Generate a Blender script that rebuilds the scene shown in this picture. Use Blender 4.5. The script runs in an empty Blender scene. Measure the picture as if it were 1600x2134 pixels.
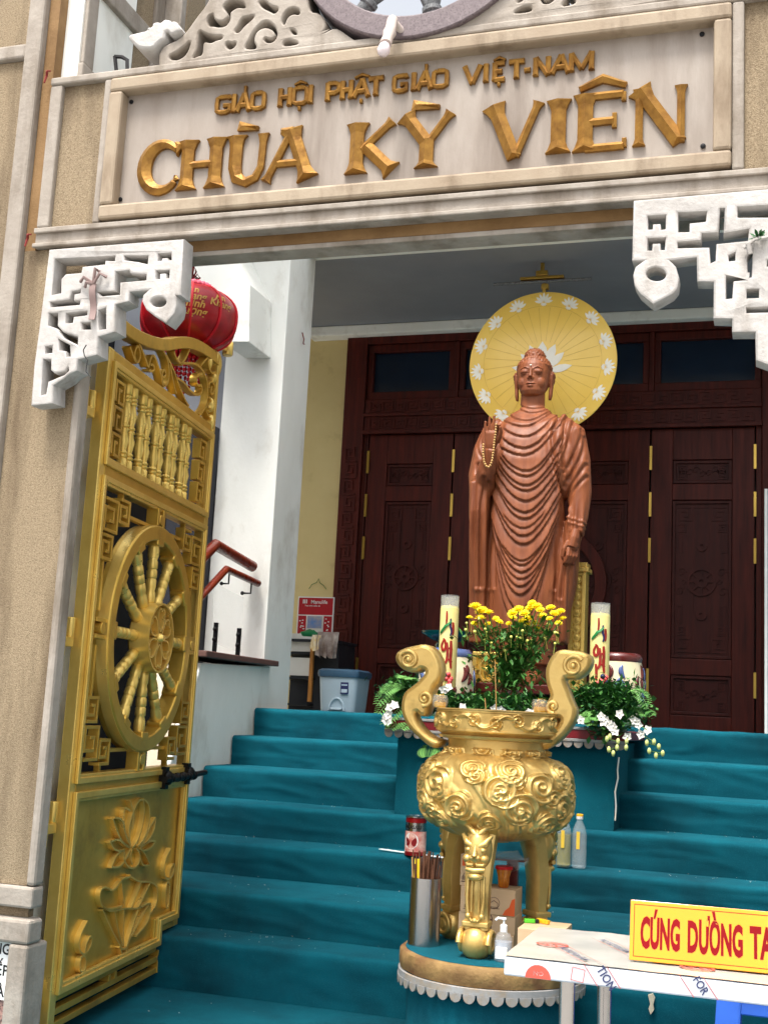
import bpy, math, random
import numpy as np
from mathutils import Vector, Matrix, noise
random.seed(7)
SC = bpy.context.scene
COL = SC.collection
PI = math.pi
# ------------------------------------------------------------------ camera (metres; z = 0 is the photographer's eye level)
F = 2530.0; YAW, PITCH, ROLL = [math.radians(a) for a in (-17.962, 9.4385, 2.9719)]
_f = Vector((math.sin(YAW)*math.cos(PITCH), math.cos(YAW)*math.cos(PITCH), math.sin(PITCH)))
_r = Vector((math.cos(YAW), -math.sin(YAW), 0)); _u = _r.cross(_f)
_R = math.cos(ROLL)*_r + math.sin(ROLL)*_u; _U = -math.sin(ROLL)*_r + math.cos(ROLL)*_u
cam = bpy.data.cameras.new('camera'); camo = bpy.data.objects.new('camera', cam); COL.objects.link(camo)
cam.sensor_fit = 'VERTICAL'; cam.sensor_height = 24; cam.lens = F/2134*24; cam.clip_start = .05; cam.clip_end = 2000
camo.matrix_world = Matrix((( _R.x,_U.x,-_f.x,0),(_R.y,_U.y,-_f.y,0),(_R.z,_U.z,-_f.z,0),(0,0,0,1)))
SC.camera = camo
# ------------------------------------------------------------------ sky, sun, exposure
SUN_EL, SUN_AZ = math.radians(66), math.radians(192)      # azimuth clockwise from +Y
w = bpy.data.worlds.new('World'); SC.world = w; w.use_nodes = True
nt = w.node_tree; bg = nt.nodes['Background']
sky = nt.nodes.new('ShaderNodeTexSky'); sky.sky_type = 'NISHITA'; sky.sun_disc = False
sky.sun_elevation = SUN_EL; sky.sun_rotation = SUN_AZ; sky.air_density = 1.0; sky.dust_density = 6.0; sky.ozone_density = 1.0
hs = nt.nodes.new('ShaderNodeHueSaturation'); hs.inputs['Saturation'].default_value = .25
nt.links.new(sky.outputs[0], hs.inputs['Color']); nt.links.new(hs.outputs[0], bg.inputs['Color'])
bg.inputs['Strength'].default_value = .12
sl = bpy.data.lights.new('sun', 'SUN'); sl.energy = 1.5; sl.angle = math.radians(14); sl.color = (1, .94, .85)
so = bpy.data.objects.new('sun', sl); COL.objects.link(so)
sd = Vector((math.sin(SUN_AZ)*math.cos(SUN_EL), math.cos(SUN_AZ)*math.cos(SUN_EL), math.sin(SUN_EL)))
so.rotation_euler = sd.to_track_quat('Z', 'Y').to_euler()
SC.view_settings.view_transform = 'Standard'; SC.view_settings.look = 'None'
SC.view_settings.exposure = 1.52; SC.view_settings.gamma = 1.0
# ------------------------------------------------------------------ pixels of the photograph to places
def ray(u, v): return _R*((u-800)/F) - _U*((v-1067)/F) + _f
def onY(u, v, Y): d = ray(u, v); return d*(Y/d.y)
def onZ(u, v, Z): d = ray(u, v); return d*(Z/d.z)
def onX(u, v, X): d = ray(u, v); return d*(X/d.x)
def xz(u, v, Y): p = onY(u, v, Y); return (p.x, p.z)
# ------------------------------------------------------------------ mesh helpers
class MB:
    def __init__(s): s.v = []; s.f = []
    def add(s, vs, fs):
        o = len(s.v); s.v += [tuple(v) for v in vs]; s.f += [tuple(i+o for i in f) for f in fs]; return s
    def box(s, x0, x1, y0, y1, z0, z1):
        return s.add([(x0,y0,z0),(x1,y0,z0),(x1,y1,z0),(x0,y1,z0),(x0,y0,z1),(x1,y0,z1),(x1,y1,z1),(x0,y1,z1)],
                     [(0,3,2,1),(4,5,6,7),(0,1,5,4),(1,2,6,5),(2,3,7,6),(3,0,4,7)])
    def obox(s, c, ax, hs):
        c = Vector(c); ax = [Vector(a) for a in ax]; vs = []
        for k in (-1,1):
            for (i,j) in ((-1,-1),(1,-1),(1,1),(-1,1)): vs.append(c+ax[0]*hs[0]*i+ax[1]*hs[1]*j+ax[2]*hs[2]*k)
        return s.add(vs, [(0,3,2,1),(4,5,6,7),(0,1,5,4),(1,2,6,5),(2,3,7,6),(3,0,4,7)])
    def prism(s, poly, y0, y1):            # polygon in x,z pushed along y
        n = len(poly); vs = [(x,y0,z) for x,z in poly]+[(x,y1,z) for x,z in poly]
        return s.add(vs, [tuple(range(n)), tuple(range(2*n-1, n-1, -1))]+[(i,i+n,(i+1)%n+n,(i+1)%n) for i in range(n)])
    def lathe(s, prof, c=(0,0,0), seg=24, caps=True):
        n = len(prof); vs = []
        for r,z in prof:
            for k in range(seg):
                a = 2*PI*k/seg; vs.append((c[0]+r*math.cos(a), c[1]+r*math.sin(a), c[2]+z))
        fs = [(i*seg+k, i*seg+(k+1)%seg, (i+1)*seg+(k+1)%seg, (i+1)*seg+k) for i in range(n-1) for k in range(seg)]
        if caps: fs += [tuple(range(seg-1,-1,-1)), tuple(range((n-1)*seg, n*seg))]
        return s.add(vs, fs)
    def tube(s, pts, rad, seg=8, flat=None, up=None):
        pts = [Vector(p) for p in pts]; n = len(pts)
        rad = [rad]*n if isinstance(rad,(int,float)) else rad
        t0 = (pts[1]-pts[0]).normalized(); nrm = Vector(up) if up else (Vector((0,0,1)) if abs(t0.z)<.9 else Vector((1,0,0)))
        vs = []
        for i in range(n):
            t = (pts[min(i+1,n-1)]-pts[max(i-1,0)]).normalized()
            nrm = (nrm-t*nrm.dot(t)).normalized(); b = t.cross(nrm)
            fl = flat if flat else 1
            for k in range(seg):
                a = 2*PI*k/seg; vs.append(pts[i]+nrm*math.cos(a)*rad[i]*fl+b*math.sin(a)*rad[i])
        fs = [(i*seg+k, i*seg+(k+1)%seg, (i+1)*seg+(k+1)%seg, (i+1)*seg+k) for i in range(n-1) for k in range(seg)]
        fs += [tuple(range(seg-1,-1,-1)), tuple(range((n-1)*seg, n*seg))]
        return s.add(vs, fs)
    def ribbon(s, pts, wd, y0, y1, closed=False):     # bent flat bar: polyline in x,z with thickness wd, from y0 to y1
        n = len(pts); L = []; R = []
        for i in range(n):
            a = Vector(pts[(i-1)%n] if closed else pts[max(i-1,0)]); b = Vector(pts[i]); c = Vector(pts[(i+1)%n] if closed else pts[min(i+1,n-1)])
            d1 = (b-a).normalized() if (b-a).length>1e-9 else (c-b).normalized(); d2 = (c-b).normalized() if (c-b).length>1e-9 else d1
            n1 = Vector((-d1.y,d1.x)); n2 = Vector((-d2.y,d2.x)); m = n1+n2
            m = n1 if m.length<1e-6 else m.normalized(); k = wd/2/max(.5, m.dot(n1)); L.append(b+m*k); R.append(b-m*k)
        vs = []
        for l,r in zip(L,R): vs += [(l.x,y0,l.y),(r.x,y0,r.y),(r.x,y1,r.y),(l.x,y1,l.y)]
        fs = []
        for i in range(n if closed else n-1):
            a = i*4; b = ((i+1)%n)*4
            fs += [(a+k, b+k, b+(k+1)%4, a+(k+1)%4) for k in range(4)]
        if not closed: fs += [(0,1,2,3),((n-1)*4+3,(n-1)*4+2,(n-1)*4+1,(n-1)*4)]
        return s.add(vs, fs)
    def sph(s, c, r, seg=12, rings=8, rot=None):
        r = (r,r,r) if isinstance(r,(int,float)) else r; vs = []; c = Vector(c)
        for i in range(rings+1):
            p = PI*i/rings
            for k in range(seg):
                a = 2*PI*k/seg; v = Vector((r[0]*math.sin(p)*math.cos(a), r[1]*math.sin(p)*math.sin(a), r[2]*math.cos(p)))
                vs.append(c+(rot@v if rot else v))
        return s.add(vs, [(i*seg+k,(i+1)*seg+k,(i+1)*seg+(k+1)%seg,i*seg+(k+1)%seg) for i in range(rings) for k in range(seg)])
    def quad(s, a, b, c, d): return s.add([a,b,c,d],[(0,1,2,3)])
    def xf(s, mat): s.v = [tuple(mat@Vector(v)) for v in s.v]; return s
    def join(s, o): return s.add(o.v, o.f)
ORG = {}
def finish(o, sm):
    if sm:
        me = o.data; me.polygons.foreach_set('use_smooth', [True]*len(me.polygons))
        if sm < 179: me.set_sharp_from_angle(angle=math.radians(sm))
def obj(name, mb, mat, parent=None, smooth=0, bevel=0, local=False, fix=True):
    """one mesh object; mb is in world coordinates unless local"""
    me = bpy.data.meshes.new(name)
    o = bpy.data.objects.new(name, me)
    org = ORG.get(parent.name, Vector()) if parent else Vector()
    vs = mb.v if local or not parent else [(v[0]-org.x, v[1]-org.y, v[2]-org.z) for v in mb.v]
    me.from_pydata(vs, [], mb.f); me.validate(); 
    if fix:
        import bmesh
        bm = bmesh.new(); bm.from_mesh(me); bmesh.ops.recalc_face_normals(bm, faces=bm.faces[:]); bm.to_mesh(me); bm.free()
    if mat: me.materials.append(MT[mat])
    COL.objects.link(o); finish(o, smooth)
    if parent: o.parent = parent; ORG[o.name] = org
    else: ORG[o.name] = Vector()
    if bevel:
        m = o.modifiers.new('bevel','BEVEL'); m.width = bevel; m.segments = 2; m.limit_method = 'ANGLE'; m.angle_limit = math.radians(40)
    return o
def tag(o, label=None, cat=None, group=None, kind=None):
    if label: o['label'] = label
    if cat: o['category'] = cat
    if group: o['group'] = group
    if kind: o['kind'] = kind
    return o
def thing(name, loc, label, cat, group=None, rz=0):
    o = bpy.data.objects.new(name, None); COL.objects.link(o); o.location = loc; o.rotation_euler.z = rz; o.empty_display_size = .1
    ORG[o.name] = Vector(loc); return tag(o, label, cat, group)
def dup(o, loc=None, parent=None, rz=None):
    c = o.copy(); COL.objects.link(c)
    if parent: c.parent = parent
    if loc is not None: c.location = loc
    if rz is not None: c.rotation_euler.z = rz
    for ch in list(o.children): dup(ch, None, c)
    return c
def smoothpts(P, n=2, closed=True):
    for _ in range(n):
        Q = []; m = len(P)
        for i in range(m if closed else m-1):
            a = P[i]; b = P[(i+1)%m]
            Q += [(a[0]*.75+b[0]*.25, a[1]*.75+b[1]*.25),(a[0]*.25+b[0]*.75, a[1]*.25+b[1]*.75)]
        if not closed: Q = [P[0]]+Q+[P[-1]]
        P = Q
    return P
def plate(loops, y0, y1, bev=0):
    """flat loops (first the outline, then holes) in x,z, filled and pushed from y0 to y1 -> MB"""
    cu = bpy.data.curves.new('t','CURVE'); cu.dimensions = '2D'; cu.fill_mode = 'BOTH'; cu.extrude = abs(y1-y0)/2-bev; cu.bevel_depth = bev; cu.bevel_resolution = 1
    if bev: cu.offset = -bev
    for lp in loops:
        sp = cu.splines.new('POLY'); sp.points.add(len(lp)-1); sp.use_cyclic_u = True
        for p,q in zip(sp.points, lp): p.co = (q[0], q[1], 0, 1)
    t = bpy.data.objects.new('t', cu); COL.objects.link(t)
    dg = bpy.context.evaluated_depsgraph_get(); me = bpy.data.meshes.new_from_object(t.evaluated_get(dg))
    mb = MB(); ym = (y0+y1)/2
    mb.v = [(v.co.x, ym-v.co.z, v.co.y) for v in me.vertices]; mb.f = [tuple(p.vertices) for p in me.polygons]
    bpy.data.objects.remove(t); bpy.data.curves.remove(cu); bpy.data.meshes.remove(me); return mb
def text(txt, size, depth=.001, bold=0, sx=1.0, align='LEFT', shear=0):
    """lettering as MB in x,z facing -y; origin at baseline"""
    cu = bpy.data.curves.new('t','FONT'); cu.body = txt; cu.size = size; cu.extrude = depth/2; cu.offset = bold; cu.align_x = align; cu.shear = shear; cu.resolution_u = 3
    t = bpy.data.objects.new('t', cu); COL.objects.link(t)
    dg = bpy.context.evaluated_depsgraph_get(); me = bpy.data.meshes.new_from_object(t.evaluated_get(dg))
    mb = MB(); mb.v = [(v.co.x*sx, -v.co.z, v.co.y) for v in me.vertices]; mb.f = [tuple(p.vertices) for p in me.polygons]
    bpy.data.objects.remove(t); bpy.data.curves.remove(cu); bpy.data.meshes.remove(me); return mb
def move(mb, x=0, y=0, z=0): mb.v = [(a+x,b+y,c+z) for a,b,c in mb.v]; return mb
def wob(mb, amp, sc=6, seed=0):
    mb.v = [tuple(Vector(v)+noise.noise_vector(Vector(v)*sc+Vector((seed,0,0)))*amp) for v in mb.v]; return mb
# ------------------------------------------------------------------ procedural materials
MT = {}
def srgb(h):
    return tuple(((c/255)/12.92 if c<=10 else ((c/255+.055)/1.055)**2.4) for c in h)
def mat(name, c1, c2=None, rough=.6, metal=0., scale=6., det=6., bump=0., bscale=80., dirt=None, dscale=3., damt=.5, stretch=(1,1,1), spec=.5, coat=0., trans=0., ior=1.45, speck=None, sscale=120., samt=.5, dst=None, alpha=1., rvar=.1):
    m = bpy.data.materials.new(name); m.use_nodes = True; N = m.node_tree.nodes; K = m.node_tree.links.new
    b = N['Principled BSDF']; tc = N.new('ShaderNodeTexCoord'); mp = N.new('ShaderNodeMapping'); mp.inputs['Scale'].default_value = stretch
    K(tc.outputs['Object'], mp.inputs['Vector'])
    mp2 = N.new('ShaderNodeMapping'); mp2.inputs['Scale'].default_value = dst or stretch; K(tc.outputs['Object'], mp2.inputs['Vector'])
    def nz(sc, d, off=0):
        n = N.new('ShaderNodeTexNoise'); n.inputs['Scale'].default_value = sc; n.inputs['Detail'].default_value = d; n.inputs['Roughness'].default_value = .6
        K((mp2 if off else mp).outputs[0], n.inputs['Vector']); return n.outputs['Fac']
    def ramp(src, a, c):
        r = N.new('ShaderNodeMapRange'); r.inputs['From Min'].default_value = a; r.inputs['From Max'].default_value = c; r.clamp = True; K(src, r.inputs['Value']); return r.outputs[0]
    def mix(f, A, B):
        x = N.new('ShaderNodeMix'); x.data_type = 'RGBA'
        if f is not None: K(f, x.inputs['Factor'])
        for s,i in ((A,6),(B,7)):
            if isinstance(s, tuple): x.inputs[i].default_value = (*s,1)
            else: K(s, x.inputs[i])
        return x.outputs[2]
    c2 = c2 or tuple(c*.8 for c in c1)
    base = nz(scale, det); out = mix(ramp(base,.3,.7), c1, c2)
    if speck: out = mix(ramp(nz(sscale,2.),.5,.5+.22*(1.2-samt)), out, speck)
    if dirt:
        d = ramp(nz(dscale,8.,1), .5+.25*(.5-damt), .8+.25*(.5-damt)); out = mix(d, out, dirt)
    K(out, b.inputs['Base Color'])
    r = N.new('ShaderNodeMapRange'); r.inputs['To Min'].default_value = max(0,rough-rvar); r.inputs['To Max'].default_value = min(1,rough+rvar); K(base, r.inputs['Value']); K(r.outputs[0], b.inputs['Roughness'])
    b.inputs['Metallic'].default_value = metal; b.inputs['Specular IOR Level'].default_value = spec; b.inputs['Coat Weight'].default_value = coat; b.inputs['Coat Roughness'].default_value = .08
    b.inputs['Transmission Weight'].default_value = trans; b.inputs['IOR'].default_value = ior; b.inputs['Alpha'].default_value = alpha
    if bump:
        bp = N.new('ShaderNodeBump'); bp.inputs['Strength'].default_value = min(1,bump); bp.inputs['Distance'].default_value = .004*max(1,bump); K(nz(bscale,5.), bp.inputs['Height']); K(bp.outputs[0], b.inputs['Normal'])
    MT[name] = m; return m
mat('stone_white', srgb((160,152,142)), srgb((138,129,119)), .8, scale=9, bump=.6, bscale=60, dirt=srgb((92,78,60)), dscale=5, damt=.55, dst=(1.6,1.6,.4))
mat('plaster_white', srgb((182,179,176)), srgb((166,162,158)), .75, scale=14, bump=.8, bscale=45, dirt=srgb((120,110,98)), dscale=8, damt=.4, dst=(1.5,1.5,.5))
mat('panel_stone', srgb((154,145,136)), srgb((132,121,111)), .6, scale=3.5, bump=.15, bscale=90, dirt=srgb((98,84,72)), dscale=3, damt=.6, stretch=(1.6,1,.6), dst=(2.2,1,.3))
mat('frame_peach', srgb((160,146,126)), srgb((144,128,108)), .7, scale=6, bump=.25, dirt=srgb((90,70,48)), dscale=6, damt=.5, dst=(1.5,1.5,.5))
mat('aggregate', srgb((156,140,114)), srgb((128,111,88)), .9, scale=160, bump=.9, bscale=260, dirt=srgb((76,60,42)), dscale=3.4, damt=.66, speck=srgb((92,76,56)), sscale=230, samt=-.1, dst=(2,2,.28))
mat('brown_band', srgb((142,112,74)), srgb((112,84,50)), .85, scale=4, bump=.5, bscale=120, dirt=srgb((92,64,34)), dscale=5, damt=.45)
mat('gold_letter', srgb((164,122,54)), srgb((116,78,28)), .4, metal=.55, scale=22, bump=.4, bscale=70)
mat('gold_gate', srgb((220,182,84)), srgb((194,152,60)), .34, metal=.6, scale=5, bump=.08, bscale=40, dirt=srgb((124,92,40)), dscale=4, damt=.35)
mat('gold_edge', srgb((238,206,116)), srgb((216,180,88)), .3, metal=.55, scale=7, bump=.15, bscale=50)
mat('gold_censer', srgb((228,196,122)), srgb((204,166,92)), .32, metal=.6, scale=9, bump=.2, bscale=60, dirt=srgb((120,84,28)), dscale=8, damt=.35)
mat('carpet', srgb((0,90,106)), srgb((2,74,89)), .95, scale=5, bump=.6, bscale=420, dirt=srgb((6,50,62)), dscale=1.7, damt=.55, speck=srgb((16,90,104)), sscale=160, samt=.1, spec=.2)
mat('door_wood', srgb((88,30,20)), srgb((54,17,12)), .5, scale=5, bump=.1, bscale=40, stretch=(6,6,.5), spec=.25)
mat('door_panel', srgb((74,25,18)), srgb((48,15,12)), .5, scale=5, bump=.1, bscale=40, stretch=(6,6,.5), spec=.25)
mat('glass_dark', srgb((14,28,46)), srgb((22,38,58)), .06, scale=2, spec=.5)
mat('brass', srgb((206,170,84)), None, .3, metal=.9)
mat('statue', srgb((142,82,50)), srgb((108,58,35)), .46, scale=4, bump=.06, bscale=50, stretch=(5,5,.5), spec=.35, coat=.0, dirt=srgb((100,50,32)), dscale=3, damt=.35)
mat('wall_white', srgb((244,245,240)), srgb((234,235,228)), .8, scale=2, bump=.15, bscale=50, dirt=srgb((172,168,154)), dscale=5, damt=.25)
mat('wall_grime', srgb((238,239,234)), srgb((222,223,217)), .85, scale=2.5, bump=.25, bscale=60, dirt=srgb((172,164,148)), dscale=3.4, damt=.42, stretch=(1,1,.5))
mat('wall_yellow', srgb((214,196,140)), srgb((202,182,126)), .8, scale=2, bump=.1, dirt=srgb((160,140,96)), dscale=4, damt=.25)
mat('wall_shaded', srgb((44,46,54)), srgb((36,38,46)), .8, scale=2, bump=.1)  # near-black tone: shade of the side passage painted into the colour
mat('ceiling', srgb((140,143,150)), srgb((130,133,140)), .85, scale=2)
mat('halo', srgb((250,212,104)), srgb((244,202,88)), .3, scale=3, coat=.15)
mat('halo_line', srgb((226,184,78)), None, .4)
mat('lotus_white', srgb((252,248,234)), None, .35)
mat('red_lantern', srgb((176,8,24)), srgb((130,4,14)), .35, scale=14)
mat('red_rib', srgb((206,20,40)), None, .6)
mat('pink', srgb((238,120,140)), srgb((220,80,110)), .7)
mat('gold_ink', srgb((240,206,110)), None, .4)
mat('black_metal', srgb((22,22,24)), None, .45, metal=.6)
mat('steel', srgb((196,194,192)), srgb((160,158,158)), .22, metal=1., scale=5, bump=.05, stretch=(1,1,.2))
mat('wood_rail', srgb((120,44,22)), srgb((92,28,14)), .28, scale=6, stretch=(4,4,1), coat=.3)
mat('glass', (.86,.9,.88), (.84,.88,.86), .04, alpha=.12, spec=.9, rvar=.01)
mat('clear_plastic', (.85,.9,.92), (.8,.86,.9), .06, alpha=.16, spec=.9, rvar=.02)
mat('bin_grey', srgb((176,194,206)), srgb((168,186,198)), .45)
mat('bin_lid', srgb((60,92,118)), None, .4)
mat('shelf_dark', srgb((34,38,44)), None, .5)
mat('shelf_wood', srgb((196,134,64)), None, .5)
mat('paper_white', srgb((240,240,238)), None, .7)
mat('calendar_red', srgb((176,20,34)), None, .5)
mat('paper_blue', srgb((70,130,200)), srgb((190,170,140)), .6, scale=12)
mat('paper_cream', srgb((226,210,176)), srgb((214,226,236)), .6, scale=6)
mat('number_pink', srgb((230,90,110)), None, .6)
mat('bag_green', srgb((24,130,80)), None, .4)
mat('cloth_brown', srgb((120,96,88)), srgb((196,186,178)), .8, scale=14)
mat('cloth_floral', srgb((236,234,226)), srgb((224,186,60)), .8, scale=16, dirt=srgb((90,120,60)), dscale=12, damt=.3)
mat('wax', srgb((255,240,168)), srgb((252,230,140)), .5, scale=5)
mat('paint_red', srgb((178,40,30)), srgb((120,26,20)), .5, scale=20)
mat('paint_green', srgb((20,120,60)), None, .5)
mat('paint_flower', srgb((224,40,44)), srgb((238,120,120)), .5, scale=30)
mat('paint_navy', srgb((30,40,90)), None, .5)
mat('ceramic', srgb((232,222,190)), srgb((214,200,164)), .25, scale=10, coat=.4)
mat('ceramic_blue', srgb((60,84,140)), srgb((96,110,150)), .25, coat=.4)
mat('ceramic_brown', srgb((96,34,30)), srgb((70,24,22)), .25, coat=.4)
mat('green_dish', srgb((10,86,84)), srgb((4,60,58)), .2, coat=.4)
mat('leaf', srgb((78,130,56)), srgb((46,98,40)), .5, scale=30)
mat('leaf_dark', srgb((44,96,48)), srgb((26,72,34)), .5, scale=30)
mat('fern', srgb((112,164,84)), srgb((80,136,66)), .55, scale=20)
mat('stem', srgb((90,126,56)), None, .6)
mat('yellow_flower', srgb((255,236,30)), srgb((252,222,12)), .6, scale=40)
mat('yellow_bud', srgb((236,232,120)), None, .6)
mat('orchid', srgb((246,244,236)), None, .5)
mat('orchid_bud', srgb((214,224,140)), None, .5)
mat('incense', srgb((126,84,60)), srgb((92,56,40)), .9, scale=30)
mat('incense_yellow', srgb((244,210,30)), None, .6)
mat('incense_stick', srgb((200,160,100)), None, .7)
mat('can_red', srgb((150,14,20)), srgb((110,8,14)), .3, metal=.3)
mat('can_print', srgb((226,196,180)), srgb((190,60,56)), .35, scale=30)
mat('cap_yellow', srgb((240,180,40)), None, .4)
mat('cap_white', srgb((240,240,240)), None, .4)
mat('oil', srgb((150,140,20)), None, .1, alpha=.75, rvar=.01)
mat('label_yellow', srgb((240,200,70)), None, .5)
mat('cardboard', srgb((206,176,140)), srgb((192,160,124)), .85, scale=8, bump=.1)
mat('box_orange', srgb((226,96,40)), None, .7)
mat('ink_blue', srgb((40,50,130)), None, .7)
mat('ink_brown', srgb((90,60,50)), None, .7)
mat('ink_black', srgb((16,16,18)), None, .6)
mat('jelly', srgb((200,120,20)), srgb((150,70,10)), .1, coat=.5, scale=30)
mat('lid_red', srgb((200,20,30)), None, .35)
mat('gel', srgb((206,214,230)), None, .1, alpha=.5)
mat('lighter_green', srgb((90,200,50)), None, .3)
mat('lighter_yellow', srgb((250,190,40)), None, .3)
mat('disc_edge', srgb((146,116,70)), srgb((104,76,42)), .75, scale=12, bump=.9, bscale=50, dirt=srgb((90,40,32)), dscale=7, damt=.4)
mat('trim_grey', srgb((150,150,150)), srgb((124,124,124)), .7, scale=8, bump=.3, dirt=srgb((150,120,70)), dscale=12, damt=.45)
mat('altar_red', srgb((120,16,28)), None, .35)
mat('table_film', srgb((186,184,178)), srgb((172,170,164)), .16, scale=5, bump=.3, bscale=9, coat=.3)
mat('table_edge', srgb((200,206,216)), None, .2, metal=.0, coat=.3)
mat('print_red', srgb((196,84,70)), None, .5)
mat('print_navy', srgb((44,52,96)), None, .5)
mat('sign_yellow', srgb((226,142,4)), srgb((230,148,8)), .08, coat=.6, rvar=.02)
mat('sign_red', srgb((128,1,10)), None, .5, spec=.2)
mat('stool_blue', srgb((40,90,190)), srgb((50,104,206)), .35)
mat('granite', srgb((176,140,128)), srgb((130,96,90)), .4, scale=60, speck=srgb((70,54,54)), sscale=90, samt=.4)
mat('granite_dark', srgb((118,106,108)), srgb((92,80,84)), .55, scale=50, speck=srgb((84,72,76)), sscale=150, samt=.45)
mat('granite_grey', srgb((130,132,134)), srgb((100,102,104)), .6, scale=40, speck=srgb((70,72,74)), sscale=130, samt=.4)
mat('bulb', srgb((236,222,226)), None, .15, coat=.4)
mat('pvc', srgb((206,192,184)), None, .5)
mat('conduit', srgb((202,188,140)), None, .6)
mat('ribbon_faded', srgb((140,120,116)), srgb((124,104,100)), .8, scale=8)
mat('wire', srgb((30,28,30)), None, .6)
mat('red_sprig', srgb((130,40,34)), None, .7)
mat('board_teal', srgb((20,100,120)), srgb((30,120,136)), .3, scale=2)
mat('concrete', srgb((160,156,150)), srgb((140,136,130)), .9, scale=3, bump=.4, dirt=srgb((96,92,86)), dscale=2, damt=.4)
mat('beige_stucco', srgb((206,196,174)), srgb((188,176,152)), .9, scale=4, bump=.6, bscale=70, dirt=srgb((150,130,104)), dscale=4, damt=.3)
mat('rust_cap', srgb((110,78,70)), srgb((84,56,50)), .7, scale=8)
# ================================================================== SETTING
FL = -1.17
tag(obj('ground', MB().box(-300,300,-300,300,-1.5,-1.40), 'concrete'), kind='structure')
NOSE = [6.68, 6.39, 6.05, 5.79, 5.55, 5.05, 4.80]
def fnoise(x, y, z): return noise.noise(Vector((x,y,z)))
def step_mesh(k):
    """carpet over one step: riser, soft nose and tread, wrinkled"""
    z = -.16*k; yn = NOSE[k]; yb = NOSE[k-1] if k else 9.2; zb = -.16*(k+1) if k < 6 else FL
    prof = [(yn+.012, zb-.02), (yn+.010, zb+.02)]
    for i in range(1,10): prof.append((yn+.010-.008*i/9, zb+.02+(z-.03-zb-.02)*i/9))
    for i in range(1,6): a = PI/2*i/5; prof.append((yn+.026-.026*math.cos(a)-.0, z-.026+.026*math.sin(a)))
    nb = 6 if k else 10
    for i in range(1, nb+1): prof.append((yn+.026+(yb+.012-yn-.026)*i/nb, z))
    x0, x1, n = -2.9, 1.3, 168; vs = []; fs = []; m = len(prof)
    for i in range(n+1):
        x = x0+(x1-x0)*i/n
        for j,(y,zz) in enumerate(prof):
            ri = max(0, min(1, (z-zz)/.05)); e = 0 if j == 0 else 1
            wr = .007*fnoise(x*1.6, zz*7, k*7.3)*e + .004*fnoise(x*7+zz*16, zz*19, k*3.1)*e - .004*math.exp(-(fnoise(x*1.9+zz*5, zz*9+k*3.7, 8.8)/.07)**2)*ri*e
            sag = .005*fnoise(x*1.3, k*5.1, 2.2)+.003*fnoise(x*5, k*2.1, 5)+.002*fnoise(x*14, k*2.7, 5)
            nose = math.exp(-((zz-z)/.03)**2)*math.exp(-((y-yn)/.07)**2)
            vs.append((x, y+wr*(.4+.6*ri)-.004*nose*fnoise(x*4,k,9), zz+sag*(nose*1.0+.35)*(1 if j>1 else 0)))
    for i in range(n):
        for j in range(m-1): a = i*m+j; fs.append((a, a+m, a+m+1, a+1))
    return MB().add(vs, fs)
floor = tag(obj('courtyard_floor', wob(MB().box(-3.9,1.3,2.2,4.86,FL-.23,FL),0), 'carpet'), kind='structure')
stairs = thing('stairs', (-.8,4.8,FL), None, None); tag(stairs, kind='structure')
for k in range(7): obj('step', step_mesh(k), 'carpet', stairs, smooth=60, fix=False)
# ================================================================== TEMPLE BUILDING BEHIND
bld = thing('temple_building', (-1.6,8,0), 'white walled temple porch with grey ceiling behind the statue', 'building')
m = MB().box(-6,-3.285,9.0,9.3,-1.2,3.4); obj('side_wall', m, 'wall_yellow', bld)
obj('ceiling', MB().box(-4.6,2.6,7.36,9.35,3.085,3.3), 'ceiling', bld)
obj('moulding', MB().box(-3.6,2.6,8.86,9.0,3.0,3.083), 'wall_white', bld, bevel=.012)
obj('fascia', MB().box(-4.6,2.6,7.15,7.358,3.03,3.75), 'wall_white', bld, bevel=.008)
xl = onY(470,750,6.9).x
obj('column', MB().box(xl,-2.957,6.9,7.335,-1.2,3.9), 'wall_grime', bld, bevel=.006)
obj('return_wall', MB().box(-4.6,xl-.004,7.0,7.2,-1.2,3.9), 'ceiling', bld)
# sloping stair stringer that dies into the column
A = onY(420,542,6.95); B = onY(518,752,6.95); C = onY(571,752,6.95); D = onY(573,638,6.95); E_ = onY(510,540,6.95)
dirn = (A-B); A2 = B+dirn*1.6; D2 = D+dirn*1.6
m = MB(); P = [(B.x,B.z),(C.x,C.z),(D.x,D.z),(D2.x,D2.z),(A2.x,A2.z)]
m.prism(P, 6.55, 6.898); obj('stair_stringer', m, 'wall_white', bld, bevel=.006)
# upper storey seen over the lintel: pier, soffit, sloping beam
q0 = onY(236,60,5.6); q1 = onY(297,60,5.6)
obj('upper_pier', MB().box(q0.x,q1.x,5.6,6.0,2.4,5.2), 'wall_white', bld, bevel=.006)
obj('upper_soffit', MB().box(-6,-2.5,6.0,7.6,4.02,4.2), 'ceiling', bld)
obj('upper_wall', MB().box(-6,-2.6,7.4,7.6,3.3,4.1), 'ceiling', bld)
a = onY(345,-10,6.3); b = onY(410,-10,6.3); c = onY(400,70,6.3); d = onY(382,68,6.3)
obj('upper_beam', MB().prism([xz(300,-90,6.3),xz(395,-90,6.3),xz(430,75,6.3),xz(390,75,6.3)], 6.05, 6.35), 'wall_white', bld)
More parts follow.
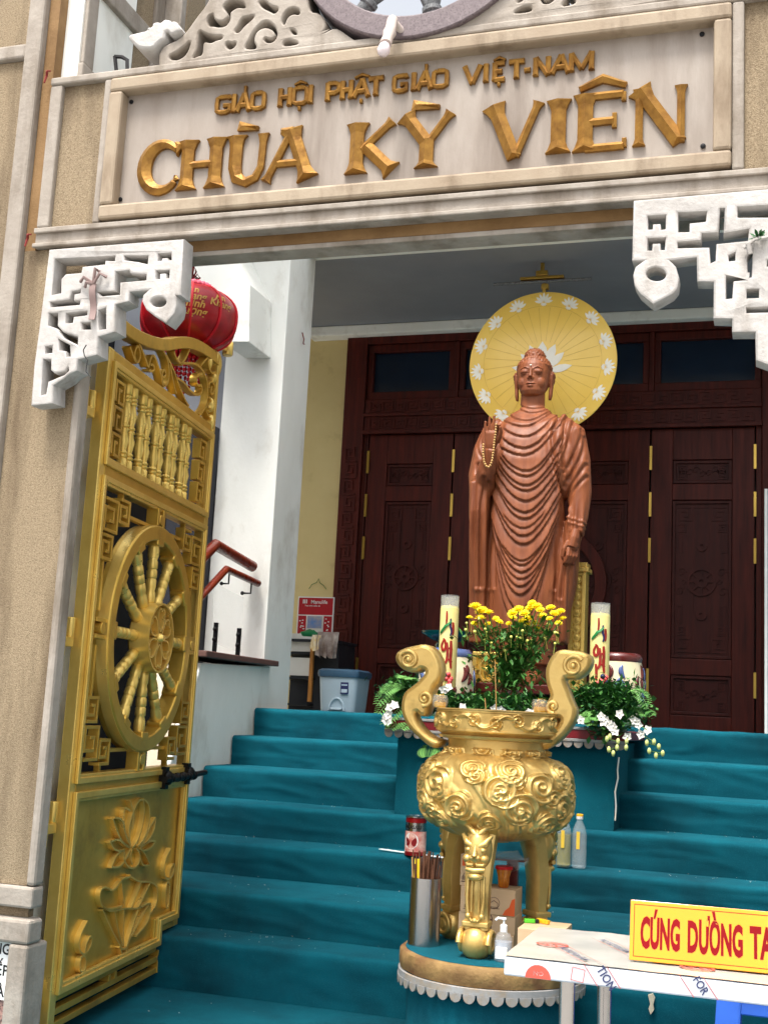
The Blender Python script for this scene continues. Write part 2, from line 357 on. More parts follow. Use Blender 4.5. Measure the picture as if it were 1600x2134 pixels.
# side passage left of the stairs (shade behind the gate put into the wall colour)
obj('passage_wall', MB().box(-4.4,-4.25,3.9,7.0,-1.2,2.6), 'wall_shaded', bld)
obj('passage_shade_sheet', MB().box(-4.25,xl-.004,6.74,6.9,-1.2,1.75), 'wall_shaded', bld)  # dark sheet added to stand in for the unlit void beside the column
obj('gate_side_wall', MB().box(-2.80,-2.68,3.95,5.0,-1.2,1.2), 'wall_shaded', bld)
obj('right_wall', MB().box(1.3,1.5,4.0,9.3,-1.2,3.9), 'wall_white', bld)
# parapet beside the stairs, with beige end and cap
par = thing('stair_parapet', (-2.95,6.3,-.6), 'grimy white parapet with brown cap beside the teal steps', 'parapet')
t0 = onX(398,1662,-2.91); 
m = MB(); prof = [(6.9,-1.2),(5.45,-1.2),(5.45,-.75),(5.95,.22),(6.9,.25)]
vs = [(-2.91,y,z) for y,z in prof]+[(-3.25,y,z) for y,z in prof]; n = 5
m.add(vs, [tuple(range(n)), tuple(range(2*n-1,n-1,-1))]+[(i,i+n,(i+1)%n+n,(i+1)%n) for i in range(n)])
obj('body', m, 'wall_grime', par, bevel=.008)
m = MB(); prof = [(5.44,-.74),(5.43,-.74),(5.92,.232),(5.96,.232)]
m.add([(-2.95,5.446,-.76),(-3.25,5.446,-.76),(-3.25,5.944,.235),(-2.95,5.944,.235)],[(0,1,2,3)]); obj('sloping_end', m, 'beige_stucco', par)
obj('cap', MB().box(-3.28,-2.86,5.9,6.91,.252,.285), 'rust_cap', par, bevel=.005)
# wooden handrails on glass above the parapet
rail = thing('stair_handrail', (-3.05,6.6,.28), 'dark red wooden double handrail with glass panel beside the white column', 'handrail')
def P3(u,v,Y): return onY(u,v,Y)
for (pts, r, fl, nm) in (([(400,1185),(449,1135),(527,1181)], .034, 1.0, 'top_rail'), ([(395,1270),(472,1186),(538,1216)], .022, 1.0, 'lower_rail')):
    W = [P3(pts[0][0],pts[0][1],6.15), P3(*pts[1],6.45), P3(*pts[2],6.85)]
    obj(nm, MB().tube(W, r, 12), 'wood_rail', rail, smooth=50)
for (u0,v0,u1,v1) in ((478,1196,462,1216),(524,1216,505,1236)):
    a = P3(u0,v0,6.55); b = P3(u1,v1,6.55); obj('bracket', MB().tube([a,(a.x,a.y,b.z),b], .006, 6).join(MB().sph(b,.012,8,6)), 'black_metal', rail, smooth=40)
g0 = P3(448,1215,6.6); g1 = P3(508,1245,6.7); g2 = P3(503,1360,6.7); g3 = P3(448,1340,6.6)
m = MB(); nn = Vector((.008,.004,0)); m.add([g0,g1,g2,g3,g0-nn,g1-nn,g2-nn,g3-nn],[(0,1,2,3),(7,6,5,4),(0,4,5,1),(1,5,6,2),(2,6,7,3),(3,7,4,0)])
obj('glass_panel', m, 'glass', rail)
for (u,v) in ((450,1340),(498,1352)):
    c = P3(u,v,6.6); m = MB().box(c.x-.012,c.x+.012,c.y-.02,c.y-.005,c.z-.1,c.z+.12); m.sph((c.x,c.y-.025,c.z+.02),.014,8,6).sph((c.x,c.y-.025,c.z+.08),.014,8,6)
    obj('clamp', m, 'black_metal', rail, smooth=40)
# red sprig tied to the column, a nail hook
sp = onX(632,716,-2.95); m = MB().tube([sp,sp+Vector((.015,-.03,.02)),sp+Vector((.008,-.05,.06))],.004,5).tube([sp,sp+Vector((.02,-.03,-.015))],.004,5)
tag(obj('dried_sprig', m, 'red_sprig', smooth=50), 'small dried red sprig stuck on the white column', 'sprig')
# ------------------------------------------------------------------ wooden doors
DY = 9.0
dw = thing('wooden_doorway', (-1.6,DY,0), 'dark red carved wooden doorway with glass transom behind the statue', 'doorway')
DX = [-3.065,-2.365,-1.61,-.858,-.114]; ZT = 2.19; X0, X1 = -3.285, .12
fr = MB().box(X0,DX[0]-.045,DY-.06,DY+.1,-.02,3.06); fr.box(DX[4]+.045,X1,DY-.06,DY+.1,-.02,3.06); fr.box(DX[0]-.044,DX[4]+.044,DY-.06,DY+.1,2.94,3.06)
fro = obj('door_frame', fr, 'door_wood', dw, bevel=.006)
fi = MB().box(DX[0]-.044,DX[0]-.004,DY-.03,DY+.1,-.02,ZT+.03); fi.box(DX[4]+.004,DX[4]+.044,DY-.03,DY+.1,-.02,ZT+.03)
obj('inner_jamb', fi, 'door_wood', fro, bevel=.004)
tr = MB().box(DX[0]-.044,DX[4]+.044,DY-.05,DY+.1,ZT+.01,2.48)
tro = obj('transom_rail', tr, 'door_wood', dw, bevel=.006)
m = MB().box(DX[0]-.044,DX[4]+.044,DY-.075,DY-.05,2.335,2.36); m.box(DX[0]-.044,DX[4]+.044,DY-.085,DY-.05,ZT+.0,ZT+.03); obj('bead', m, 'door_wood', tro, bevel=.004)
zb, zt = 2.50, 2.92
def fretband(x0, x1, z0, z1, y, px, horizontal=True):
    """carved key fret: raised little bars"""
    mb = MB(); h = z1-z0; wd = px
    if horizontal:
        n = max(1, int((x1-x0)/(h*1.1))); s = (x1-x0)/n
        for i in range(n):
            a = x0+i*s; f = 1 if i%2 else -1; zc = (z0+z1)/2
            P = [(a+.06*s, zc-f*h*.42),(a+.06*s, zc+f*h*.42),(a+.86*s, zc+f*h*.42),(a+.86*s, zc-f*h*.2),(a+.36*s, zc-f*h*.2),(a+.36*s, zc+f*h*.12),(a+.62*s, zc+f*h*.12)]
            mb.ribbon(P, wd, y-.008, y+.004)
    else:
        n = max(1, int((z1-z0)/((x1-x0)*1.1))); s = (z1-z0)/n; w_ = x1-x0; xc = (x0+x1)/2
        for i in range(n):
            a = z0+i*s; f = 1 if i%2 else -1
            P = [(xc-f*w_*.42, a+.06*s),(xc+f*w_*.42, a+.06*s),(xc+f*w_*.42, a+.86*s),(xc-f*w_*.2, a+.86*s),(xc-f*w_*.2, a+.36*s),(xc+f*w_*.12, a+.36*s),(xc+f*w_*.12, a+.62*s)]
            mb.ribbon(P, wd, y-.008, y+.004)
    return mb
obj('carved_fret', fretband(X0+.03,X0+.145,.1,2.1,DY-.06,.014,False), 'door_wood', fro)
obj('carved_fret', fretband(DX[0],DX[4],2.375,2.465,DY-.05,.010), 'door_wood', tro)
obj('carved_fret', fretband(DX[0],DX[4],2.235,2.325,DY-.05,.010), 'door_wood', tro)
seg = [(DX[0]-.04,DX[1]-.02),(DX[1]+.02,DX[3]-.02),(DX[3]+.02,DX[4]+.04)]
for a,b in seg:
    wn = MB(); e = .045
    for bx_ in ((a,b,zb-.018,zb+e),(a,b,zt-e,zt+.018),(a,a+e,zb+e,zt-e),(b-e,b,zb+e,zt-e)): wn.box(bx_[0],bx_[1],DY-.03,DY+.06,bx_[2],bx_[3])
    wo = obj('transom_window', wn, 'door_wood', dw, bevel=.005); obj('pane', MB().box(a+e-.005,b-e+.005,DY+.015,DY+.025,zb+e-.005,zt-e+.005), 'glass_dark', wo)
for x in DX[1],DX[3]: obj('mullion', MB().box(x-.019,x+.019,DY-.045,DY+.07,2.481,2.939), 'door_wood', dw, bevel=.004)
obj('backing', MB().box(-3.3,.13,DY+.101,DY+.3,-.1,3.4), 'shelf_dark', dw)
def rect(mb, x0,x1,z0,z1,y0,y1): return mb.box(x0,x1,y0,y1,z0,z1)
def keycorner(mb, x, z, sx, sz, s, wd, y):
    P = [(0,0),(1,0),(1,1),(0.15,1),(.15,.3),(.7,.3),(.7,.7),(.42,.7)]
    mb.ribbon([(x+sx*s*a, z+sz*s*b) for a,b in P], wd, y-.007, y+.004)
for k in range(4):
    a, b = DX[k]+.006, DX[k+1]-.006
    leaf = MB(); st = .155
    pans = [(.30,.44),(.58,1.58),(1.74,1.90)] if False else [(.16,.40),(.52,1.60),(1.72,1.90)]
    zs = [.36,.07]
    # stiles and rails
    L = thing; zA = [(-.02,.10),(.385,.50),(1.655,1.775),(1.955,ZT)]
    leaf.box(a,a+st,DY-.03,DY+.03,-.02,ZT); leaf.box(b-st,b,DY-.03,DY+.03,-.02,ZT)
    for z0,z1 in zA: leaf.box(a+st,b-st,DY-.0285,DY+.03,z0,z1)
    lo = obj('door_leaf', leaf, 'door_wood', dw, bevel=.004)
    for (z0,z1,kd) in ((.10,.385,'low'),(.50,1.655,'mid'),(1.775,1.955,'top')):
        pm = MB().box(a+st-.002,b-st+.002,DY-.004,DY+.02,z0-.002,z1+.002); x0,x1 = a+st+.014, b-st-.014
        pm.ribbon([(x0,z0+.016),(x1,z0+.016),(x1,z1-.016),(x0,z1-.016)], .022, DY-.02, DY-.003, closed=True)
        po = obj('panel', pm, 'door_panel', lo, bevel=.003)
        cm = MB(); xc = (x0+x1)/2; zc = (z0+z1)/2; y = DY-.004
        if kd == 'mid':
            for sx in (-1,1):
                for sz in (-1,1):
                    xx = xc+sx*(x1-x0)*.43; zz = zc+sz*(z1-z0)*.455
                    keycorner(cm, xx, zz, -sx, -sz, .095, .012, y); keycorner(cm, xx, zz-sz*.125, -sx, -sz, .055, .010, y)
                    cm.ribbon([(xx-sx*.115,zz),(xc,zz)], .010, y-.006, y+.003)
                    cm.ribbon([(xx,zz-sz*.19),(xx,zz-sz*.33),(xx-sx*.03,zz-sz*.33),(xx-sx*.03,zz-sz*.2)], .009, y-.006, y+.003)
            for sx in (-1,1): cm.ribbon([(xc+sx*.06,z0+.06),(xc+sx*.06,z1-.06)], .008, y-.005, y+.003)
            for rr,ww in ((.095,.020),(.03,.03)): cm.ribbon([(xc+rr*math.cos(t*PI/12), zc-.02+rr*math.sin(t*PI/12)) for t in range(24)], ww, y-.014, y+.003, closed=True)
            for t in range(8): cm.ribbon([(xc+.03*math.cos(t*PI/4),zc-.02+.03*math.sin(t*PI/4)),(xc+.09*math.cos(t*PI/4),zc-.02+.09*math.sin(t*PI/4))], .014, y-.012, y+.003)
            for sx in (-1,1):
                for (ox,oz,rs) in ((.14,.07,.035),(.15,-.07,.035),(.125,0,.02)):
                    cm.ribbon([(xc+sx*ox+rs*(1-t/16)*math.cos(t*.6),zc-.02+oz+rs*(1-t/16)*math.sin(t*.6)) for t in range(14)], .010, y-.008, y+.003)
            for oz in (.24,-.26): cm.ribbon([(xc+.026*math.cos(t*PI/8), zc+oz+.026*math.sin(t*PI/8)) for t in range(16)], .026, y-.012, y+.003, closed=True)
        else:
            for sx in (-1,1):
                keycorner(cm, xc+sx*(x1-x0)*.43, z0+.04, -sx, 1, min(.06,(z1-z0)*.32), .008, y); keycorner(cm, xc+sx*(x1-x0)*.43, z1-.04, -sx, -1, min(.06,(z1-z0)*.32), .008, y)
            for i in range(5):
                ox = (i-2)*.045; cm.ribbon([(xc+ox+.03*(1-t/14)*math.cos(t*.6),zc+.02*math.sin(i*2)+.03*(1-t/14)*math.sin(t*.6)) for t in range(13)], .009, y-.008, y+.003)
        obj('carving', cm, 'door_panel', lo)
    if k in (0,1,3):
        for hz in (.33,1.28,1.62,1.97) if k != 3 else ():
            obj('hinge', MB().box(a-.012,a+.008,DY-.042,DY-.028,hz-.09,hz+.09), 'brass', lo)
    if k == 3:
        for hz in (.33,1.28,1.62,1.97):
            obj('hinge', MB().box(a-.012,a+.006,DY-.042,DY-.028,hz-.09,hz+.09), 'brass', lo); obj('hinge', MB().box(b-.006,b+.012,DY-.042,DY-.028,hz-.09,hz+.09), 'brass', lo)
    # big round moon carving shared by the two middle leaves
    if k in (1,2):
        m = MB(); cx, cz, R_ = -1.61, 1.02, .40; sg = -1 if k == 1 else 1
        pts = [(cx+sg*(.008+R_*math.cos(t*PI/24-PI/2)) , cz+R_*math.sin(t*PI/24-PI/2)) for t in range(1,24)]
        m.ribbon(pts, .085, DY-.055, DY-.02)
        for t in (-60,-25,25,60):
            q = math.radians(t); m.ribbon([(cx+sg*(.02+.1*math.cos(q)),cz+.1*math.sin(q)),(cx+sg*.36*math.cos(q),cz+.36*math.sin(q))], .05, DY-.048, DY-.02)
        obj('moon_carving', m, 'door_wood', lo, bevel=.006)
# teal notice board at the right door jamb
q = onY(1592,1022,8.4); m = MB().box(q.x,q.x+.5,8.4,8.43,.0,q.z)
nb = thing('notice_board', (q.x,8.4,0), 'tall teal board with white edge leaning by the right door', 'board')
obj('sheet', MB().box(q.x+.02,q.x+.6,8.4,8.43,.0,q.z), 'board_teal', nb); obj('edge', MB().box(q.x,q.x+.0195,8.395,8.435,.0,q.z+.01), 'paper_white', nb)
# ================================================================== ENTRANCE GATEWAY (pillar, lintel, name panel, brackets, crest)
gw = thing('entrance_gateway', (-1.2,3.6,-1.4), 'pale stone entrance gateway with gilt name panel above the opening', 'gateway')
Y0 = 3.5; XR = .62
lin = MB().box(-2.48,XR,Y0+.05,Y0+.15,1.582,2.2)
lo = obj('lintel', lin, 'stone_white', gw)
# white border bars (front), butted
BZ = [1.582,1.64,2.165,2.208]
m = MB()
m.box(-2.485,XR,Y0,Y0+.049,1.56,1.637); m.box(-2.485,XR,Y0-.004,Y0+.17,2.18,2.21)
for a,b in ((-2.485,-2.436),(-2.262,-2.234),(-.113,-.078)): m.box(a,b,Y0,Y0+.049,1.6372,2.1798)
obj('border', wob(m,.0), 'stone_white', lo, bevel=.007)
m = MB().box(-2.485,XR,Y0-.012,Y0-.0005,1.612,1.632); m.box(-2.485,XR,Y0-.015,Y0-.0005,1.558,1.574); obj('bead', m, 'stone_white', lo, bevel=.004)
obj('aggregate_panel', MB().box(-2.4355,-2.2625,Y0+.02,Y0+.0498,1.6375,2.1795), 'aggregate', lo); obj('aggregate_panel', MB().box(-.0775,XR,Y0+.02,Y0+.0498,1.6375,2.1795), 'aggregate', lo)
obj('lower_band', MB().box(-2.36,XR,Y0+.05,Y0+.13,1.523,1.5815), 'brown_band', lo, bevel=.004)
obj('drip_edge', MB().box(-2.36,XR,Y0+.045,Y0+.135,1.505,1.5228), 'stone_white', lo, bevel=.004)
fa,fb,fc,fd = -2.2335,-.1135,1.6455,2.176
m = MB(); e = .053; fy = Y0-.012
m.box(fa,fb,fy,Y0+.049,fc,fc+e); m.box(fa,fb,fy,Y0+.049,fd-e,fd); m.box(fa,fa+e,fy,Y0+.049,fc+e,fd-e); m.box(fb-e,fb,fy,Y0+.049,fc+e,fd-e)
obj('peach_frame', m, 'frame_peach', lo, bevel=.010)
np_ = obj('name_panel', MB().box(fa+e,fb-e,Y0+.035,Y0+.0485,fc+e,fd-e), 'panel_stone', gw)
for (u,v) in ((275,213),(252,416),(1464,305),(1462,72)):
    x,z = xz(u,v,Y0+.035); obj('screw', MB().lathe([(.008,0),(.008,.003),(.003,.004)],seg=10).xf(Matrix.Translation((x,Y0+.034,z))@Matrix.Rotation(PI/2,4,'X')), 'black_metal', np_)
# ---- chiselled letters
PY = Y0+.035
def chisel(mb, pts, ws, base=.012, slope=.75):
    n = len(pts); vs = []; fs = []
    P = [Vector(p) for p in pts]
    for i in range(n):
        a = P[max(i-1,0)]; b = P[min(i+1,n-1)]; t = (b-a).normalized(); nr = Vector((-t.y,t.x)); w_ = ws[i]
        l = P[i]+nr*w_; r = P[i]-nr*w_
        rp = P[i]
        if i == 0: rp = P[i]+t*min(w_*.8,(P[1]-P[0]).length*.6)
        if i == n-1: rp = P[i]-t*min(w_*.8,(P[-1]-P[-2]).length*.6)
        h = base+w_*slope
        if i in (0,n-1): h = base+ws[1 if i==0 else n-2]*slope*1.02
        vs += [(l.x,PY+.002,l.y),(l.x,PY-base,l.y),(rp.x,PY-h,rp.y),(r.x,PY-base,r.y),(r.x,PY+.002,r.y)]
    for i in range(n-1):
        a = i*5; b = a+5; fs += [(a+k,b+k,b+k+1,a+k+1) for k in range(4)]
    fs += [(0,1,3,4),(1,2,3),((n-1)*5+4,(n-1)*5+3,(n-1)*5+1,(n-1)*5),((n-1)*5+3,(n-1)*5+2,(n-1)*5+1)]
    mb.add(vs, fs)
def stem_(mb, p0, p1, w_, fl=1.7, f0=True, f1=True):
    p0 = Vector(p0); p1 = Vector(p1); L = (p1-p0).length; t = (p1-p0)/L; e_ = min(.2*L, w_*1.9)
    pts = [p0]; ws = [w_*(fl if f0 else 1)]
    pts += [p0+t*e_*.35, p0+t*e_, p0+t*(L-e_), p0+t*(L-e_*.35), p1]; ws += [w_*(1+(fl-1)*.5 if f0 else 1), w_, w_, w_*(1+(fl-1)*.5 if f1 else 1), w_*(fl if f1 else 1)]
    chisel(mb, pts, ws)
def arcpts(cx, cz, rx, rz, a0, a1, n=14): return [(cx+rx*math.cos(math.radians(a0+(a1-a0)*i/n)), cz+rz*math.sin(math.radians(a0+(a1-a0)*i/n))) for i in range(n+1)]
def glyph(ch, x, z, W, H, w_, sans=False):
    """letter in the box x..x+W, z..z+H with stroke half width w_"""
    mb = MB(); th = w_*(.95 if sans else .5); fl = 1.15 if sans else 1.7
    X = lambda t: x+W*t
    Z = lambda t: z+H*t
    S = lambda a,b,c,d,q=w_,f0=True,f1=True: stem_(mb,(X(a),Z(b)),(X(c),Z(d)),q,fl,f0,f1)
    h = w_/W
    if ch == 'C':
        p = arcpts(X(.56),Z(.5),W*.47,H*.47,42,318,22); ws = [th*.9+(w_-th*.6)*max(0,math.sin(math.pi*i/22))**1.3 for i in range(23)]; chisel(mb,p,ws)
        if not sans: chisel(mb,[(X(.97),Z(.98)),(X(.95),Z(.86)),(X(.93),Z(.70))],[th*1.6,th,th*.3]); chisel(mb,[(X(.92),Z(.30)),(X(.95),Z(.2))],[th*.4,th*1.0])
    elif ch == 'G':
        chisel(mb,[(X(.95),Z(.78)),(X(.9),Z(.93)),(X(.7),Z(1-h*.5)),(X(.3),Z(1-h*.5)),(X(.08),Z(.85)),(X(.05),Z(.5)),(X(.08),Z(.15)),(X(.3),Z(h*.5)),(X(.7),Z(h*.5)),(X(.93),Z(.14)),(X(.95),Z(.44)),(X(.5),Z(.44))],[w_*.9]*12)
    elif ch == 'H':
        S(.2,0,.2,1); S(.8,0,.8,1); S(.2,.5,.8,.5,th,False,False)
    elif ch == 'U':
        chisel(mb,[(X(.2),Z(1)),(X(.2),Z(.93)),(X(.2),Z(.8)),(X(.2),Z(.35)),(X(.27),Z(.14)),(X(.48),Z(.045)),(X(.7),Z(.12)),(X(.82),Z(.33)),(X(.84),Z(.8)),(X(.84),Z(.94)),(X(.84),Z(1))],[w_*1.7,w_*1.2,w_,w_,w_*.95,w_*.72,w_*.6,th,th,th*1.4,th*1.8])
    elif ch == 'A':
        S(.52,1,.06,0,th); 
        S(.52,1,.88,0,w_); S(.27,.34,.72,.34,th,False,False)
        if not sans: chisel(mb,[(X(.3),Z(.985)),(X(.55),Z(.985))],[th*.9,th*1.2])
    elif ch == 'K':
        S(.2,0,.2,1); S(.28,.45,.86,1,th,False,True); S(.38,.52,.88,0,w_*.95,False,True)
    elif ch == 'Y':
        S(.5,0,.5,.52,w_,True,False); S(.5,.46,.12,1,w_*.95,False,True); S(.52,.46,.9,1,th,False,True)
    elif ch == 'V':
        S(.12,1,.5,0,w_,True,False); S(.9,1,.52,.02,th,True,False)
    elif ch == 'I': S(.5,0,.5,1)
    elif ch == 'E':
        S(.2,0,.2,1); 
        for q,l in ((.045,.9),(.5,.72),(.955,.88)):
            S(.2,q,l,q,th,False,False)
            if not sans: chisel(mb,[(X(l),Z(q+(.13 if q<.9 else .03))),(X(l),Z(q-(.13 if q>.1 else .03)))],[th*.6,th*.6])
    elif ch == 'N':
        S(.16,0,.16,1,th if not sans else w_); S(.16,1,.84,0,w_,True,False); S(.86,0,.86,1,th if not sans else w_,False,True)
    elif ch == 'O': 
        p = [(X(.3),Z(1-h*.4)),(X(.7),Z(1-h*.4)),(X(.92),Z(.85)),(X(.95),Z(.5)),(X(.92),Z(.15)),(X(.7),Z(h*.4)),(X(.3),Z(h*.4)),(X(.08),Z(.15)),(X(.05),Z(.5)),(X(.08),Z(.85)),(X(.3),Z(1-h*.4))]; chisel(mb,p,[w_*.9]*len(p))
    elif ch == 'P':
        S(.14,0,.14,1); chisel(mb,[(X(.14),Z(.96)),(X(.65),Z(.96)),(X(.92),Z(.86)),(X(.94),Z(.66)),(X(.88),Z(.5)),(X(.65),Z(.42)),(X(.14),Z(.42))],[w_*.9]*7)
    elif ch == 'T':
        S(.5,0,.5,1); S(.02,.95,.98,.95,w_*.95)
    elif ch == 'M':
        S(.1,0,.1,1); S(.9,0,.9,1); S(.1,1,.5,.1,w_*.9,True,False); S(.9,1,.5,.1,w_*.9,True,False)
    elif ch == '-': S(.0,.4,1,.4,w_*.8)
    return mb
def marks(mb, ch, mk, x, z, W, H, w_):
    c = x+W*.5; t = z+H
    if 'grave' in mk: chisel(mb,[(c-W*.28,t+H*.20),(c+W*.2,t+H*.12)],[w_*.75,w_*.3])
    if 'hat' in mk: 
        k = .10 if W > .06 else .12
        chisel(mb,[(c-W*.42,t+H*k),(c,t+H*(k+.16)),(c+W*.42,t+H*k)],[w_*.4,w_*.62,w_*.4])
    if 'tick' in mk: chisel(mb,[(c+W*.05,t+H*.40),(c+W*.05,t-H*.05)],[w_*.7,w_*.5])
    if 'dot' in mk: chisel(mb,[(c-w_*.6,z-H*.22),(c+w_*.6,z-H*.22)],[w_*.8,w_*.8])
def put(ch, u0, u1, vt, vb, w_, mk='', sans=False):
    a = xz(u0,(vt+vb)/2,PY); b = xz(u1,(vt+vb)/2,PY); zt_ = xz((u0+u1)/2,vt,PY)[1]; zb_ = xz((u0+u1)/2,vb,PY)[1]
    mb = glyph(ch, a[0], zb_, b[0]-a[0], zt_-zb_, w_, sans)
    if mk: marks(mb, ch, mk, a[0], zb_, b[0]-a[0], zt_-zb_, w_)
    o = obj('letter', mb, 'gold_letter', np_); return o
ww = .0235
for ch,u0,u1,vt,vb,mk in (('C',297,376,301,402,''),('H',374,471,294,395,''),('U',476,562,284,386,'grave'),('A',553,658,274,377,''),('K',724,832,258,361,''),('Y',832,950,241,351,'grave'),('V',1014,1134,220,331,''),('I',1136,1192,212,321,''),('E',1197,1313,197,315,'hat'),('N',1312,1436,185,303,'')):
    put(ch,u0,u1,vt,vb,ww,mk)
sw = .0082
def row(v0, v1, u): t = (u-453)/(1236-453); return v0+(v1-v0)*t
for ch,u0,u1,mk in (('G',453,483,''),('I',484,496,''),('A',495,526,'tick'),('O',526,554,''),('H',580,612,''),('O',612,643,'hat dot'),('I',642,656,''),('P',681,710,''),('H',710,739,''),('A',737,774,'hat dot'),('T',769,801,''),('G',821,850,''),('I',856,871,''),('A',869,904,'tick'),('O',903,934,''),('V',964,1006,''),('I',1006,1021,''),('E',1026,1056,'hat dot'),('T',1060,1094,''),('-',1093,1106,''),('N',1111,1148,''),('A',1148,1190,''),('M',1186,1238,'')):
    um = (u0+u1)/2; put(ch,u0,u1,row(204,110,um),row(241,147,um),sw,mk,True)
# ---- crest on the lintel: carved cloud scrolls either side of a granite wheel
CY0, CY1 = Y0+.0, Y0+.13
cr = lambda L: [xz(240+x/3.478, y/3.478, Y0) for x,y in L]
outl = [(318,500),(312,440),(318,390),(345,340),(400,310),(470,280),(530,220),(600,110),(650,40),(720,-80),(840,-190),(980,-260),(1120,-300),(1260,-260),(1350,-170),(1395,-60),(1402,40),(1420,90),(1480,94),(1525,135),(1538,190),(1505,240),(1455,252),(1520,232),(1600,200),(1640,220),(1700,262),(1760,300),(1760,352)]
holes = [[(385,405),(400,435),(460,435),(520,390),(556,288),(520,320),(440,380)],
 [(556,425),(600,405),(628,398),(632,330),(645,298),(690,312),(730,290),(772,282),(778,254),(700,262),(640,240),(610,220),(602,300),(590,370)],
 [(795,330),(830,362),(870,340),(877,305),(840,315),(812,300)],
 [(663,150),(680,192),(715,188),(740,196),(800,190),(835,140),(830,90),(850,72),(890,50),(948,62),(930,20),(880,-4),(820,0),(776,45),(806,75),(820,120),(780,155),(735,150),(712,130),(708,95),(680,112)],
 [(858,228),(890,243),(930,190),(1000,130),(1008,106),(970,120),(930,125),(905,150),(890,190)],
 [(942,335),(945,357),(1020,355),(1026,335),(1002,300),(1010,250),(1040,212),(1090,192),(1140,207),(1165,242),(1150,273),(1115,280),(1090,265),(1078,287),(1110,307),(1150,297),(1178,250),(1168,195),(1120,155),(1085,146),(1040,178),(1000,228),(970,290)],
 [(1203,332),(1240,278),(1340,315),(1280,332)],[(1268,208),(1300,213),(1322,252),(1285,246)],
 [(1208,150),(1230,184),(1250,130),(1290,100),(1340,112),(1336,70),(1290,52),(1238,75)],[(1034,8),(1060,50),(1110,75),(1160,102),(1188,58),(1120,40),(1080,-5)],
 [(560,-10),(600,-60),(640,-90)][:0] or [(880,-90),(920,-150),(1000,-170),(1020,-120),(960,-110),(930,-70)]]
loops = [smoothpts(cr(outl),1)]+[smoothpts(cr(h_),2) for h_ in holes]
cm = plate(loops, CY0, CY1, .007)
co = obj('crest', wob(cm,.004,9), 'stone_white', gw, smooth=50)
lot = [(100,275),(200,250),(250,240),(248,215),(285,215),(290,185),(330,175),(345,185),(375,158),(410,160),(420,175),(455,168),(470,195),(505,240),(420,280),(400,250),(380,255),(385,300),(330,330),(300,375),(200,375),(150,340)]
obj('lotus_tip', plate([smoothpts(cr(lot),1)],CY0-.02,CY1-.03,.01), 'plaster_white', co, smooth=50)
# mirror for the right hand half
WX = xz(838,30,Y0)[0]
mm = MB(); mm.v = [(2*WX-x+.012,y,z+.012) for x,y,z in cm.v]; mm.f = cm.f; obj('crest', mm, 'stone_white', gw, smooth=50)
pa = Vector(xz(653,0,Y0)); pb = Vector(xz(775,80,Y0)); pc = Vector(xz(1024,14,Y0))
ax,ay,bx,by,cx_,cy_ = *pa,*pb,*pc; dd = 2*(ax*(by-cy_)+bx*(cy_-ay)+cx_*(ay-by))
WCX = ((ax*ax+ay*ay)*(by-cy_)+(bx*bx+by*by)*(cy_-ay)+(cx_*cx_+cy_*cy_)*(ay-by))/dd; WCZ = ((ax*ax+ay*ay)*(cx_-bx)+(bx*bx+by*by)*(ax-cx_)+(cx_*cx_+cy_*cy_)*(bx-ax))/dd
WR = (Vector((WCX,WCZ))-pa).length
whl = obj('crest_wheel', MB().ribbon([(WCX+(WR-.04)*math.cos(t*PI/32),WCZ+(WR-.04)*math.sin(t*PI/32)) for t in range(64)], .08, Y0-.02, Y0+.15, closed=True), 'granite_dark', gw, smooth=30, bevel=.006)
prof = [(.018,0),(.026,.03),(.026,.05),(.034,.055),(.034,.07),(.026,.075),(.045,.14),(.03,.2),(.03,WR-.06)]
for t in range(8):
    q = -PI/2+t*PI/4+.13
    obj('spoke', MB().lathe([(r,z) for r,z in prof],seg=12).xf(Matrix.Translation((WCX,Y0+.06,WCZ))@Matrix.Rotation(PI/2-q,4,'Y')@Matrix.Translation((0,0,WR-.07))@Matrix.Rotation(PI,4,'X')), 'granite_grey', whl, smooth=50)
obj('hub', MB().lathe([(.07,-.1),(.09,-.06),(.09,.06),(.07,.1)],seg=20).xf(Matrix.Translation((WCX,Y0+.06,WCZ))@Matrix.Rotation(PI/2,4,'X')), 'granite_grey', whl, smooth=40)
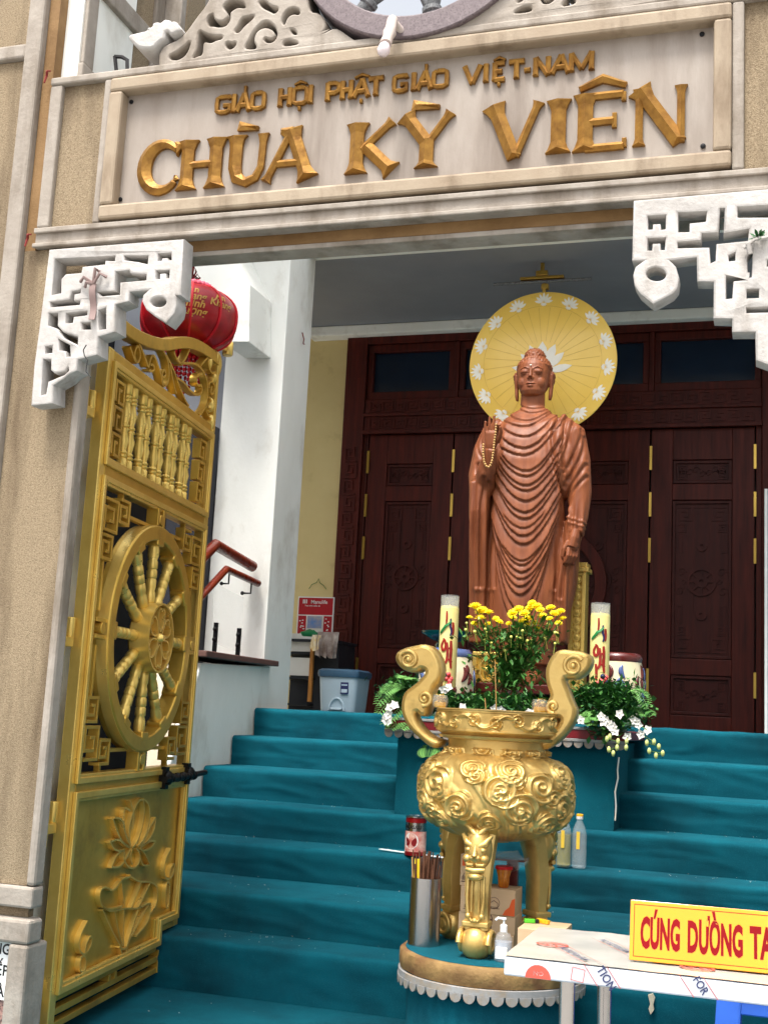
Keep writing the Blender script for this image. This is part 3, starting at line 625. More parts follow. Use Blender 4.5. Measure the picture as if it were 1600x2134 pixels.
# ---- fretwork brackets
brk = lambda L: [xz(60+x/4.444, 480+y/4.444, 3.42) for x,y in L]
bo = [(190,175),(1440,75),(1410,600),(1345,605),(1330,545),(1365,600),(1370,680),(1350,760),(1270,860),(1170,800),(1090,730),(1050,650),(1060,590),(1110,550),(930,565),(925,650),(810,690),(800,935),(640,980),(640,1150),(460,1190),(450,1290),(380,1325),(330,1370),(235,1430),(235,1600),(20,1620),(45,1250),(110,800)]
bh = [[(250,265),(800,235),(795,280),(710,275),(705,310),(495,335),(485,390),(345,400),(300,450),(295,580),(215,595)],
 [(880,235),(1105,228),(1100,310),(1000,290),(885,275)],[(1200,210),(1320,205),(1318,270),(1290,272),(1285,250),(1235,252),(1230,275),(1198,275)],
 [(1180,375),(1300,370),(1300,445),(1275,447),(1270,400),(1215,405),(1215,450),(1178,452)],
 [(810,350),(900,345),(935,380),(940,400),(1090,410),(1085,460),(850,480),(835,590),(720,600),(640,560),(500,545),(380,690),(195,710),(200,660),(370,640),(390,560),(410,570),(420,640),(470,640),(470,680),(390,690),(500,560),(560,560),(560,490),(620,480),(740,470),(790,400)][:0] or [(810,380),(930,375),(940,405),(1088,408),(1085,458),(845,478),(840,590),(680,605),(640,570),(800,555),(800,470)],
 [(200,665),(380,640),(400,565),(480,550),(475,580),(420,590),(415,650),(475,650),(470,685),(200,712)],
 [(190,770),(270,768),(270,890),(320,945),(455,985),(450,1055),(330,1000),(260,910),(185,885)],
 [(345,765),(545,745),(545,785),(415,795),(410,855),(345,860)],[(655,740),(718,720),(712,905),(648,915),(645,800)],
 [(495,860),(570,850),(570,915),(495,920)],[(160,1070),(222,1065),(218,1130),(155,1135)],
 [(280,1010),(380,1060),(385,1160),(350,1165),(345,1120),(285,1110)],
 [(135,1190),(205,1195),(205,1290),(240,1320),(340,1300),(365,1260),(370,1290),(330,1330),(185,1395),(165,1510),(118,1520)]]
ring = [(1135+70*math.cos(t*PI/8)+70, 660+48*math.sin(t*PI/8)) for t in range(16)]
bm_ = plate([brk(bo)]+[brk(h_) for h_ in bh]+[brk(ring)], 3.42, 3.495, .006)
obj('corner_bracket', wob(bm_,.004,12), 'plaster_white', gw, smooth=40)
# right bracket traced on its own
br2 = lambda L: [xz(1250+x/4.571, 380+y/4.571, 3.42) for x,y in L]
ro = [(318,170),(1600,60),(2300,0),(2280,2000),(1480,1695),(1475,1420),(1255,1425),(1255,1300),(1075,1300),(1075,945),(920,940),(915,715),(665,745),(720,800),(748,900),(735,1000),(690,1060),(505,1165),(370,1060),(320,980),(312,880),(340,800),(415,745),(305,745)]
rh = [[(455,320),(625,310),(620,440),(580,445),(575,390),(500,395),(498,440),(455,445)],[(450,530),(620,520),(610,635),(575,635),(570,570),(495,575),(490,640),(450,640)],
 [(740,290),(1010,275),(1000,365),(845,385),(845,465),(740,468)],[(1140,250),(1185,250),(1170,480),(1420,440),(1405,545),(1100,580),(1090,745),(1045,765),(1035,615),(735,620),(735,565),(960,545),(968,480),(1125,470)],
 [(1310,240),(1640,215),(1640,330),(1310,335)],[(1220,690),(1285,660),(1285,740),(1225,745)],[(1400,700),(1450,630),(1440,900),(1405,905)],
 [(1195,890),(1400,880),(1395,925),(1265,940),(1255,1100),(1195,1105)],[(1395,1015),(1510,1010),(1510,1095),(1395,1100)],[(1395,1195),(1700,1180),(1700,1235),(1395,1240)],[(1590,740),(1700,740),(1700,800),(1590,800)],
 [(1700,420),(2050,400),(2050,620),(1700,640)],[(1800,860),(2100,850),(2100,1300),(1800,1320)]]
ring = [(530+92*math.cos(t*PI/8), 875+62*math.sin(t*PI/8)) for t in range(16)]
bm_ = plate([br2(ro)]+[br2(h_) for h_ in rh]+[br2(ring)], 3.42, 3.49, .006)
obj('corner_bracket', wob(bm_,.003,10), 'plaster_white', gw, smooth=40)
# ---- left pillar
pm = MB().box(-3.3,-2.42,Y0+.06,Y0+.42,-1.42,3.4); pil = obj('pillar', pm, 'wall_grime', gw)
px_in = -2.24
obj('inner_strip', MB().box(-2.53,px_in-.033,Y0+.012,Y0+.0598,-.60,1.5565), 'aggregate', pil); obj('inner_strip', MB().box(-2.53,-2.487,Y0+.012,Y0+.0598,1.557,3.2), 'brown_band', pil)
obj('edge_trim', wob(MB().box(px_in-.032,px_in,Y0,Y0+.06,-.60,1.5035),0), 'stone_white', pil, bevel=.012)
obj('vertical_trim', MB().box(-2.60,-2.532,Y0-.02,Y0+.0598,-.535,3.2), 'stone_white', pil, bevel=.010)
obj('outer_panel', MB().box(-3.3,-2.602,Y0+.012,Y0+.0598,-.535,2.30), 'aggregate', pil); obj('outer_panel', MB().box(-3.3,-2.602,Y0+.012,Y0+.0598,2.36,3.2), 'aggregate', pil)
obj('top_trim', MB().box(-3.3,-2.602,Y0-.01,Y0+.0598,2.302,2.358), 'stone_white', pil, bevel=.008)
obj('base_trim', MB().box(-3.3,px_in-.051,Y0,Y0+.0598,-.602,-.5355).v and MB().box(-3.3,px_in+.002,Y0-.006,Y0+.0598,-.668,-.602), 'stone_white', pil, bevel=.008)
obj('joint_band', MB().box(-3.3,px_in-.03,Y0+.03,Y0+.0598,-.70,-.6685), 'aggregate', pil)
pl = MB().box(-3.3,px_in+.01,Y0-.02,Y0+.06,-.775,-.7005); pl.box(px_in-.06,px_in+.01,Y0-.02,Y0+.10,-1.42,-.7752)
obj('plinth_frame', pl, 'stone_white', pil, bevel=.010); obj('granite_panel', MB().box(-3.3,px_in-.061,Y0+.02,Y0+.06,-1.42,-.7755), 'granite', pil)
# inner return of the pillar above the lintel: stepped blocks with recessed panels
for (z0,z1) in ((2.215,2.30),(2.62,2.70),(3.1,3.2)): obj('return_trim', MB().box(-2.486,-2.40,Y0+.062,Y0+1.2,z0,z1), 'stone_white', pil, bevel=.006)
obj('return_panel', MB().box(-2.486,-2.42,Y0+.425,Y0+1.2,2.0,3.3), 'aggregate', pil)
for yy in (Y0+.07,Y0+.55): obj('return_trim', MB().box(-2.486,-2.405,yy,yy+.07,2.302,3.1), 'stone_white', pil, bevel=.006)
obj('return_block', MB().box(-2.486,-2.33,Y0+.62,Y0+.85,2.52,3.3), 'stone_white', pil, bevel=.006); obj('return_block_panel', MB().box(-2.4859,-2.325,Y0+.66,Y0+.81,2.58,3.3), 'aggregate', pil)
# right pillar (beyond the picture edge)
obj('pillar', MB().box(.28,1.3,Y0+.02,Y0+.42,-1.42,3.4), 'aggregate', gw, bevel=.01)
# conduit, wire, ribbons, bulb
cd = onY(172,150,3.72); ct = onY(186,-60,3.72)
c1 = thing('cable_conduit', (cd.x,3.72,cd.z), 'cream square cable conduit strapped with black wire on the pillar return', 'conduit')
obj('channel', MB().box(cd.x-.025,cd.x+.025,3.70,3.74,cd.z-.02,3.2), 'conduit', c1, bevel=.003)
z_ = onY(176,72,3.72).z; obj('strap', MB().ribbon([(-.028,-.022),(.028,-.022),(.028,.022),(-.028,.022)],.004,-.006,.006,True).xf(Matrix.Translation((cd.x,3.72,z_))@Matrix.Rotation(PI/2,4,'X')), 'wire', c1)
a = onY(240,118,3.7); b = onY(268,150,3.7); tag(obj('wire_loop', MB().tube([a,(a.x+.03,3.7,a.z-.005),(b.x-.01,3.7,b.z+.05),(b.x,3.7,b.z-.04)],.008,6).tube([a,(a.x+.01,3.7,a.z-.05),(a.x+.025,3.7,b.z-.04)],.008,6), 'wire', smooth=50), 'black wire loop poking up behind the lintel', 'wire')
lb = thing('light_bulb', (0,0,0), 'pale light bulb in white socket tilted over the name panel', 'light bulb'); ORG[lb.name] = Vector()
s0 = onY(826,50,3.44); s1 = onY(812,68,3.40); s2 = onY(803,92,3.37); s3 = onY(797,112,3.36); base = onY(838,72,3.5)
lb.location = base; ORG[lb.name] = base.copy()
obj('arm', MB().tube([base+Vector((.01,.0,-.005)),onY(818,42,3.45)+Vector((0,0,0))],.012,8).tube([onY(818,42,3.45),s1],.018,10), 'pvc', lb, smooth=50)
obj('socket', MB().tube([s1,s1*.6+s2*.4,s2],[.022,.017,.02],12), 'pvc', lb, smooth=50); obj('bulb', MB().tube([s2,s2*.7+s3*.3,s2*.3+s3*.7,s3,s3+(s3-s2)*.12],[.014,.019,.021,.016,.004],12), 'bulb', lb, smooth=80)
for (u,v,mt,lab) in ((58,498,'red_sprig','tiny red and white sprig tucked at the pillar beside the bracket'),(98,158,'red_sprig','red ribbon stub hanging from the pillar edge beside the lintel')):
    p = onY(u,v,3.49); tag(obj('sprig', MB().tube([p,p+Vector((.008,-.012,.012))],.005,5).tube([p,p+Vector((-.003,-.006,-.03))],[.005,.003],5).tube([p+Vector((.008,-.012,.012)),p+Vector((.02,-.008,.012))],.003,5), mt, smooth=50), lab, 'sprig')
# faded ribbon and string on the left bracket, small plant on the right one
p = brk([(615,505)])[0]; q = brk([(605,840)])[0]
rb = MB(); n = 8
vs = []; 
for i in range(n+1):
    t = i/n; x = p[0]+(q[0]-p[0])*t; z = p[1]+(q[1]-p[1])*t; yy = 3.405-.006*math.sin(t*7)
    vs += [(x-.010,yy,z),(x+.011,yy+.004,z),(x+.011,yy+.008,z),(x-.010,yy+.004,z)]
rb.add(vs,[(i*4+k,(i+1)*4+k,(i+1)*4+(k+1)%4,i*4+(k+1)%4) for i in range(n) for k in range(4)])
for dx,dz in ((.05,.02),(-.05,.01),(.02,.04),(-.03,-.01)): rb.tube([(p[0],3.41,p[1]),(p[0]+dx*.6,3.395,p[1]+dz+.01),(p[0]+dx,3.41,p[1]+dz)],.006,5)
tag(obj('faded_ribbon', rb, 'ribbon_faded', smooth=50), 'faded pink ribbon knotted on the left white bracket', 'ribbon')
s = [(540,1060),(510,1110),(520,1160),(550,1205),(540,1260),(535,1310),(580,1362)]; W = [Vector((*[xz(60+x/4.444,480+y/4.444,3.41)[0]],3.408,xz(60+x/4.444,480+y/4.444,3.41)[1])) for x,y in s]
tag(obj('string', MB().tube(W,.002,5), 'wire', smooth=50), 'thin dark string dangling from the left white bracket', 'string')
pm = MB(); c = br2([(1470,540)])[0]; random.seed(3)
for i in range(26):
    d = Vector((random.uniform(-1,1),random.uniform(-1,.2),random.uniform(-.6,1))).normalized(); e1 = d.orthogonal().normalized(); o_ = Vector((c[0]+.01,3.41,c[1])); L_ = random.uniform(.012,.03)
    pm.quad(o_+d*.004, o_+d*L_*.6+e1*.006, o_+d*L_, o_+d*L_*.6-e1*.006)
pl_ = thing('bracket_plant', (c[0],3.41,c[1]), 'small green weed and broken twig growing on the right bracket', 'plant'); obj('leaves', pm, 'leaf_dark', pl_, fix=False)
obj('twig', MB().tube([(c[0]-.03,3.405,c[1]-.03),(c[0]+.0,3.40,c[1]-.01),(c[0]+.05,3.405,c[1]+.0)],.006,6).tube([(c[0]-.012,3.405,c[1]-.05),(c[0]-.018,3.40,c[1]-.02)],.008,6), 'plaster_white', pl_, smooth=50)
# notice on the plinth
nt_ = thing('wall_notice', (-2.36,Y0+.01,-1.0), 'white notice with black capital letters on the granite plinth', 'notice')
tr_ = xz(27,1949,Y0+.015); br_ = xz(14,2085,Y0+.015)
obj('sheet', MB().box(tr_[0]-.42,tr_[0],Y0+.013,Y0+.0198,br_[1],tr_[1]), 'paper_white', nt_)
for txt,u,v in (('NG',22,1990),('ẾP',17,2034),('ÀI',14,2078)):
    x,z = xz(u,v,Y0+.013); obj('lettering', move(text(txt,.046,.001,.0008,.92,'RIGHT'),x,Y0+.0122,z), 'ink_black', nt_)
# ================================================================== GOLD GATE LEAF (open, swung inwards)
GA = math.atan2(1.023,-.131); GH = Vector((-2.357,3.771,FL+.02)); gdir = Vector((math.cos(GA),math.sin(GA),0)); gnor = Vector((gdir.y,-gdir.x,0))
gate = thing('gate_leaf', GH, 'open gold painted metal gate leaf with spoked wheel and lotus relief', 'gate', rz=GA)
GO = GH.z
def G(u, v, t=.045):
    d = ray(u,v); h0 = Vector((GH.x,GH.y,0))+gnor*t; k = h0.dot(gnor)/d.dot(gnor); P = d*k
    return ((P-h0).dot(gdir), P.z-GO)
def gp(name, mb, mt='gold_gate', parent=None, **k): return obj(name, mb, mt, parent or gate, local=True, **k)
Z_ = lambda z: z-GO
T = -.045                                   # visible face of the leaf
SW = 1.245
m = MB().box(0,.05,T,0,Z_(-1.10),Z_(1.28)); gp('hinge_stile', m, 'gold_edge', bevel=.004)
m = MB().box(SW-.055,SW,T,0,Z_(-.95),Z_(1.25)); m.box(SW-.03,SW,T,0,Z_(1.25),Z_(1.57)); gp('lock_stile', m, 'gold_edge', bevel=.004)
for z0,z1,nm in ((1.20,1.278,'top_rail'),(.775,.872,'middle_rail'),(-.345,-.262,'lock_rail')): gp(nm, MB().box(.0505,SW-.0555,T,0,Z_(z0),Z_(z1)), bevel=.004)
m = MB().box(.0505,1.0,T,0,Z_(-1.02),Z_(-.965)); gp('bottom_rail', m, bevel=.004)
m = MB().box(1.0005,SW-.0555,T,0,Z_(-.95),Z_(-.885)); m.box(.96,1.0,T,0,Z_(-.9645),Z_(-.885)); gp('notch_rail', m, bevel=.004)
# raised mouldings round the three fields
def mould(x0,x1,z0,z1):
    mb = MB(); mb.ribbon([(x0,Z_(z0)),(x1,Z_(z0)),(x1,Z_(z1)),(x0,Z_(z1))], .022, T-.014, T, True); mb.ribbon([(x0+.016,Z_(z0)+.016),(x1-.016,Z_(z0)+.016),(x1-.016,Z_(z1)-.016),(x0+.016,Z_(z1)-.016)], .012, T-.008, T+.01, True); return mb
gp('moulding', mould(.045,SW-.045,.855,1.225), 'gold_edge', bevel=.003); gp('moulding', mould(.045,SW-.045,-.285,.795), 'gold_edge', bevel=.003)
mb = MB(); P = [(.045,-.985),(1.0,-.985),(1.0,-.905),(SW-.045,-.905),(SW-.045,-.335),(.045,-.335)]; mb.ribbon([(x,Z_(z)) for x,z in P], .024, T-.016, T, True)
P2 = [(.062,-.968),(.985,-.968),(.985,-.888),(SW-.062,-.888),(SW-.062,-.352),(.062,-.352)]; mb.ribbon([(x,Z_(z)) for x,z in P2], .012, T-.009, T+.01, True); gp('moulding', mb, 'gold_edge', bevel=.003)
gp('lower_panel', MB().prism([(.05,Z_(-.97)),(.97,Z_(-.97)),(.97,Z_(-.89)),(SW-.05,Z_(-.89)),(SW-.05,Z_(-.34)),(.05,Z_(-.34))], -.030, -.018))
for z in (-1.055,-1.10): gp('bottom_slat', MB().box(.0505,1.03,T+.004,-.008,Z_(z-.012),Z_(z+.010)), bevel=.002)
gp('slat_end', MB().box(1.0305,1.055,T,0,Z_(-1.112),Z_(-1.021)), bevel=.002)
for x in (.5,.56): gp('slat_post', MB().box(x,x+.02,T-.002,-.004,Z_(-1.044),Z_(-1.0205)), bevel=.001)
# balusters: five pairs of turned posts
bz0, bz1 = .872, 1.20; H_ = bz1-bz0
bprof = [(.017,0),(.017,.11),(.012,.125),(.017,.14),(.017,.16),(.012,.17),(.017,.185),(.017,.2),(.012,.215),(.019,.34),(.013,.44),(.017,.455),(.017,.475),(.012,.485),(.017,.5),(.017,.52),(.012,.53),(.013,.56),(.019,.66),(.012,.785),(.017,.8),(.017,.82),(.012,.83),(.017,.845),(.017,.865),(.012,.875),(.017,.89),(.017,1)]
bal = None
for k in range(10):
    s_ = .245+(k//2)*.158+(k%2)*.058
    if bal is None: bal = gp('baluster', MB().lathe([(r*1.18,z*H_) for r,z in bprof], seg=12), 'gold_edge', smooth=60)
    o = bal if k == 0 else dup(bal, parent=gate)
    o.location = (s_,-.024,Z_(bz0))
# key frets beside the balusters
def key(mb, pts, wd=.012, y0=-.044, y1=-.006): mb.ribbon(pts, wd, y0, y1); return mb
KP = [(0,0),(0,1),(1,1),(1,0),(.38,0),(.38,.62),(.7,.62)]
for z in (.90,1.0,1.10):
    gp('key_fret', key(MB(), [(.10+.075*(a if True else 0),Z_(z+.078*b)) for a,b in KP]), bevel=.001)
    gp('key_fret', key(MB(), [(1.145-.075*a,Z_(z+.078*b)) for a,b in KP]), bevel=.001)
# wheel field
WC = (.622,.255); WRr = .452
def circ(r, n=64, a0=0): return [(WC[0]+r*math.cos(a0+2*PI*i/n), Z_(WC[1])+r*math.sin(a0+2*PI*i/n)) for i in range(n)]
wheel = gp('wheel_rim', MB().ribbon(circ(WRr-.030), .060, -.066, .005, True), smooth=40, bevel=.006)
gp('rim_bead', MB().ribbon(circ(WRr-.004), .012, -.06, -.02, True), 'gold_edge', wheel, smooth=40)
sprof = [(.019,0),(.030,.012),(.030,.05),(.024,.06),(.029,.075),(.029,.10),(.024,.105),(.029,.11),(.029,.135),(.024,.14),(.029,.145),(.029,.17),(.024,.175),(.030,.19),(.032,.215),(.022,.25)]
spm = MB().lathe([(r*.76,z*1.08) for r,z in sprof], seg=14); spk = None
for k in range(12):
    q = PI/2+k*PI/6
    Mx = Matrix.Translation((WC[0],-.036,Z_(WC[1])))@Matrix.Rotation(PI/2-q,4,'Y')@Matrix.Translation((0,0,.125))
    if spk is None: spk = gp('spoke', spm, 'gold_edge', wheel, smooth=50); o = spk
    else: o = spk.copy(); COL.objects.link(o)
    o.parent = wheel; o.matrix_local = Mx
    r = .392; c = Vector((WC[0]+r*math.cos(q),-.034,Z_(WC[1])+r*math.sin(q))); ax = (Vector((math.cos(q),0,math.sin(q))),Vector((0,1,0)),Vector((-math.sin(q),0,math.cos(q))))
    bk = MB().obox(c, ax, (.020,.033,.034)); gp('spoke_block', bk, 'gold_gate', wheel, bevel=.006)
gp('hub', MB().lathe([(.12,-.03),(.13,-.022),(.13,.022),(.12,.03)], seg=36).xf(Matrix.Translation((WC[0],-.036,Z_(WC[1])))@Matrix.Rotation(PI/2,4,'X')), 'gold_gate', wheel, smooth=40)
gp('hub_ring', MB().ribbon(circ(.136,48), .008, -.10, -.02, True), 'gold_edge', wheel, smooth=40)
for k in range(6):
    q = PI/2+k*PI/3; pt = []
    for (r,a) in ((.022,0),(.05,-.42),(.085,-.44),(.112,-.30),(.122,-.12),(.105,0),(.122,.12),(.112,.30),(.085,.44),(.05,.42)): pt.append((WC[0]+r*math.cos(q+a),Z_(WC[1])+r*math.sin(q+a)))
    gp('petal', MB().ribbon(smoothpts(pt,1), .007, -.095, -.062, True), 'gold_edge', wheel, smooth=40)
gp('hub_boss', MB().lathe([(.02,0),(.022,.03),(.012,.05)],seg=12).xf(Matrix.Translation((WC[0],-.06,Z_(WC[1])))@Matrix.Rotation(PI/2,4,'X')), 'gold_edge', wheel, smooth=50)
# key frets in the four corners, cross bars and ties
SQ = [(0,0),(1,0),(1,1),(0,1),(0,.28),(.68,.28),(.68,.68),(.36,.68)]
for sx in (0,1):
    for sz in (0,1):
        X = lambda d: .075+d if sx == 0 else SW-.075-d
        Zz = lambda d: Z_(-.245+d) if sz == 0 else Z_(.76-d)
        for (ox,oz,s_) in ((.012,.03,.115),(.15,.012,.085),(.012,.165,.085)):
            gp('key_fret', key(MB(), [(X(ox+a*s_),Zz(oz+b*s_)) for a,b in SQ], .012, -.05, -.008), bevel=.001)
        for (p0,p1,q0,q1) in ((.24,.54,.052,.066),(.058,.072,.255,.44),(.19,.204,-.02,.012),(-.03,.012,.2,.214)):
            gp('tie_bar', MB().box(min(X(p0),X(p1)),max(X(p0),X(p1)),-.035,-.012,min(Zz(q0),Zz(q1)),max(Zz(q0),Zz(q1))), bevel=.001)
for (x,z,v) in ((WC[0],.735,1),(WC[0],-.225,1),(.13,WC[1],0),(SW-.135,WC[1],0)):
    mb = MB()
    for d in (-.03,.03):
        if v: mb.box(x+d-.011,x+d+.011,-.06,-.008,Z_(z-.045),Z_(z+.045))
        else: mb.box(x-.05,x+.05,-.055,-.01,Z_(z+d-.008),Z_(z+d+.008))
    mb.lathe([(.024,0),(.024,.04)],seg=14) if False else mb.join(MB().lathe([(.022,0),(.022,.05)],seg=14).xf(Matrix.Translation((x,-.012,Z_(z)))@Matrix.Rotation(PI/2,4,'X')))
    gp('clasp', mb, bevel=.002)
# lotus relief: bent strips standing on the lower panel (traced on the panel plane)
g5 = lambda L: [G(x/2.414, 1250+y/2.414, .035) for x,y in L]
def strips(name, lists, wd=.0065, out=.028, closed=()):
    mb = MB()
    for i,L in enumerate(lists): mb.ribbon(smoothpts(g5(L),2,i in closed), wd, -.030-out+.008, -.026, i in closed)
    return gp(name, mb, 'gold_edge', smooth=50)
lotus = strips('lotus_flower', [[(640,1235),(632,1160),(648,1080),(680,1010),(706,1000),(712,1060),(700,1150),(672,1225),(650,1245)],
 [(706,1000),(738,1030),(738,1120),(712,1200),(680,1240)],[(640,1010),(660,1080),(650,1150)],[(638,1230),(612,1170),(605,1090),(612,1040),(640,1060)],
 [(560,1095),(600,1100),(612,1170),(630,1220)],[(552,1100),(575,1170),(600,1220),(640,1245)],[(770,1095),(735,1150),(712,1215),(690,1240)],[(770,1100),(760,1170),(720,1225),(690,1245)],
 [(537,1218),(580,1200),(610,1230),(640,1245)],[(540,1220),(560,1260),(610,1262)],[(768,1212),(730,1215),(690,1245)],[(768,1215),(740,1255),(700,1262)],
 [(545,1345),(570,1280),(610,1255)],[(545,1345),(590,1345),(620,1300),(640,1255)],[(610,1262),(605,1310),(640,1355),(680,1340),(692,1280),(672,1250)],[(650,1250),(640,1300),(650,1330)],[(740,1330),(712,1270),(690,1250)],[(740,1332),(705,1340),(690,1300)]])
strips('lotus_leaf', [[(640,1380),(640,1395),(600,1400),(555,1470),(520,1440),(485,1460),(488,1540),(540,1560),(600,1540)],[(645,1392),(690,1420),(740,1415),(778,1440),(776,1530),(740,1580)],
 [(595,1400),(602,1470),(612,1550)],[(695,1415),(670,1490),(645,1550)],[(742,1420),(710,1490),(680,1550)],[(500,1540),(545,1570),(610,1550),(680,1555),(740,1520),(745,1540)],
 [(500,1560),(545,1660),(590,1740)],[(560,1560),(575,1650),(600,1740)],[(610,1555),(605,1650),(605,1740)],[(680,1560),(650,1650),(620,1745)],[(735,1530),(690,1610),(640,1700),(622,1750)],[(742,1540),(735,1620),(670,1690)],[(585,1745),(605,1760),(630,1745),(615,1790),(600,1790),(590,1750)]])
for nm,L in (('lotus_bud',[[(845,1250),(815,1310),(810,1390),(838,1410),(862,1370),(866,1320),(845,1345),(838,1395)],[(822,1420),(818,1550),(836,1552),(842,1420)]]),('lotus_bud',[[(425,1615),(385,1690),(378,1760),(410,1790),(445,1740),(447,1680),(420,1720),(412,1775)],[(390,1790),(382,1870),(412,1872),(418,1790)]])): strips(nm, L, closed=(1,))
# crest band and scrolls above the top rail
b3 = lambda L: [G(200+x/5.333, 640+y/5.333, .02) for x,y in L]
band = [G(215,645,.02),G(236,668,.02)]+b3([(330,280),(500,370),(650,415),(760,420),(860,395),(1000,395),(1140,450),(1270,545),(1330,600)])
gp('crest_band', MB().ribbon(smoothpts(band,2,False), .052, -.045, .005), smooth=40, bevel=.003)
sc = [[(330,440),(390,620),(440,600),(445,500),(420,420),(385,480),(380,560),(410,620)],[(430,400),(500,560),(540,690),(560,560),(600,530),(640,640),(680,760),(690,860),(720,880)],[(545,700),(600,720),(600,640),(560,640)],
 [(700,480),(760,600),(770,780),(740,880),(690,850),(690,720),(720,690),(735,760),(700,780)],[(780,640),(800,760),(830,900),(850,960)],[(740,540),(820,700),(880,880),(960,1060),(990,1100)],[(820,490),(850,580),(900,630),(1000,620),(1100,640),(1180,760),(1205,900),(1190,1100),(1110,1200)],
 [(900,640),(960,560),(1000,460)],[(860,790),(940,840),(1010,940),(1090,985),(1140,950),(1135,860),(1095,880),(1070,830),(1090,750),(1140,740)],[(1120,650),(1200,560)],[(1205,560),(1215,680),(1250,740),(1290,720)],
 [(1215,900),(1220,830),(1260,830),(1285,900),(1250,980),(1230,950),(1250,880)],[(1215,1000),(1250,1060),(1290,1020)],[(1180,1150),(1230,1250),(1270,1240),(1260,1140),(1220,1130)]]
for L in sc: gp('scroll_bar', MB().ribbon(smoothpts(b3(L),2,False), .010, -.040, -.006), smooth=50)
for (x,y,r) in ((1330,640,.05),(1300,560,.03),(1230,620,.028),(1280,790,.022),(1250,1090,.03),(1250,1290,.035)):
    s_,z_ = b3([(x,y)])[0]; gp('scroll_leaf', MB().sph((s_,-.02,z_),(r*.75,.03,r*1.35),12,8), 'gold_edge', smooth=80)
s_,z_ = G(475,727,.02); gp('bolt_guide', MB().lathe([(.022,-.035),(.026,-.03),(.026,.03),(.022,.035)],(s_,-.02,z_),14).tube([(s_-.1,-.02,z_-.03),(s_-.02,-.02,z_-.01)],.007,6), 'gold_edge', smooth=40)
# black slide bolt
hb = MB()
for (u,v) in ((342,1621),(388,1612)): s_,z_ = G(u,v,.06); hb.box(s_-.02,s_+.02,-.075,-.045,z_-.045,z_+.045); hb.sph((s_,-.08,z_),(.035,.02,.03),10,6)
a = G(345,1624,.08); b = G(425,1618,.08); hb.tube([(a[0]-.02,-.085,a[1]),(a[0]+.12,-.085,a[1]),(b[0],-.085,a[1]+.01)],[.013,.016,.012],10)
for i in range(5): hb.sph((a[0]+.06+i*.07,-.085,a[1]+.003),.02,10,6)
gp('slide_bolt', hb, 'black_metal', smooth=40)
# hinges
for (u,v) in ((172,845),(132,1325),(85,1715),(66,2100)):
    z_ = onY(u,v,3.7).z-GO; h_ = MB().box(-.0,.03,.002,.05,z_+.01,z_+.06)
    h_.join(MB().lathe([(.016,-.005),(.018,0),(.018,.065),(.016,.07)],(-.018,.0,z_),10)); h_.box(-.16,-.02,-.02,.02,z_-.035,z_-.002); h_.box(-.16,-.146,-.05,.03,z_-.07,z_+.05)
    gp('hinge', h_, 'gold_edge', smooth=40, bevel=.002)
# ================================================================== RED LANTERN
lc = onY(394,665,4.9); D_ = 4.9; R1 = .225
lan = thing('lantern', lc, 'red fabric lantern with gilt writing and beaded tassels behind the gate', 'lantern')
prof = []
for i in range(17):
    t = -1+2*i/16; prof.append((.085+(R1-.085)*(1-abs(t)**2.6)**.8, t*.148))
obj('body', MB().lathe(prof, seg=40), 'red_lantern', lan, local=True, smooth=80)
for k in range(10):
    a = 2*PI*k/10+.2; obj('rib', MB().tube([((r+.003)*math.cos(a),(r+.003)*math.sin(a),z) for r,z in prof], .0065, 6), 'red_rib', lan, local=True, smooth=60)
for zz,nm in ((.150,'top_ruffle'),(-.150,'bottom_ruffle')):
    mb = MB()
    for k in range(26):
        a = 2*PI*k/26; mb.sph((.09*math.cos(a),.09*math.sin(a),zz),(.016,.016,.018),6,4)
    obj(nm, mb, 'pink', lan, local=True, smooth=80)
mb = MB()
for a0 in (2.05,PI/2*3-.55,PI/2*3-1.25+2*PI):
    pass
ink = []
for k,(da,lines) in enumerate(((-.62,('Vạn','sự')),(.02,('An','Khang','Thịnh','Vượng')),(.66,('An','Khang')))):
    for j,tx in enumerate(lines):
        tm = text(tx,.05,.0006,.0012,1,'CENTER',.25); zz = .062-.036*j+(.0 if len(lines)>2 else -.01)
        vs = []
        for (x,y,z) in tm.v:
            z2 = z+zz; t_ = max(-.99,min(.99,z2/.148)); r = .085+(R1-.085)*(1-abs(t_)**2.6)**.8+.0025
            ang = -PI/2+.50+da+x/R1; vs.append((r*math.cos(ang),r*math.sin(ang),z2))
        tm.v = vs; ink.append(tm)
mb = MB(); [mb.join(t) for t in ink]; obj('writing', mb, 'gold_ink', lan, local=True, fix=False)
mb = MB()
for k in range(22):
    a = 2*PI*k/22; L_ = .16+.05*((k*7)%5)/5
    for j in range(int(L_/.022)): mb.sph((.075*math.cos(a),.075*math.sin(a),-.155-j*.022),(.0075,.0075,.011),6,4)
obj('tassels', mb, 'red_rib', lan, local=True, smooth=80)
mb = MB().tube([(0,0,.13),(0,0,.2),(.0,0,.36)],.006,6)
for k in range(5): a = k*1.3; mb.tube([(0,0,.17+.012*k),(.04*math.cos(a),.03*math.sin(a),.20+.012*k),(.02*math.cos(a+1),.03*math.sin(a+1),.23),(0,0,.19)],.005,5)
obj('cord', mb, 'ceramic_brown', lan, local=True, smooth=60)
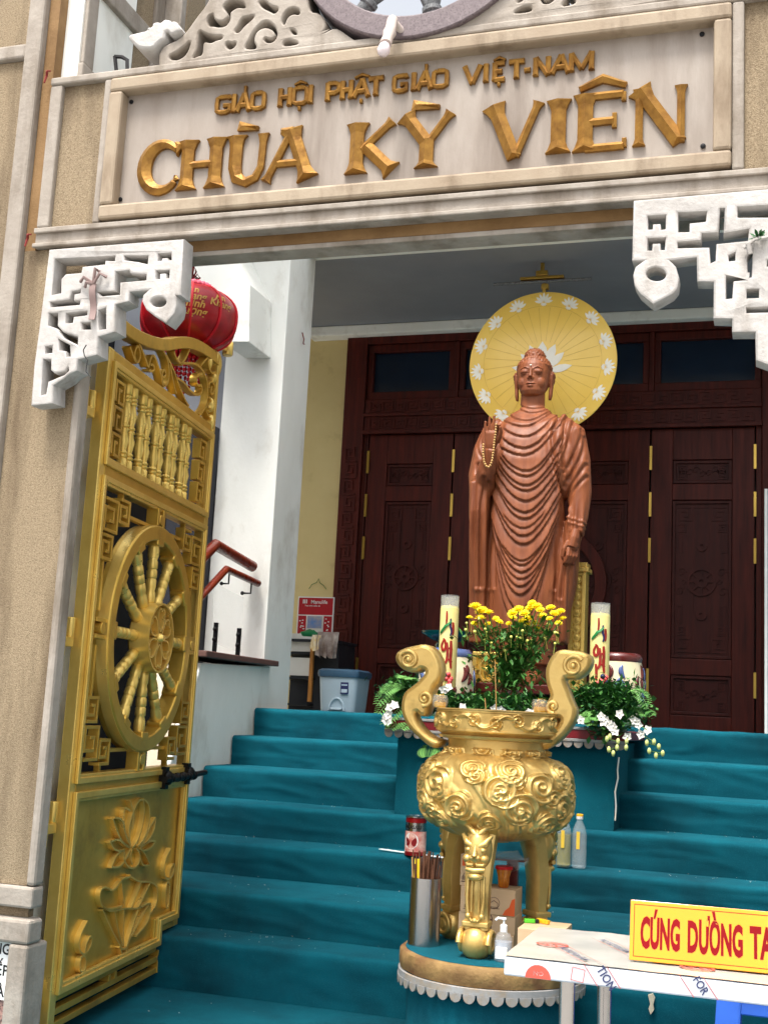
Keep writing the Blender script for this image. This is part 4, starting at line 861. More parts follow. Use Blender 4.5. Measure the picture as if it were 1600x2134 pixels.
# ================================================================== BUDDHA STATUE
SY = 7.45
sb = onY(1098,1428,SY); SB = Vector((onY(1110,860,SY).x, SY, sb.z))
HS = onY(1112,725,SY).z-SB.z                       # full height, about 2.1 m
def remesh(mb, vox, it=2):
    me = bpy.data.meshes.new('t'); me.from_pydata(mb.v, [], mb.f); o = bpy.data.objects.new('t', me); COL.objects.link(o)
    r = o.modifiers.new('r','REMESH'); r.mode = 'VOXEL'; r.voxel_size = vox
    if it: s_ = o.modifiers.new('s','SMOOTH'); s_.iterations = it; s_.factor = .5
    dg = bpy.context.evaluated_depsgraph_get(); m2 = bpy.data.meshes.new_from_object(o.evaluated_get(dg))
    v = np.empty(len(m2.vertices)*3); m2.vertices.foreach_get('co', v); v = v.reshape(-1,3)
    nn_ = np.empty(len(m2.vertices)*3); m2.vertices.foreach_get('normal', nn_); nn_ = nn_.reshape(-1,3)
    f = [tuple(p.vertices) for p in m2.polygons]; bpy.data.objects.remove(o); bpy.data.meshes.remove(me); bpy.data.meshes.remove(m2)
    return v, nn_, f
def loft(mb, secs, seg=28, p=2.0):
    """stack of super-ellipse sections (z, cx, cy, rx, ry)"""
    vs = []
    for (z,cx,cy,rx,ry) in secs:
        for k in range(seg):
            a = 2*PI*k/seg; c = math.cos(a); s = math.sin(a)
            vs.append((cx+rx*math.copysign(abs(c)**(2/p),c), cy+ry*math.copysign(abs(s)**(2/p),s), z))
    n = len(secs); fs = [(i*seg+k,i*seg+(k+1)%seg,(i+1)*seg+(k+1)%seg,(i+1)*seg+k) for i in range(n-1) for k in range(seg)]
    fs += [tuple(range(seg-1,-1,-1)), tuple(range((n-1)*seg,n*seg))]; mb.add(vs, fs)
u_ = HS/2.15
body = MB()
# robe and trunk (x right in the picture, -y to the front, z up, metres for a 2.15 m figure)
loft(body, [(.12,-.02,0,.20,.15),(.30,-.02,0,.215,.165),(.55,-.015,-.005,.225,.17),(.85,-.01,-.01,.225,.17),(1.05,-.005,-.015,.225,.17),(1.20,0,-.02,.22,.17),(1.38,0,-.02,.235,.175),(1.52,0,-.015,.25,.165),(1.62,0,-.005,.23,.14),(1.685,0,.01,.16,.11),(1.74,0,.01,.085,.085)], 32, 2.3)
loft(body, [(0.0,-.01,.01,.15,.12),(.06,-.01,.01,.165,.13),(.3,-.015,.0,.18,.14)], 24)               # under-skirt
body.tube([(0,.012,1.66),(0,.0,1.74),(0,-.012,1.86)],[.085,.075,.076],20)                            # neck
# shoulders and arms
body.tube([(-.16,.005,1.62),(-.235,.0,1.555),(-.275,-.01,1.44),(-.30,-.035,1.30),(-.285,-.10,1.20)],[.09,.108,.105,.095,.085],18)
body.sph((-.20,-.03,1.42),(.10,.13,.2),16,12); body.sph((.20,-.01,1.38),(.09,.13,.24),16,12)
body.tube([(-.285,-.10,1.20),(-.245,-.19,1.31),(-.208,-.24,1.435)],[.078,.058,.038],16)                 # right forearm, raised
body.tube([(.16,.005,1.63),(.245,0,1.56),(.285,.0,1.40),(.31,-.01,1.20),(.314,-.045,1.02),(.305,-.075,.93)],[.085,.098,.088,.076,.060,.046],18)
# sleeves: cloth falling from both forearms
def cloth(pts, th):
    mb = MB(); 
    for (x0,x1,y,z0,z1) in pts: loft(mb, [(z0,(x0+x1)/2,y,(x1-x0)/2,th*.9),((z0+z1)/2,(x0+x1)/2,y,(x1-x0)/2,th),(z1,(x0+x1)/2,y,(x1-x0)/2*.9,th)], 14, 3)
    return mb
loft(body, [(.245,-.275,-.03,.065,.085),(.5,-.285,-.035,.062,.095),(.8,-.292,-.06,.062,.115),(1.05,-.295,-.085,.066,.125),(1.24,-.298,-.085,.07,.115)], 18, 2.6)
loft(body, [(.26,.20,.0,.055,.09),(.5,.225,.0,.058,.10),(.8,.255,-.005,.06,.10),(1.0,.285,-.01,.058,.095),(1.15,.31,-.01,.05,.08)], 18, 2.6)
# feet
for sx in (-.075,.07): body.tube([(sx,.02,.045),(sx,-.10,.04),(sx*1.05,-.19,.028)],[.055,.05,.04],12)
V, Nn, Fb = remesh(body, .0065, 6)
x, y, z = V[:,0], V[:,1], V[:,2]; front = np.clip(-Nn[:,1]*1.6, 0, 1)
D = np.zeros(len(V))
def ucurve(z0, xc, hwl, hwr, rl, rr, A=.012, p=2.0, wlo=.014, whi=.055):
    """one hanging fold: cloth edge with a dark groove under it"""
    global D
    d_ = x-xc; t = np.where(d_<0, -d_/hwl, d_/hwr); cz = z0+np.where(d_<0, rl, rr)*np.clip(t,0,1.3)**p
    s = z-cz; slope = np.where(d_<0, rl*p/hwl, rr*p/hwr)*np.clip(t,0,1.2)**(p-1); s = s/np.sqrt(1+slope**2)
    fade = np.clip((1.06-t)/.16,0,1)*np.clip(front*1.4,0,1)
    prof = np.where(s>=0, np.exp(-(s/whi)**1.2)*.75, -np.exp(-(-s/wlo)**1.2)*1.0+ (1-np.clip(-s/.006,0,1))*2*0)
    prof = np.where((s<0)&(s>-.004), prof*(-s/.004), prof)
    D += A*prof*fade
yz = lambda v: (1428-(820+v/3.556))/328.             # zoom row -> height
rows = [(150,.02,.10,.12,.055,.06,.008),(185,.02,.13,.15,.09,.10,.009),(255,-.01,.15,.17,.10,.16,.011),(300,-.02,.16,.18,.08,.19,.011),(382,-.01,.13,.19,.06,.22,.012),(470,-.01,.13,.2,.07,.25,.013),(522,-.01,.14,.21,.06,.26,.012),
 (640,.01,.14,.17,.10,.22,.011),(680,.01,.15,.18,.12,.26,.012),(745,.01,.16,.19,.15,.28,.012),(785,.01,.165,.195,.16,.28,.012),(858,.01,.175,.2,.19,.31,.013),(940,.005,.18,.2,.22,.33,.013),(988,.005,.18,.2,.24,.33,.013),(1055,.0,.11,.11,.08,.10,.009),(1112,.0,.185,.2,.28,.36,.013),(1172,.0,.185,.2,.3,.36,.014),
 (1290,-.005,.1,.11,.09,.11,.010),(1322,-.005,.17,.18,.28,.34,.012),(1372,-.005,.185,.195,.36,.4,.013),(1422,-.005,.13,.14,.18,.2,.010),(1475,-.01,.15,.16,.28,.3,.012),(1532,-.01,.19,.195,.5,.5,.014),(1640,-.01,.19,.195,.58,.58,.013),(1740,-.015,.19,.19,.62,.6,.012)]
for (v,xc,a,b,rl,rr,A) in rows: ucurve(yz(v), xc, a*1.13, b*1.08, rl*1.1, rr*1.05, A*.82)
# long vertical pleats at the sides and on the hanging sleeves, diagonal pleats on the left sleeve
side = np.clip((np.abs(x+.01)-.17)/.05,0,1)*np.clip((1.15-z)/.15,0,1)
D += .008*side*np.sin(x*150+1.5*np.sin(z*3))
def gline(P, A=.009, w_=.010, ridge=.5):
    """carved groove with a soft ridge beside it, along a line traced on the front of the robe"""
    global D
    Q = []
    for (X_,Y_) in smoothpts(P,2,False): py = 584+Y_/2.842; px = 918+X_/2.842; Q.append(((px-(1110-.033*(py-860)))/328., (1428-py)/328.))
    best = np.full(len(V), 9.); sgn = np.zeros(len(V))
    for (a0,b0),(a1,b1) in zip(Q,Q[1:]):
        dx, dz = a1-a0, b1-b0; L2 = dx*dx+dz*dz; t = np.clip(((x-a0)*dx+(z-b0)*dz)/L2,0,1); ex_ = x-(a0+t*dx); ez_ = z-(b0+t*dz); dd_ = np.hypot(ex_,ez_)
        m_ = dd_<best; best = np.where(m_,dd_,best); sgn = np.where(m_, np.sign(ex_*dz-ez_*dx), sgn)
    D += np.clip(front*1.3,0,1)*(-A*np.exp(-(best/w_)**2)+A*ridge*np.exp(-((best-.022)/.014)**2)*(sgn>0)+A*ridge*.5*np.exp(-((best-.02)/.012)**2)*(sgn<=0))
for P_,A_l in (([(735,780),(690,900),(680,1000),(690,1150),(720,1300),(760,1420)],.013),([(760,800),(740,950),(735,1100),(760,1220)],.009),([(800,810),(790,900),(760,1030),(745,1150)],.009),([(840,860),(845,950),(800,1080),(750,1180)],.009),([(855,960),(850,1060),(800,1160),(745,1260)],.009),([(862,1130),(820,1200),(770,1270),(745,1340)],.008),([(865,1200),(830,1240),(780,1300),(750,1400)],.008),
 ([(355,800),(350,850),(330,900)],.008),([(290,850),(250,950),(255,1020),(290,1080)],.008),([(245,900),(225,1000),(240,1060),(285,1110)],.008),([(240,1130),(235,1400),(240,1850)],.010),([(300,1230),(270,1450),(265,1850)],.012),([(320,1250),(300,1500),(310,1850)],.010),([(335,1300),(325,1500),(345,1850)],.009),([(720,1330),(735,1500),(720,1700),(690,1850)],.010),([(745,1400),(765,1560),(740,1750),(720,1900)],.010)): gline(P_, A_l)
cuff = np.clip((x-.24)/.03,0,1)
for cz in (.985,1.015): D += .007*cuff*np.exp(-((z-cz+(x-.3)*.3)/.008)**2)
V = V+Nn*D[:,None]
# ---- head
hd = MB(); hz = 1.93
def hloft(): loft(hd, [(1.806,0,-.055,.034,.035),(1.818,0,-.05,.058,.060),(1.842,0,-.035,.078,.085),(1.88,0,-.015,.093,.105),(1.93,0,.0,.102,.117),(1.975,0,.005,.107,.122),(2.02,0,.01,.107,.118),(2.05,0,.012,.094,.102),(2.075,0,.012,.07,.075),(2.09,0,.012,.04,.04)], 28, 2.1)
hloft()
hd.sph((0,.010,2.082),(.066,.07,.060),18,12)                                                     # ushnisha
hd.tube([(0,-.114,1.985),(0,-.122,1.95),(0,-.128,1.922)],[.008,.010,.013],10); hd.sph((-.012,-.118,1.918),.010,8,6); hd.sph((.012,-.118,1.918),.010,8,6)
for s in (-1,1):
    hd.sph((s*.042,-.100,1.960),(.030,.021,.021),12,8)                                            # lids
    hd.tube([(s*.010,-.117,1.978),(s*.040,-.112,1.993),(s*.074,-.090,1.982)],[.003,.003,.002],8)    # brows
    loft(hd, [(1.802,s*.104,.005,.009,.018),(1.83,s*.108,.005,.013,.022),(1.88,s*.111,.008,.013,.020),(1.93,s*.113,.010,.015,.028),(1.965,s*.115,.012,.015,.030),(1.985,s*.110,.012,.009,.018)], 12)
    hd.sph((s*.050,-.078,1.895),(.038,.032,.044),12,8)                                               # cheek
hd.sph((0,-.112,1.883),(.031,.017,.0085),14,8); hd.sph((0,-.110,1.867),(.025,.018,.0095),14,8)       # lips
hd.sph((0,-.084,1.832),(.032,.028,.022),12,8)                                                       # chin
HV, HN, HF = remesh(hd, .0032, 3)
hx, hy, hz_ = HV[:,0], HV[:,1], HV[:,2]
line = 2.052-.055*np.clip(np.abs(hx)/.1,0,1)**2-.10*np.clip((hy+.03)/.06,0,1)*1.0
hair = np.clip((hz_-line)/.006,0,1)
curl = np.cos(hx*240)*np.cos(hz_*240+(hx*240/PI)*0)*np.cos(hy*200)
HV = HV+HN*(hair*(.005+.0045*curl))[:,None]
eye = np.exp(-((hz_-1.951-.1*(np.abs(hx)-.038)**2*8)/.0022)**2)*np.exp(-((np.abs(hx)-.041)/.026)**4)*(hy<-.07)
mou = np.exp(-((hz_-1.8755+.0)/.0022)**2)*np.exp(-(hx/.03)**4)*(hy<-.08)
HV = HV-HN*(.0032*eye+.0035*mou)[:,None]
# ---- hands
def hand_right():
    h = MB()
    loft(h, [(1.345,-.252,-.245,.030,.026),(1.37,-.248,-.252,.038,.024),(1.40,-.245,-.258,.044,.020),(1.44,-.243,-.262,.046,.018),(1.455,-.243,-.262,.040,.014)], 16, 2.6)
    h.tube([(-.281,-.262,1.445),(-.286,-.266,1.487),(-.284,-.270,1.520)],[.0105,.010,.008],8)          # little
    h.tube([(-.258,-.263,1.455),(-.260,-.268,1.505),(-.258,-.272,1.548)],[.011,.0105,.008],8)
    h.tube([(-.235,-.263,1.456),(-.233,-.270,1.508),(-.230,-.276,1.552)],[.0115,.011,.008],8)
    h.tube([(-.211,-.262,1.448),(-.203,-.280,1.484),(-.196,-.300,1.492),(-.186,-.312,1.478)],[.0112,.0105,.0095,.008],8)   # index bent to thumb
    h.tube([(-.208,-.258,1.385),(-.188,-.280,1.415),(-.178,-.300,1.448),(-.182,-.312,1.472)],[.016,.0135,.011,.009],8)     # thumb
    h.v = [(a+.042,b,c+.085) for a,b,c in h.v]
    return remesh(h, .0034, 2)
def hand_left():
    h = MB()
    h.tube([(.305,-.072,.945),(.298,-.085,.90),(.288,-.098,.85)],[.036,.040,.034],12,flat=.75)
    h.sph((.290,-.095,.868),(.034,.026,.042),14,10)
    for i,(dx,dy) in enumerate(((.022,.02),(.008,.008),(-.006,-.004),(-.016,-.014))):
        h.tube([(.292+dx*.9,-.098+dy,.848),(.290+dx,-.112+dy,.808),(.276+dx*.9,-.106+dy,.775),(.262+dx*.8,-.090+dy,.765)],[.0112,.0108,.010,.008],8)
    h.tube([(.272,-.105,.885),(.252,-.118,.845),(.246,-.116,.805),(.252,-.108,.785)],[.015,.0125,.011,.008],8)
    h.v = [(.305+(a-.305)*1.18, -.075+(b-.075+.15)*1.18-.01, .94+(c-.94)*1.18) for a,b,c in h.v]
    return remesh(h, .0034, 2)
VV = [V,HV]; FF = list(Fb); off = len(V); FF += [tuple(i+off for i in f) for f in HF]; off += len(HV)
for h in (hand_right(), hand_left()):
    VV.append(h[0]); FF += [tuple(i+off for i in f) for f in h[2]]; off += len(h[0])
allv = np.concatenate(VV)*u_
stt = thing('buddha_statue', SB, 'brown standing robed statue with raised hand in front of the carved doors', 'statue')
fig = MB(); fig.v = [tuple(v) for v in allv]; fig.f = FF
obj('figure', fig, 'statue', stt, local=True, smooth=180, fix=False)
obj('forehead_dot', MB().sph((0,-.121*u_,2.0*u_),.006,8,6), 'lotus_white', stt, local=True, smooth=180)
# prayer beads looped over the raised hand
bd = thing('prayer_beads', SB+Vector((-.24,-.28,1.4))*u_, 'string of pale beads hanging from the raised hand of the statue', 'beads')
loop = [(-.212,-.292,1.49),(-.214,-.29,1.44),(-.222,-.285,1.38),(-.225,-.285,1.32),(-.232,-.285,1.26),(-.245,-.285,1.225),(-.262,-.285,1.225),(-.280,-.283,1.255),(-.290,-.28,1.31),(-.292,-.275,1.37)]
pp = [Vector(p)+Vector((.042,0,.085)) for p in loop]; L_ = [0]
for a,b in zip(pp,pp[1:]): L_.append(L_[-1]+(b-a).length)
n_ = int(L_[-1]/.0155); b0 = None
for i in range(n_):
    s = L_[-1]*i/(n_-1); k = max(j for j in range(len(L_)) if L_[j] <= s+1e-9); k = min(k,len(pp)-2); t = (s-L_[k])/(L_[k+1]-L_[k]); P = (pp[k].lerp(pp[k+1],t)-Vector((-.24,-.28,1.4)))*u_
    if b0 is None: b0 = obj('bead', MB().sph((0,0,0),.0075,8,6), 'incense_stick', bd, local=True, smooth=180); o = b0
    else: o = b0.copy(); COL.objects.link(o)
    o.parent = bd; o.location = P
# ================================================================== HALO DISC AND TUBE LAMP
HY = 7.82; hc = onY(1129,757,HY); hr = (onY(1282,757,HY)-onY(976,757,HY)).length/2
hl = thing('halo_disc', hc, 'round yellow halo disc bordered with white lotus flowers behind the head', 'halo')
Rx = Matrix.Rotation(PI/2,4,'X')
obj('disc', MB().lathe([(hr-.006,-.008),(hr,-.004),(hr,.004),(hr-.006,.008)],seg=96).xf(Rx), 'halo', hl, local=True, smooth=40)
mb = MB()
for k in range(32):
    a = 2*PI*k/32+.05; mb.ribbon([(.30*hr*math.cos(a),.30*hr*math.sin(a)),(.78*hr*math.cos(a+.03),.78*hr*math.sin(a+.03))], .0022, -.0095, -.006)
mb.ribbon([(.80*hr*math.cos(t*PI/48),.80*hr*math.sin(t*PI/48)) for t in range(96)], .002, -.0095, -.006, True)
obj('ray_lines', tag(mb,) if False else mb, 'halo_line', hl, local=True); hl.children[-1]['kind'] = 'stuff'
def lotus2d(s, petals=7):
    mb = MB()
    for i in range(petals):
        a = (i-(petals-1)/2)*(PI*.86/(petals-1)); ln = s*(1.12-.2*abs(a)/1.5); d = Vector((math.sin(a),math.cos(a))); n2 = Vector((d.y,-d.x)); wd = s*.15
        o_ = d*s*.12
        mb.prism([tuple(o_),tuple(o_+d*ln*.45+n2*wd),tuple(o_+d*ln*.78+n2*wd*.75),tuple(o_+d*ln),tuple(o_+d*ln*.78-n2*wd*.75),tuple(o_+d*ln*.45-n2*wd)], -.011-.0003*(i%2), -.007)
    for i in range(5):
        a = PI+(i-2)*.5; d = Vector((math.sin(a),math.cos(a))); n2 = Vector((d.y,-d.x)); mb.prism([(0,0),tuple(d*s*.25+n2*s*.1),tuple(d*s*.42),tuple(d*s*.25-n2*s*.1)], -.0109, -.007)
    return mb
lf = None
for k in range(15):
    a = PI/2+2*PI*k/15
    if lf is None: lf = obj('border_lotus', lotus2d(.06), 'lotus_white', hl, local=True); o = lf
    else: o = lf.copy(); COL.objects.link(o)
    o.parent = hl; o.location = (.845*hr*math.cos(a),0,.845*hr*math.sin(a)); o.rotation_euler = (0,PI/2-a,0)
big = MB(); s = .22; cz_ = -.07
for (a,ln,wd) in ((0,1.0,.17),(.42,.98,.15),(-.42,.98,.15),(.82,.92,.13),(-.82,.92,.13),(1.35,.95,.12),(-1.35,.95,.12)):
    d = Vector((math.sin(a),math.cos(a))); n2 = Vector((d.y,-d.x)); P = [(0,cz_)]
    for (l,w2) in ((.3,.6),(.6,1),(.8,.75)): P.append(tuple(Vector((0,cz_))+d*ln*s*l+n2*wd*s*w2))
    P.append(tuple(Vector((0,cz_))+d*ln*s*1.0))
    for (l,w2) in ((.8,.75),(.6,1),(.3,.6)): P.append(tuple(Vector((0,cz_))+d*ln*s*l-n2*wd*s*w2))
    big.prism(P, -.0115-.0002*(int(a*10)%5), -.007)
obj('central_lotus', big, 'lotus_white', hl, local=True)
obj('hanger', MB().box(-.012,.012,-.012,.012,hr-.005,hr+.09).box(-.02,.03,-.02,.02,hr+.02,hr+.055), 'brass', hl, local=True, bevel=.003)
obj('stand_pole', MB().box(-.015,.015,.01,.03,-hc.z,hr*.2), 'brass', hl, local=True)
tp = onY(1129,587,7.8); lt = thing('tube_lamp', tp, 'unlit tube lamp on brass ceiling mount above the halo', 'lamp')
hw = (onY(1232,580,7.8)-onY(1027,592,7.8)).length/2
obj('tube', MB().tube([(-hw,0,0),(hw,0,.0)],.011,10), 'granite_grey', lt, local=True, smooth=60)
obj('mount', MB().box(-.15,.15,-.02,.03,.016,.035).box(-.04,.04,-.03,.03,.036,.07).lathe([(.015,.07),(.015,3.084-tp.z)],seg=8), 'brass', lt, local=True, bevel=.003)
# ================================================================== ALTAR BLOCK, GOLD STANDS, FLOWERS
BX0, BX1, BYF, BZ_ = -1.764, -.70, 5.85, -.085
ab = thing('altar_block', (-1.23,BYF,-.64), 'teal carpeted block with red board and scalloped white edge under flowers', 'plinth')
n = 24; m = MB(); vs = []; 
for i in range(n+1):
    for j in range(9):
        x_ = BX0+(BX1-BX0)*i/n; z_ = -.66+(BZ_+.66)*j/8; vs.append((x_, BYF+.010*fnoise(x_*3,z_*3,4)+.006*fnoise(x_*8,z_*8,1), z_))
m.add(vs,[(i*9+j,(i+1)*9+j,(i+1)*9+j+1,i*9+j+1) for i in range(n) for j in range(8)])
m.box(BX0,BX1,BYF+.012,6.72,-.66,BZ_); obj('carpet_cover', m, 'carpet', ab, smooth=40, fix=False)
obj('red_board', MB().box(BX0-.05,BX1+.05,BYF-.06,7.0,BZ_+.018,BZ_+.06), 'altar_red', ab, bevel=.003)
for z0,z1 in ((BZ_+.06,BZ_+.072),(BZ_+.004,BZ_+.0178)): obj('white_strip', MB().box(BX0-.052,BX1+.052,BYF-.064,BYF-.0,z0,z1), 'trim_grey', ab, bevel=.002)
sc_ = None
for i in range(24):
    x_ = BX0-.03+(BX1-BX0+.06)*i/23
    if sc_ is None: sc_ = obj('scallop', MB().prism([(-.022,.0)]+[(.022*math.cos(PI+t*PI/8),-.005+.026*math.sin(PI+t*PI/8)) for t in range(9)]+[(.022,0)],-.004,.004), 'trim_grey', ab, local=True); o = sc_
    else: o = sc_.copy(); COL.objects.link(o)
    o.parent = ab; o.location = (x_+1.23,-.056,BZ_+.006+.64)
def lattice(name, x0, x1, yf, z0, z1, label, cap=False):
    t = thing(name, ((x0+x1)/2,yf,z0), label, 'stand')
    obj('core', MB().box(x0,x1,yf,yf+.12,z0,z1), 'gold_gate', t)
    e = .022; fr_ = MB().box(x0-.003,x0+e,yf-.014,yf+.123,z0,z1).box(x1-e,x1+.003,yf-.014,yf+.123,z0,z1)
    fr_.box(x0+e,x1-e,yf-.013,yf,z0,z0+e).box(x0+e,x1-e,yf-.013,yf,z1-e,z1)
    if cap: fr_.box(x0-.02,x1+.02,yf-.03,yf+.14,z1,z1+.03).box(x0-.01,x1+.01,yf-.02,yf+.13,z1+.03,z1+.06)
    obj('frame', fr_, 'gold_edge', t, bevel=.003)
    w_ = x1-x0-2*e; k = max(1,int((z1-z0-2*e)/(w_*.95))); h_ = (z1-z0-2*e)/k; xc = (x0+x1)/2
    for i in range(k):
        zc = z0+e+h_*(i+.5); mb = MB(); r = w_*.36
        mb.ribbon([(xc+r*q*math.cos(a*PI/8),zc+h_*.42*q*math.sin(a*PI/8)) for a in range(16) for q in ((1.0 if a%4 else .82),)], .011, yf-.012, yf, True)
        mb.sph((xc,yf-.004,zc),(.022,.012,.022),10,6); mb.ribbon([(x0+e,zc),(xc-r,zc)],.009,yf-.011,yf); mb.ribbon([(x1-e,zc),(xc+r,zc)],.009,yf-.011,yf)
        obj('lattice', mb, 'gold_edge', t)
    return t
a = onY(987,1358,7.3); b = onY(1045,1358,7.3); zz = onY(1010,1450,7.3).z
lattice('gold_stand', a.x, b.x, 7.3, .02, a.z, 'low gold lattice stand under the robe hem beside the bouquet')
a = onY(1188,1192,7.62); b = onY(1220,1192,7.62)
lattice('gold_stand', a.x, b.x, 7.62, .02, a.z, 'tall gold lattice post with stepped cap beside the hanging hand', True)
# plinth the statue stands on
obj_pl = thing('statue_plinth', (SB.x,SY,0), 'dark wooden plinth hidden among leaves under the statue feet', 'plinth')
obj('block', MB().box(SB.x-.2,SB.x+.2,SY-.06,SY+.28,.002,SB.z-.06), 'door_wood', obj_pl, bevel=.01); obj('top', MB().box(SB.x-.26,SB.x+.26,SY-.20,SY+.3,SB.z-.06,SB.z+.002), 'door_wood', obj_pl, bevel=.008)
# ---- ceramic drum stools
def stool(cx, cy, s, label, brown, wf=1.):
    t = thing('drum_stool', (cx,cy,.0), label, 'stool', 'ceramic drum stools beside the flowers')
    pr = [(.125,0),(.145,.03),(.165,.12),(.17,.2),(.165,.28),(.148,.36),(.135,.40),(.0,.40)]
    obj('body', MB().lathe([(r*s,z*s) for r,z in pr],seg=36,caps=False), 'ceramic', t, local=True, smooth=60)
    obj('rim', MB().lathe([(.150*s,.355*s),(.156*s,.375*s),(.142*s,.402*s),(.12*s,.405*s)],seg=36), brown, t, local=True, smooth=60)
    random.seed(int(abs(cx)*100))
    for k in range(64):
        a = random.uniform(0,2*PI); z0 = random.uniform(.05,.33)*s; r = .171*s; mb = MB(); pts = []; q = random.choice((-1,1)); L_ = random.uniform(.8,1.4)
        for i in range(9):
            tt = i/8; aa = a+q*.16*L_*math.sin(tt*2.6); z1 = z0+.075*s*L_*(tt-.5)
            rr = (.145+.025*math.sin(min(1,max(0,z1/(.4*s)))*PI))*s+.002; pts.append((rr*math.cos(aa),rr*math.sin(aa),z1))
        obj('glaze_curl', MB().tube(pts,[.005+.014*math.sin(PI*i/8) for i in range(9)],6,flat=.35,up=(math.cos(a),math.sin(a),0)), random.choice(('ceramic_blue','ceramic_brown','ceramic_brown')), t, local=True, smooth=80)
    t.scale = (wf,wf,1)
    return t
p = onY(1286,1440,7.0); top = onY(1300,1362,7.0); stool(p.x, 7.0, top.z/.405, 'cream ceramic drum stool with brown rim right of the candle', 'ceramic_brown', .88)
p = onY(928,1430,7.05); top = onY(925,1352,7.05); stool(p.x, 7.05, top.z/.405, 'cream ceramic drum stool under the green dish', 'ceramic_blue')
gd = thing('green_dish', (p.x,7.05,top.z), 'wide dark green glazed dish on the left ceramic stool', 'dish'); obj('bowl', MB().lathe([(.07,.0),(.075,.02),(.06,.04),(.10,.055),(.155,.085),(.16,.10),(.15,.10),(.09,.075),(.0,.07)],seg=36,caps=False), 'green_dish', gd, local=True, smooth=60)
# ---- big painted candles
def candle(u, vt, vb, Y, label, seed):
    b = onY(u,vb,Y); tp_ = onY(u,vt,Y); H2 = tp_.z-b.z; t = thing('candle', b, label, 'candle', 'tall painted candles either side of the bouquet')
    r = .049
    obj('wax', MB().lathe([(r*.93,.0),(r*.985,.01),(r*.985,H2*.859),(r*.95,H2*.86),(r*.95,H2*.88),(r*.4,H2*.87),(.0,H2*.86)],seg=28,caps=False).lathe([(.003,H2*.86),(.002,H2*.90)],seg=6), 'wax', t, local=True, smooth=50)
    obj('glass', MB().lathe([(r*.955,H2*.86),(r*.985,H2*.86),(r*.985,H2*.995),(r*.97,H2),(r*.955,H2*.995),(r*.955,.86*H2)],seg=28,caps=False), 'glass', t, local=True, smooth=50)
    random.seed(seed)
    def stroke(pts, w_, mt, nm):
        P = []
        for (ax_,zz_) in smoothpts(pts,2,False): a = -PI/2+.22+ax_; P.append(((r+.0015)*math.cos(a),(r+.0015)*math.sin(a),zz_*H2))
        n2 = len(P); obj(nm, MB().tube(P,[w_*(.55+.45*math.sin(PI*min(1,(i+1)/n2))) for i in range(n2)],6,flat=.25,up=(math.cos(-PI/2+.22+pts[0][0]),math.sin(-PI/2+.22+pts[0][0]),0)), mt, t, local=True, smooth=80)
    stroke([(-.25,.82),(-.22,.74),(-.28,.68)],.006,'paint_red','brush_stroke'); stroke([(-1.0,.58),(-.6,.62),(-.35,.66),(.0,.68),(.25,.72)],.009,'paint_green','brush_stroke')
    stroke([(.2,.74),(.15,.66),(.35,.6),(.2,.55)],.006,'paint_navy','brush_stroke'); stroke([(.45,.70),(.5,.62),(.45,.56)],.008,'paint_red','brush_stroke')
    stroke([(-.5,.5),(-.75,.44),(-.5,.38),(-.2,.42),(-.3,.5),(-.55,.52)],.008,'paint_red','brush_stroke'); stroke([(-.1,.48),(.0,.38),(-.05,.28),(-.3,.24)],.008,'paint_red','brush_stroke')
    stroke([(.3,.5),(.35,.4),(.3,.3),(.4,.2)],.009,'paint_red','brush_stroke'); stroke([(.1,.42),(.5,.40)],.006,'paint_red','brush_stroke'); stroke([(.05,.3),(.5,.27)],.006,'paint_red','brush_stroke'); stroke([(-.45,.3),(-.35,.2),(-.4,.12)],.008,'paint_red','brush_stroke')
    for k in range(9):
        a = -PI/2+.22+random.uniform(-.8,.7); zz_ = random.uniform(.03,.16)*H2; obj('painted_blossom', MB().sph(((r)*math.cos(a),(r)*math.sin(a),zz_),(.014,.014,.014),8,6), 'paint_flower' if k<7 else 'paint_navy', t, local=True, smooth=80)
    return t
candle(930,1241,1432,6.2,'tall yellow candle with red and green brush painting by the green dish',1)
candle(1247,1257,1440,6.15,'tall yellow candle with red brush painting by the brown rimmed stool',2)
# ---- leaves
def leafq(mb, o, d, up, L_, w_, fold=.25):
    d = d.normalized(); s = d.cross(up)
    s = s.normalized() if s.length>1e-4 else d.orthogonal().normalized(); n2 = s.cross(d)
    a = o; b = o+d*L_*.5+s*w_/2+n2*fold*w_*.5; c = o+d*L_; e = o+d*L_*.5-s*w_/2+n2*fold*w_*.5; mid = o+d*L_*.55
    mb.add([a,b,c,e,mid],[(0,1,4),(1,2,4),(2,3,4),(3,0,4)])
def rv(a=1): return Vector((random.uniform(-a,a),random.uniform(-a,a),random.uniform(-a,a)))
# chrysanthemum bouquet
random.seed(11)
bq = onY(1062,1445,6.1); bouquet = thing('flower_bouquet', Vector((bq.x,6.1,-.02)), 'bouquet of yellow chrysanthemums with leafy green stems before the statue', 'flowers')
obj('vase', MB().lathe([(.05,0),(.075,.03),(.08,.09),(.06,.14),(.045,.17),(.05,.18)],(bq.x,6.1,-.02),24), 'ceramic_brown', bouquet, smooth=60)
heads = [(990,1266,.030),(1003,1275,.030),(1000,1290,.026),(1018,1278,.022),(1016,1302,.018),(1040,1297,.018),(1033,1290,.016),(1069,1279,.026),(1080,1271,.024),(1092,1280,.024),(1105,1270,.028),(1118,1265,.024),(1100,1290,.024),(1113,1300,.022),(1130,1285,.022),(1087,1296,.022),(1068,1288,.018),(1098,1302,.016),(1147,1268,.022),(1155,1280,.022),(1167,1276,.022),(1172,1290,.018),(1163,1300,.018),(1145,1290,.016),(1125,1272,.02),(988,1300,.016),(1108,1258,.02),(978,1288,.016),(1060,1300,.014),(1120,1310,.016)]
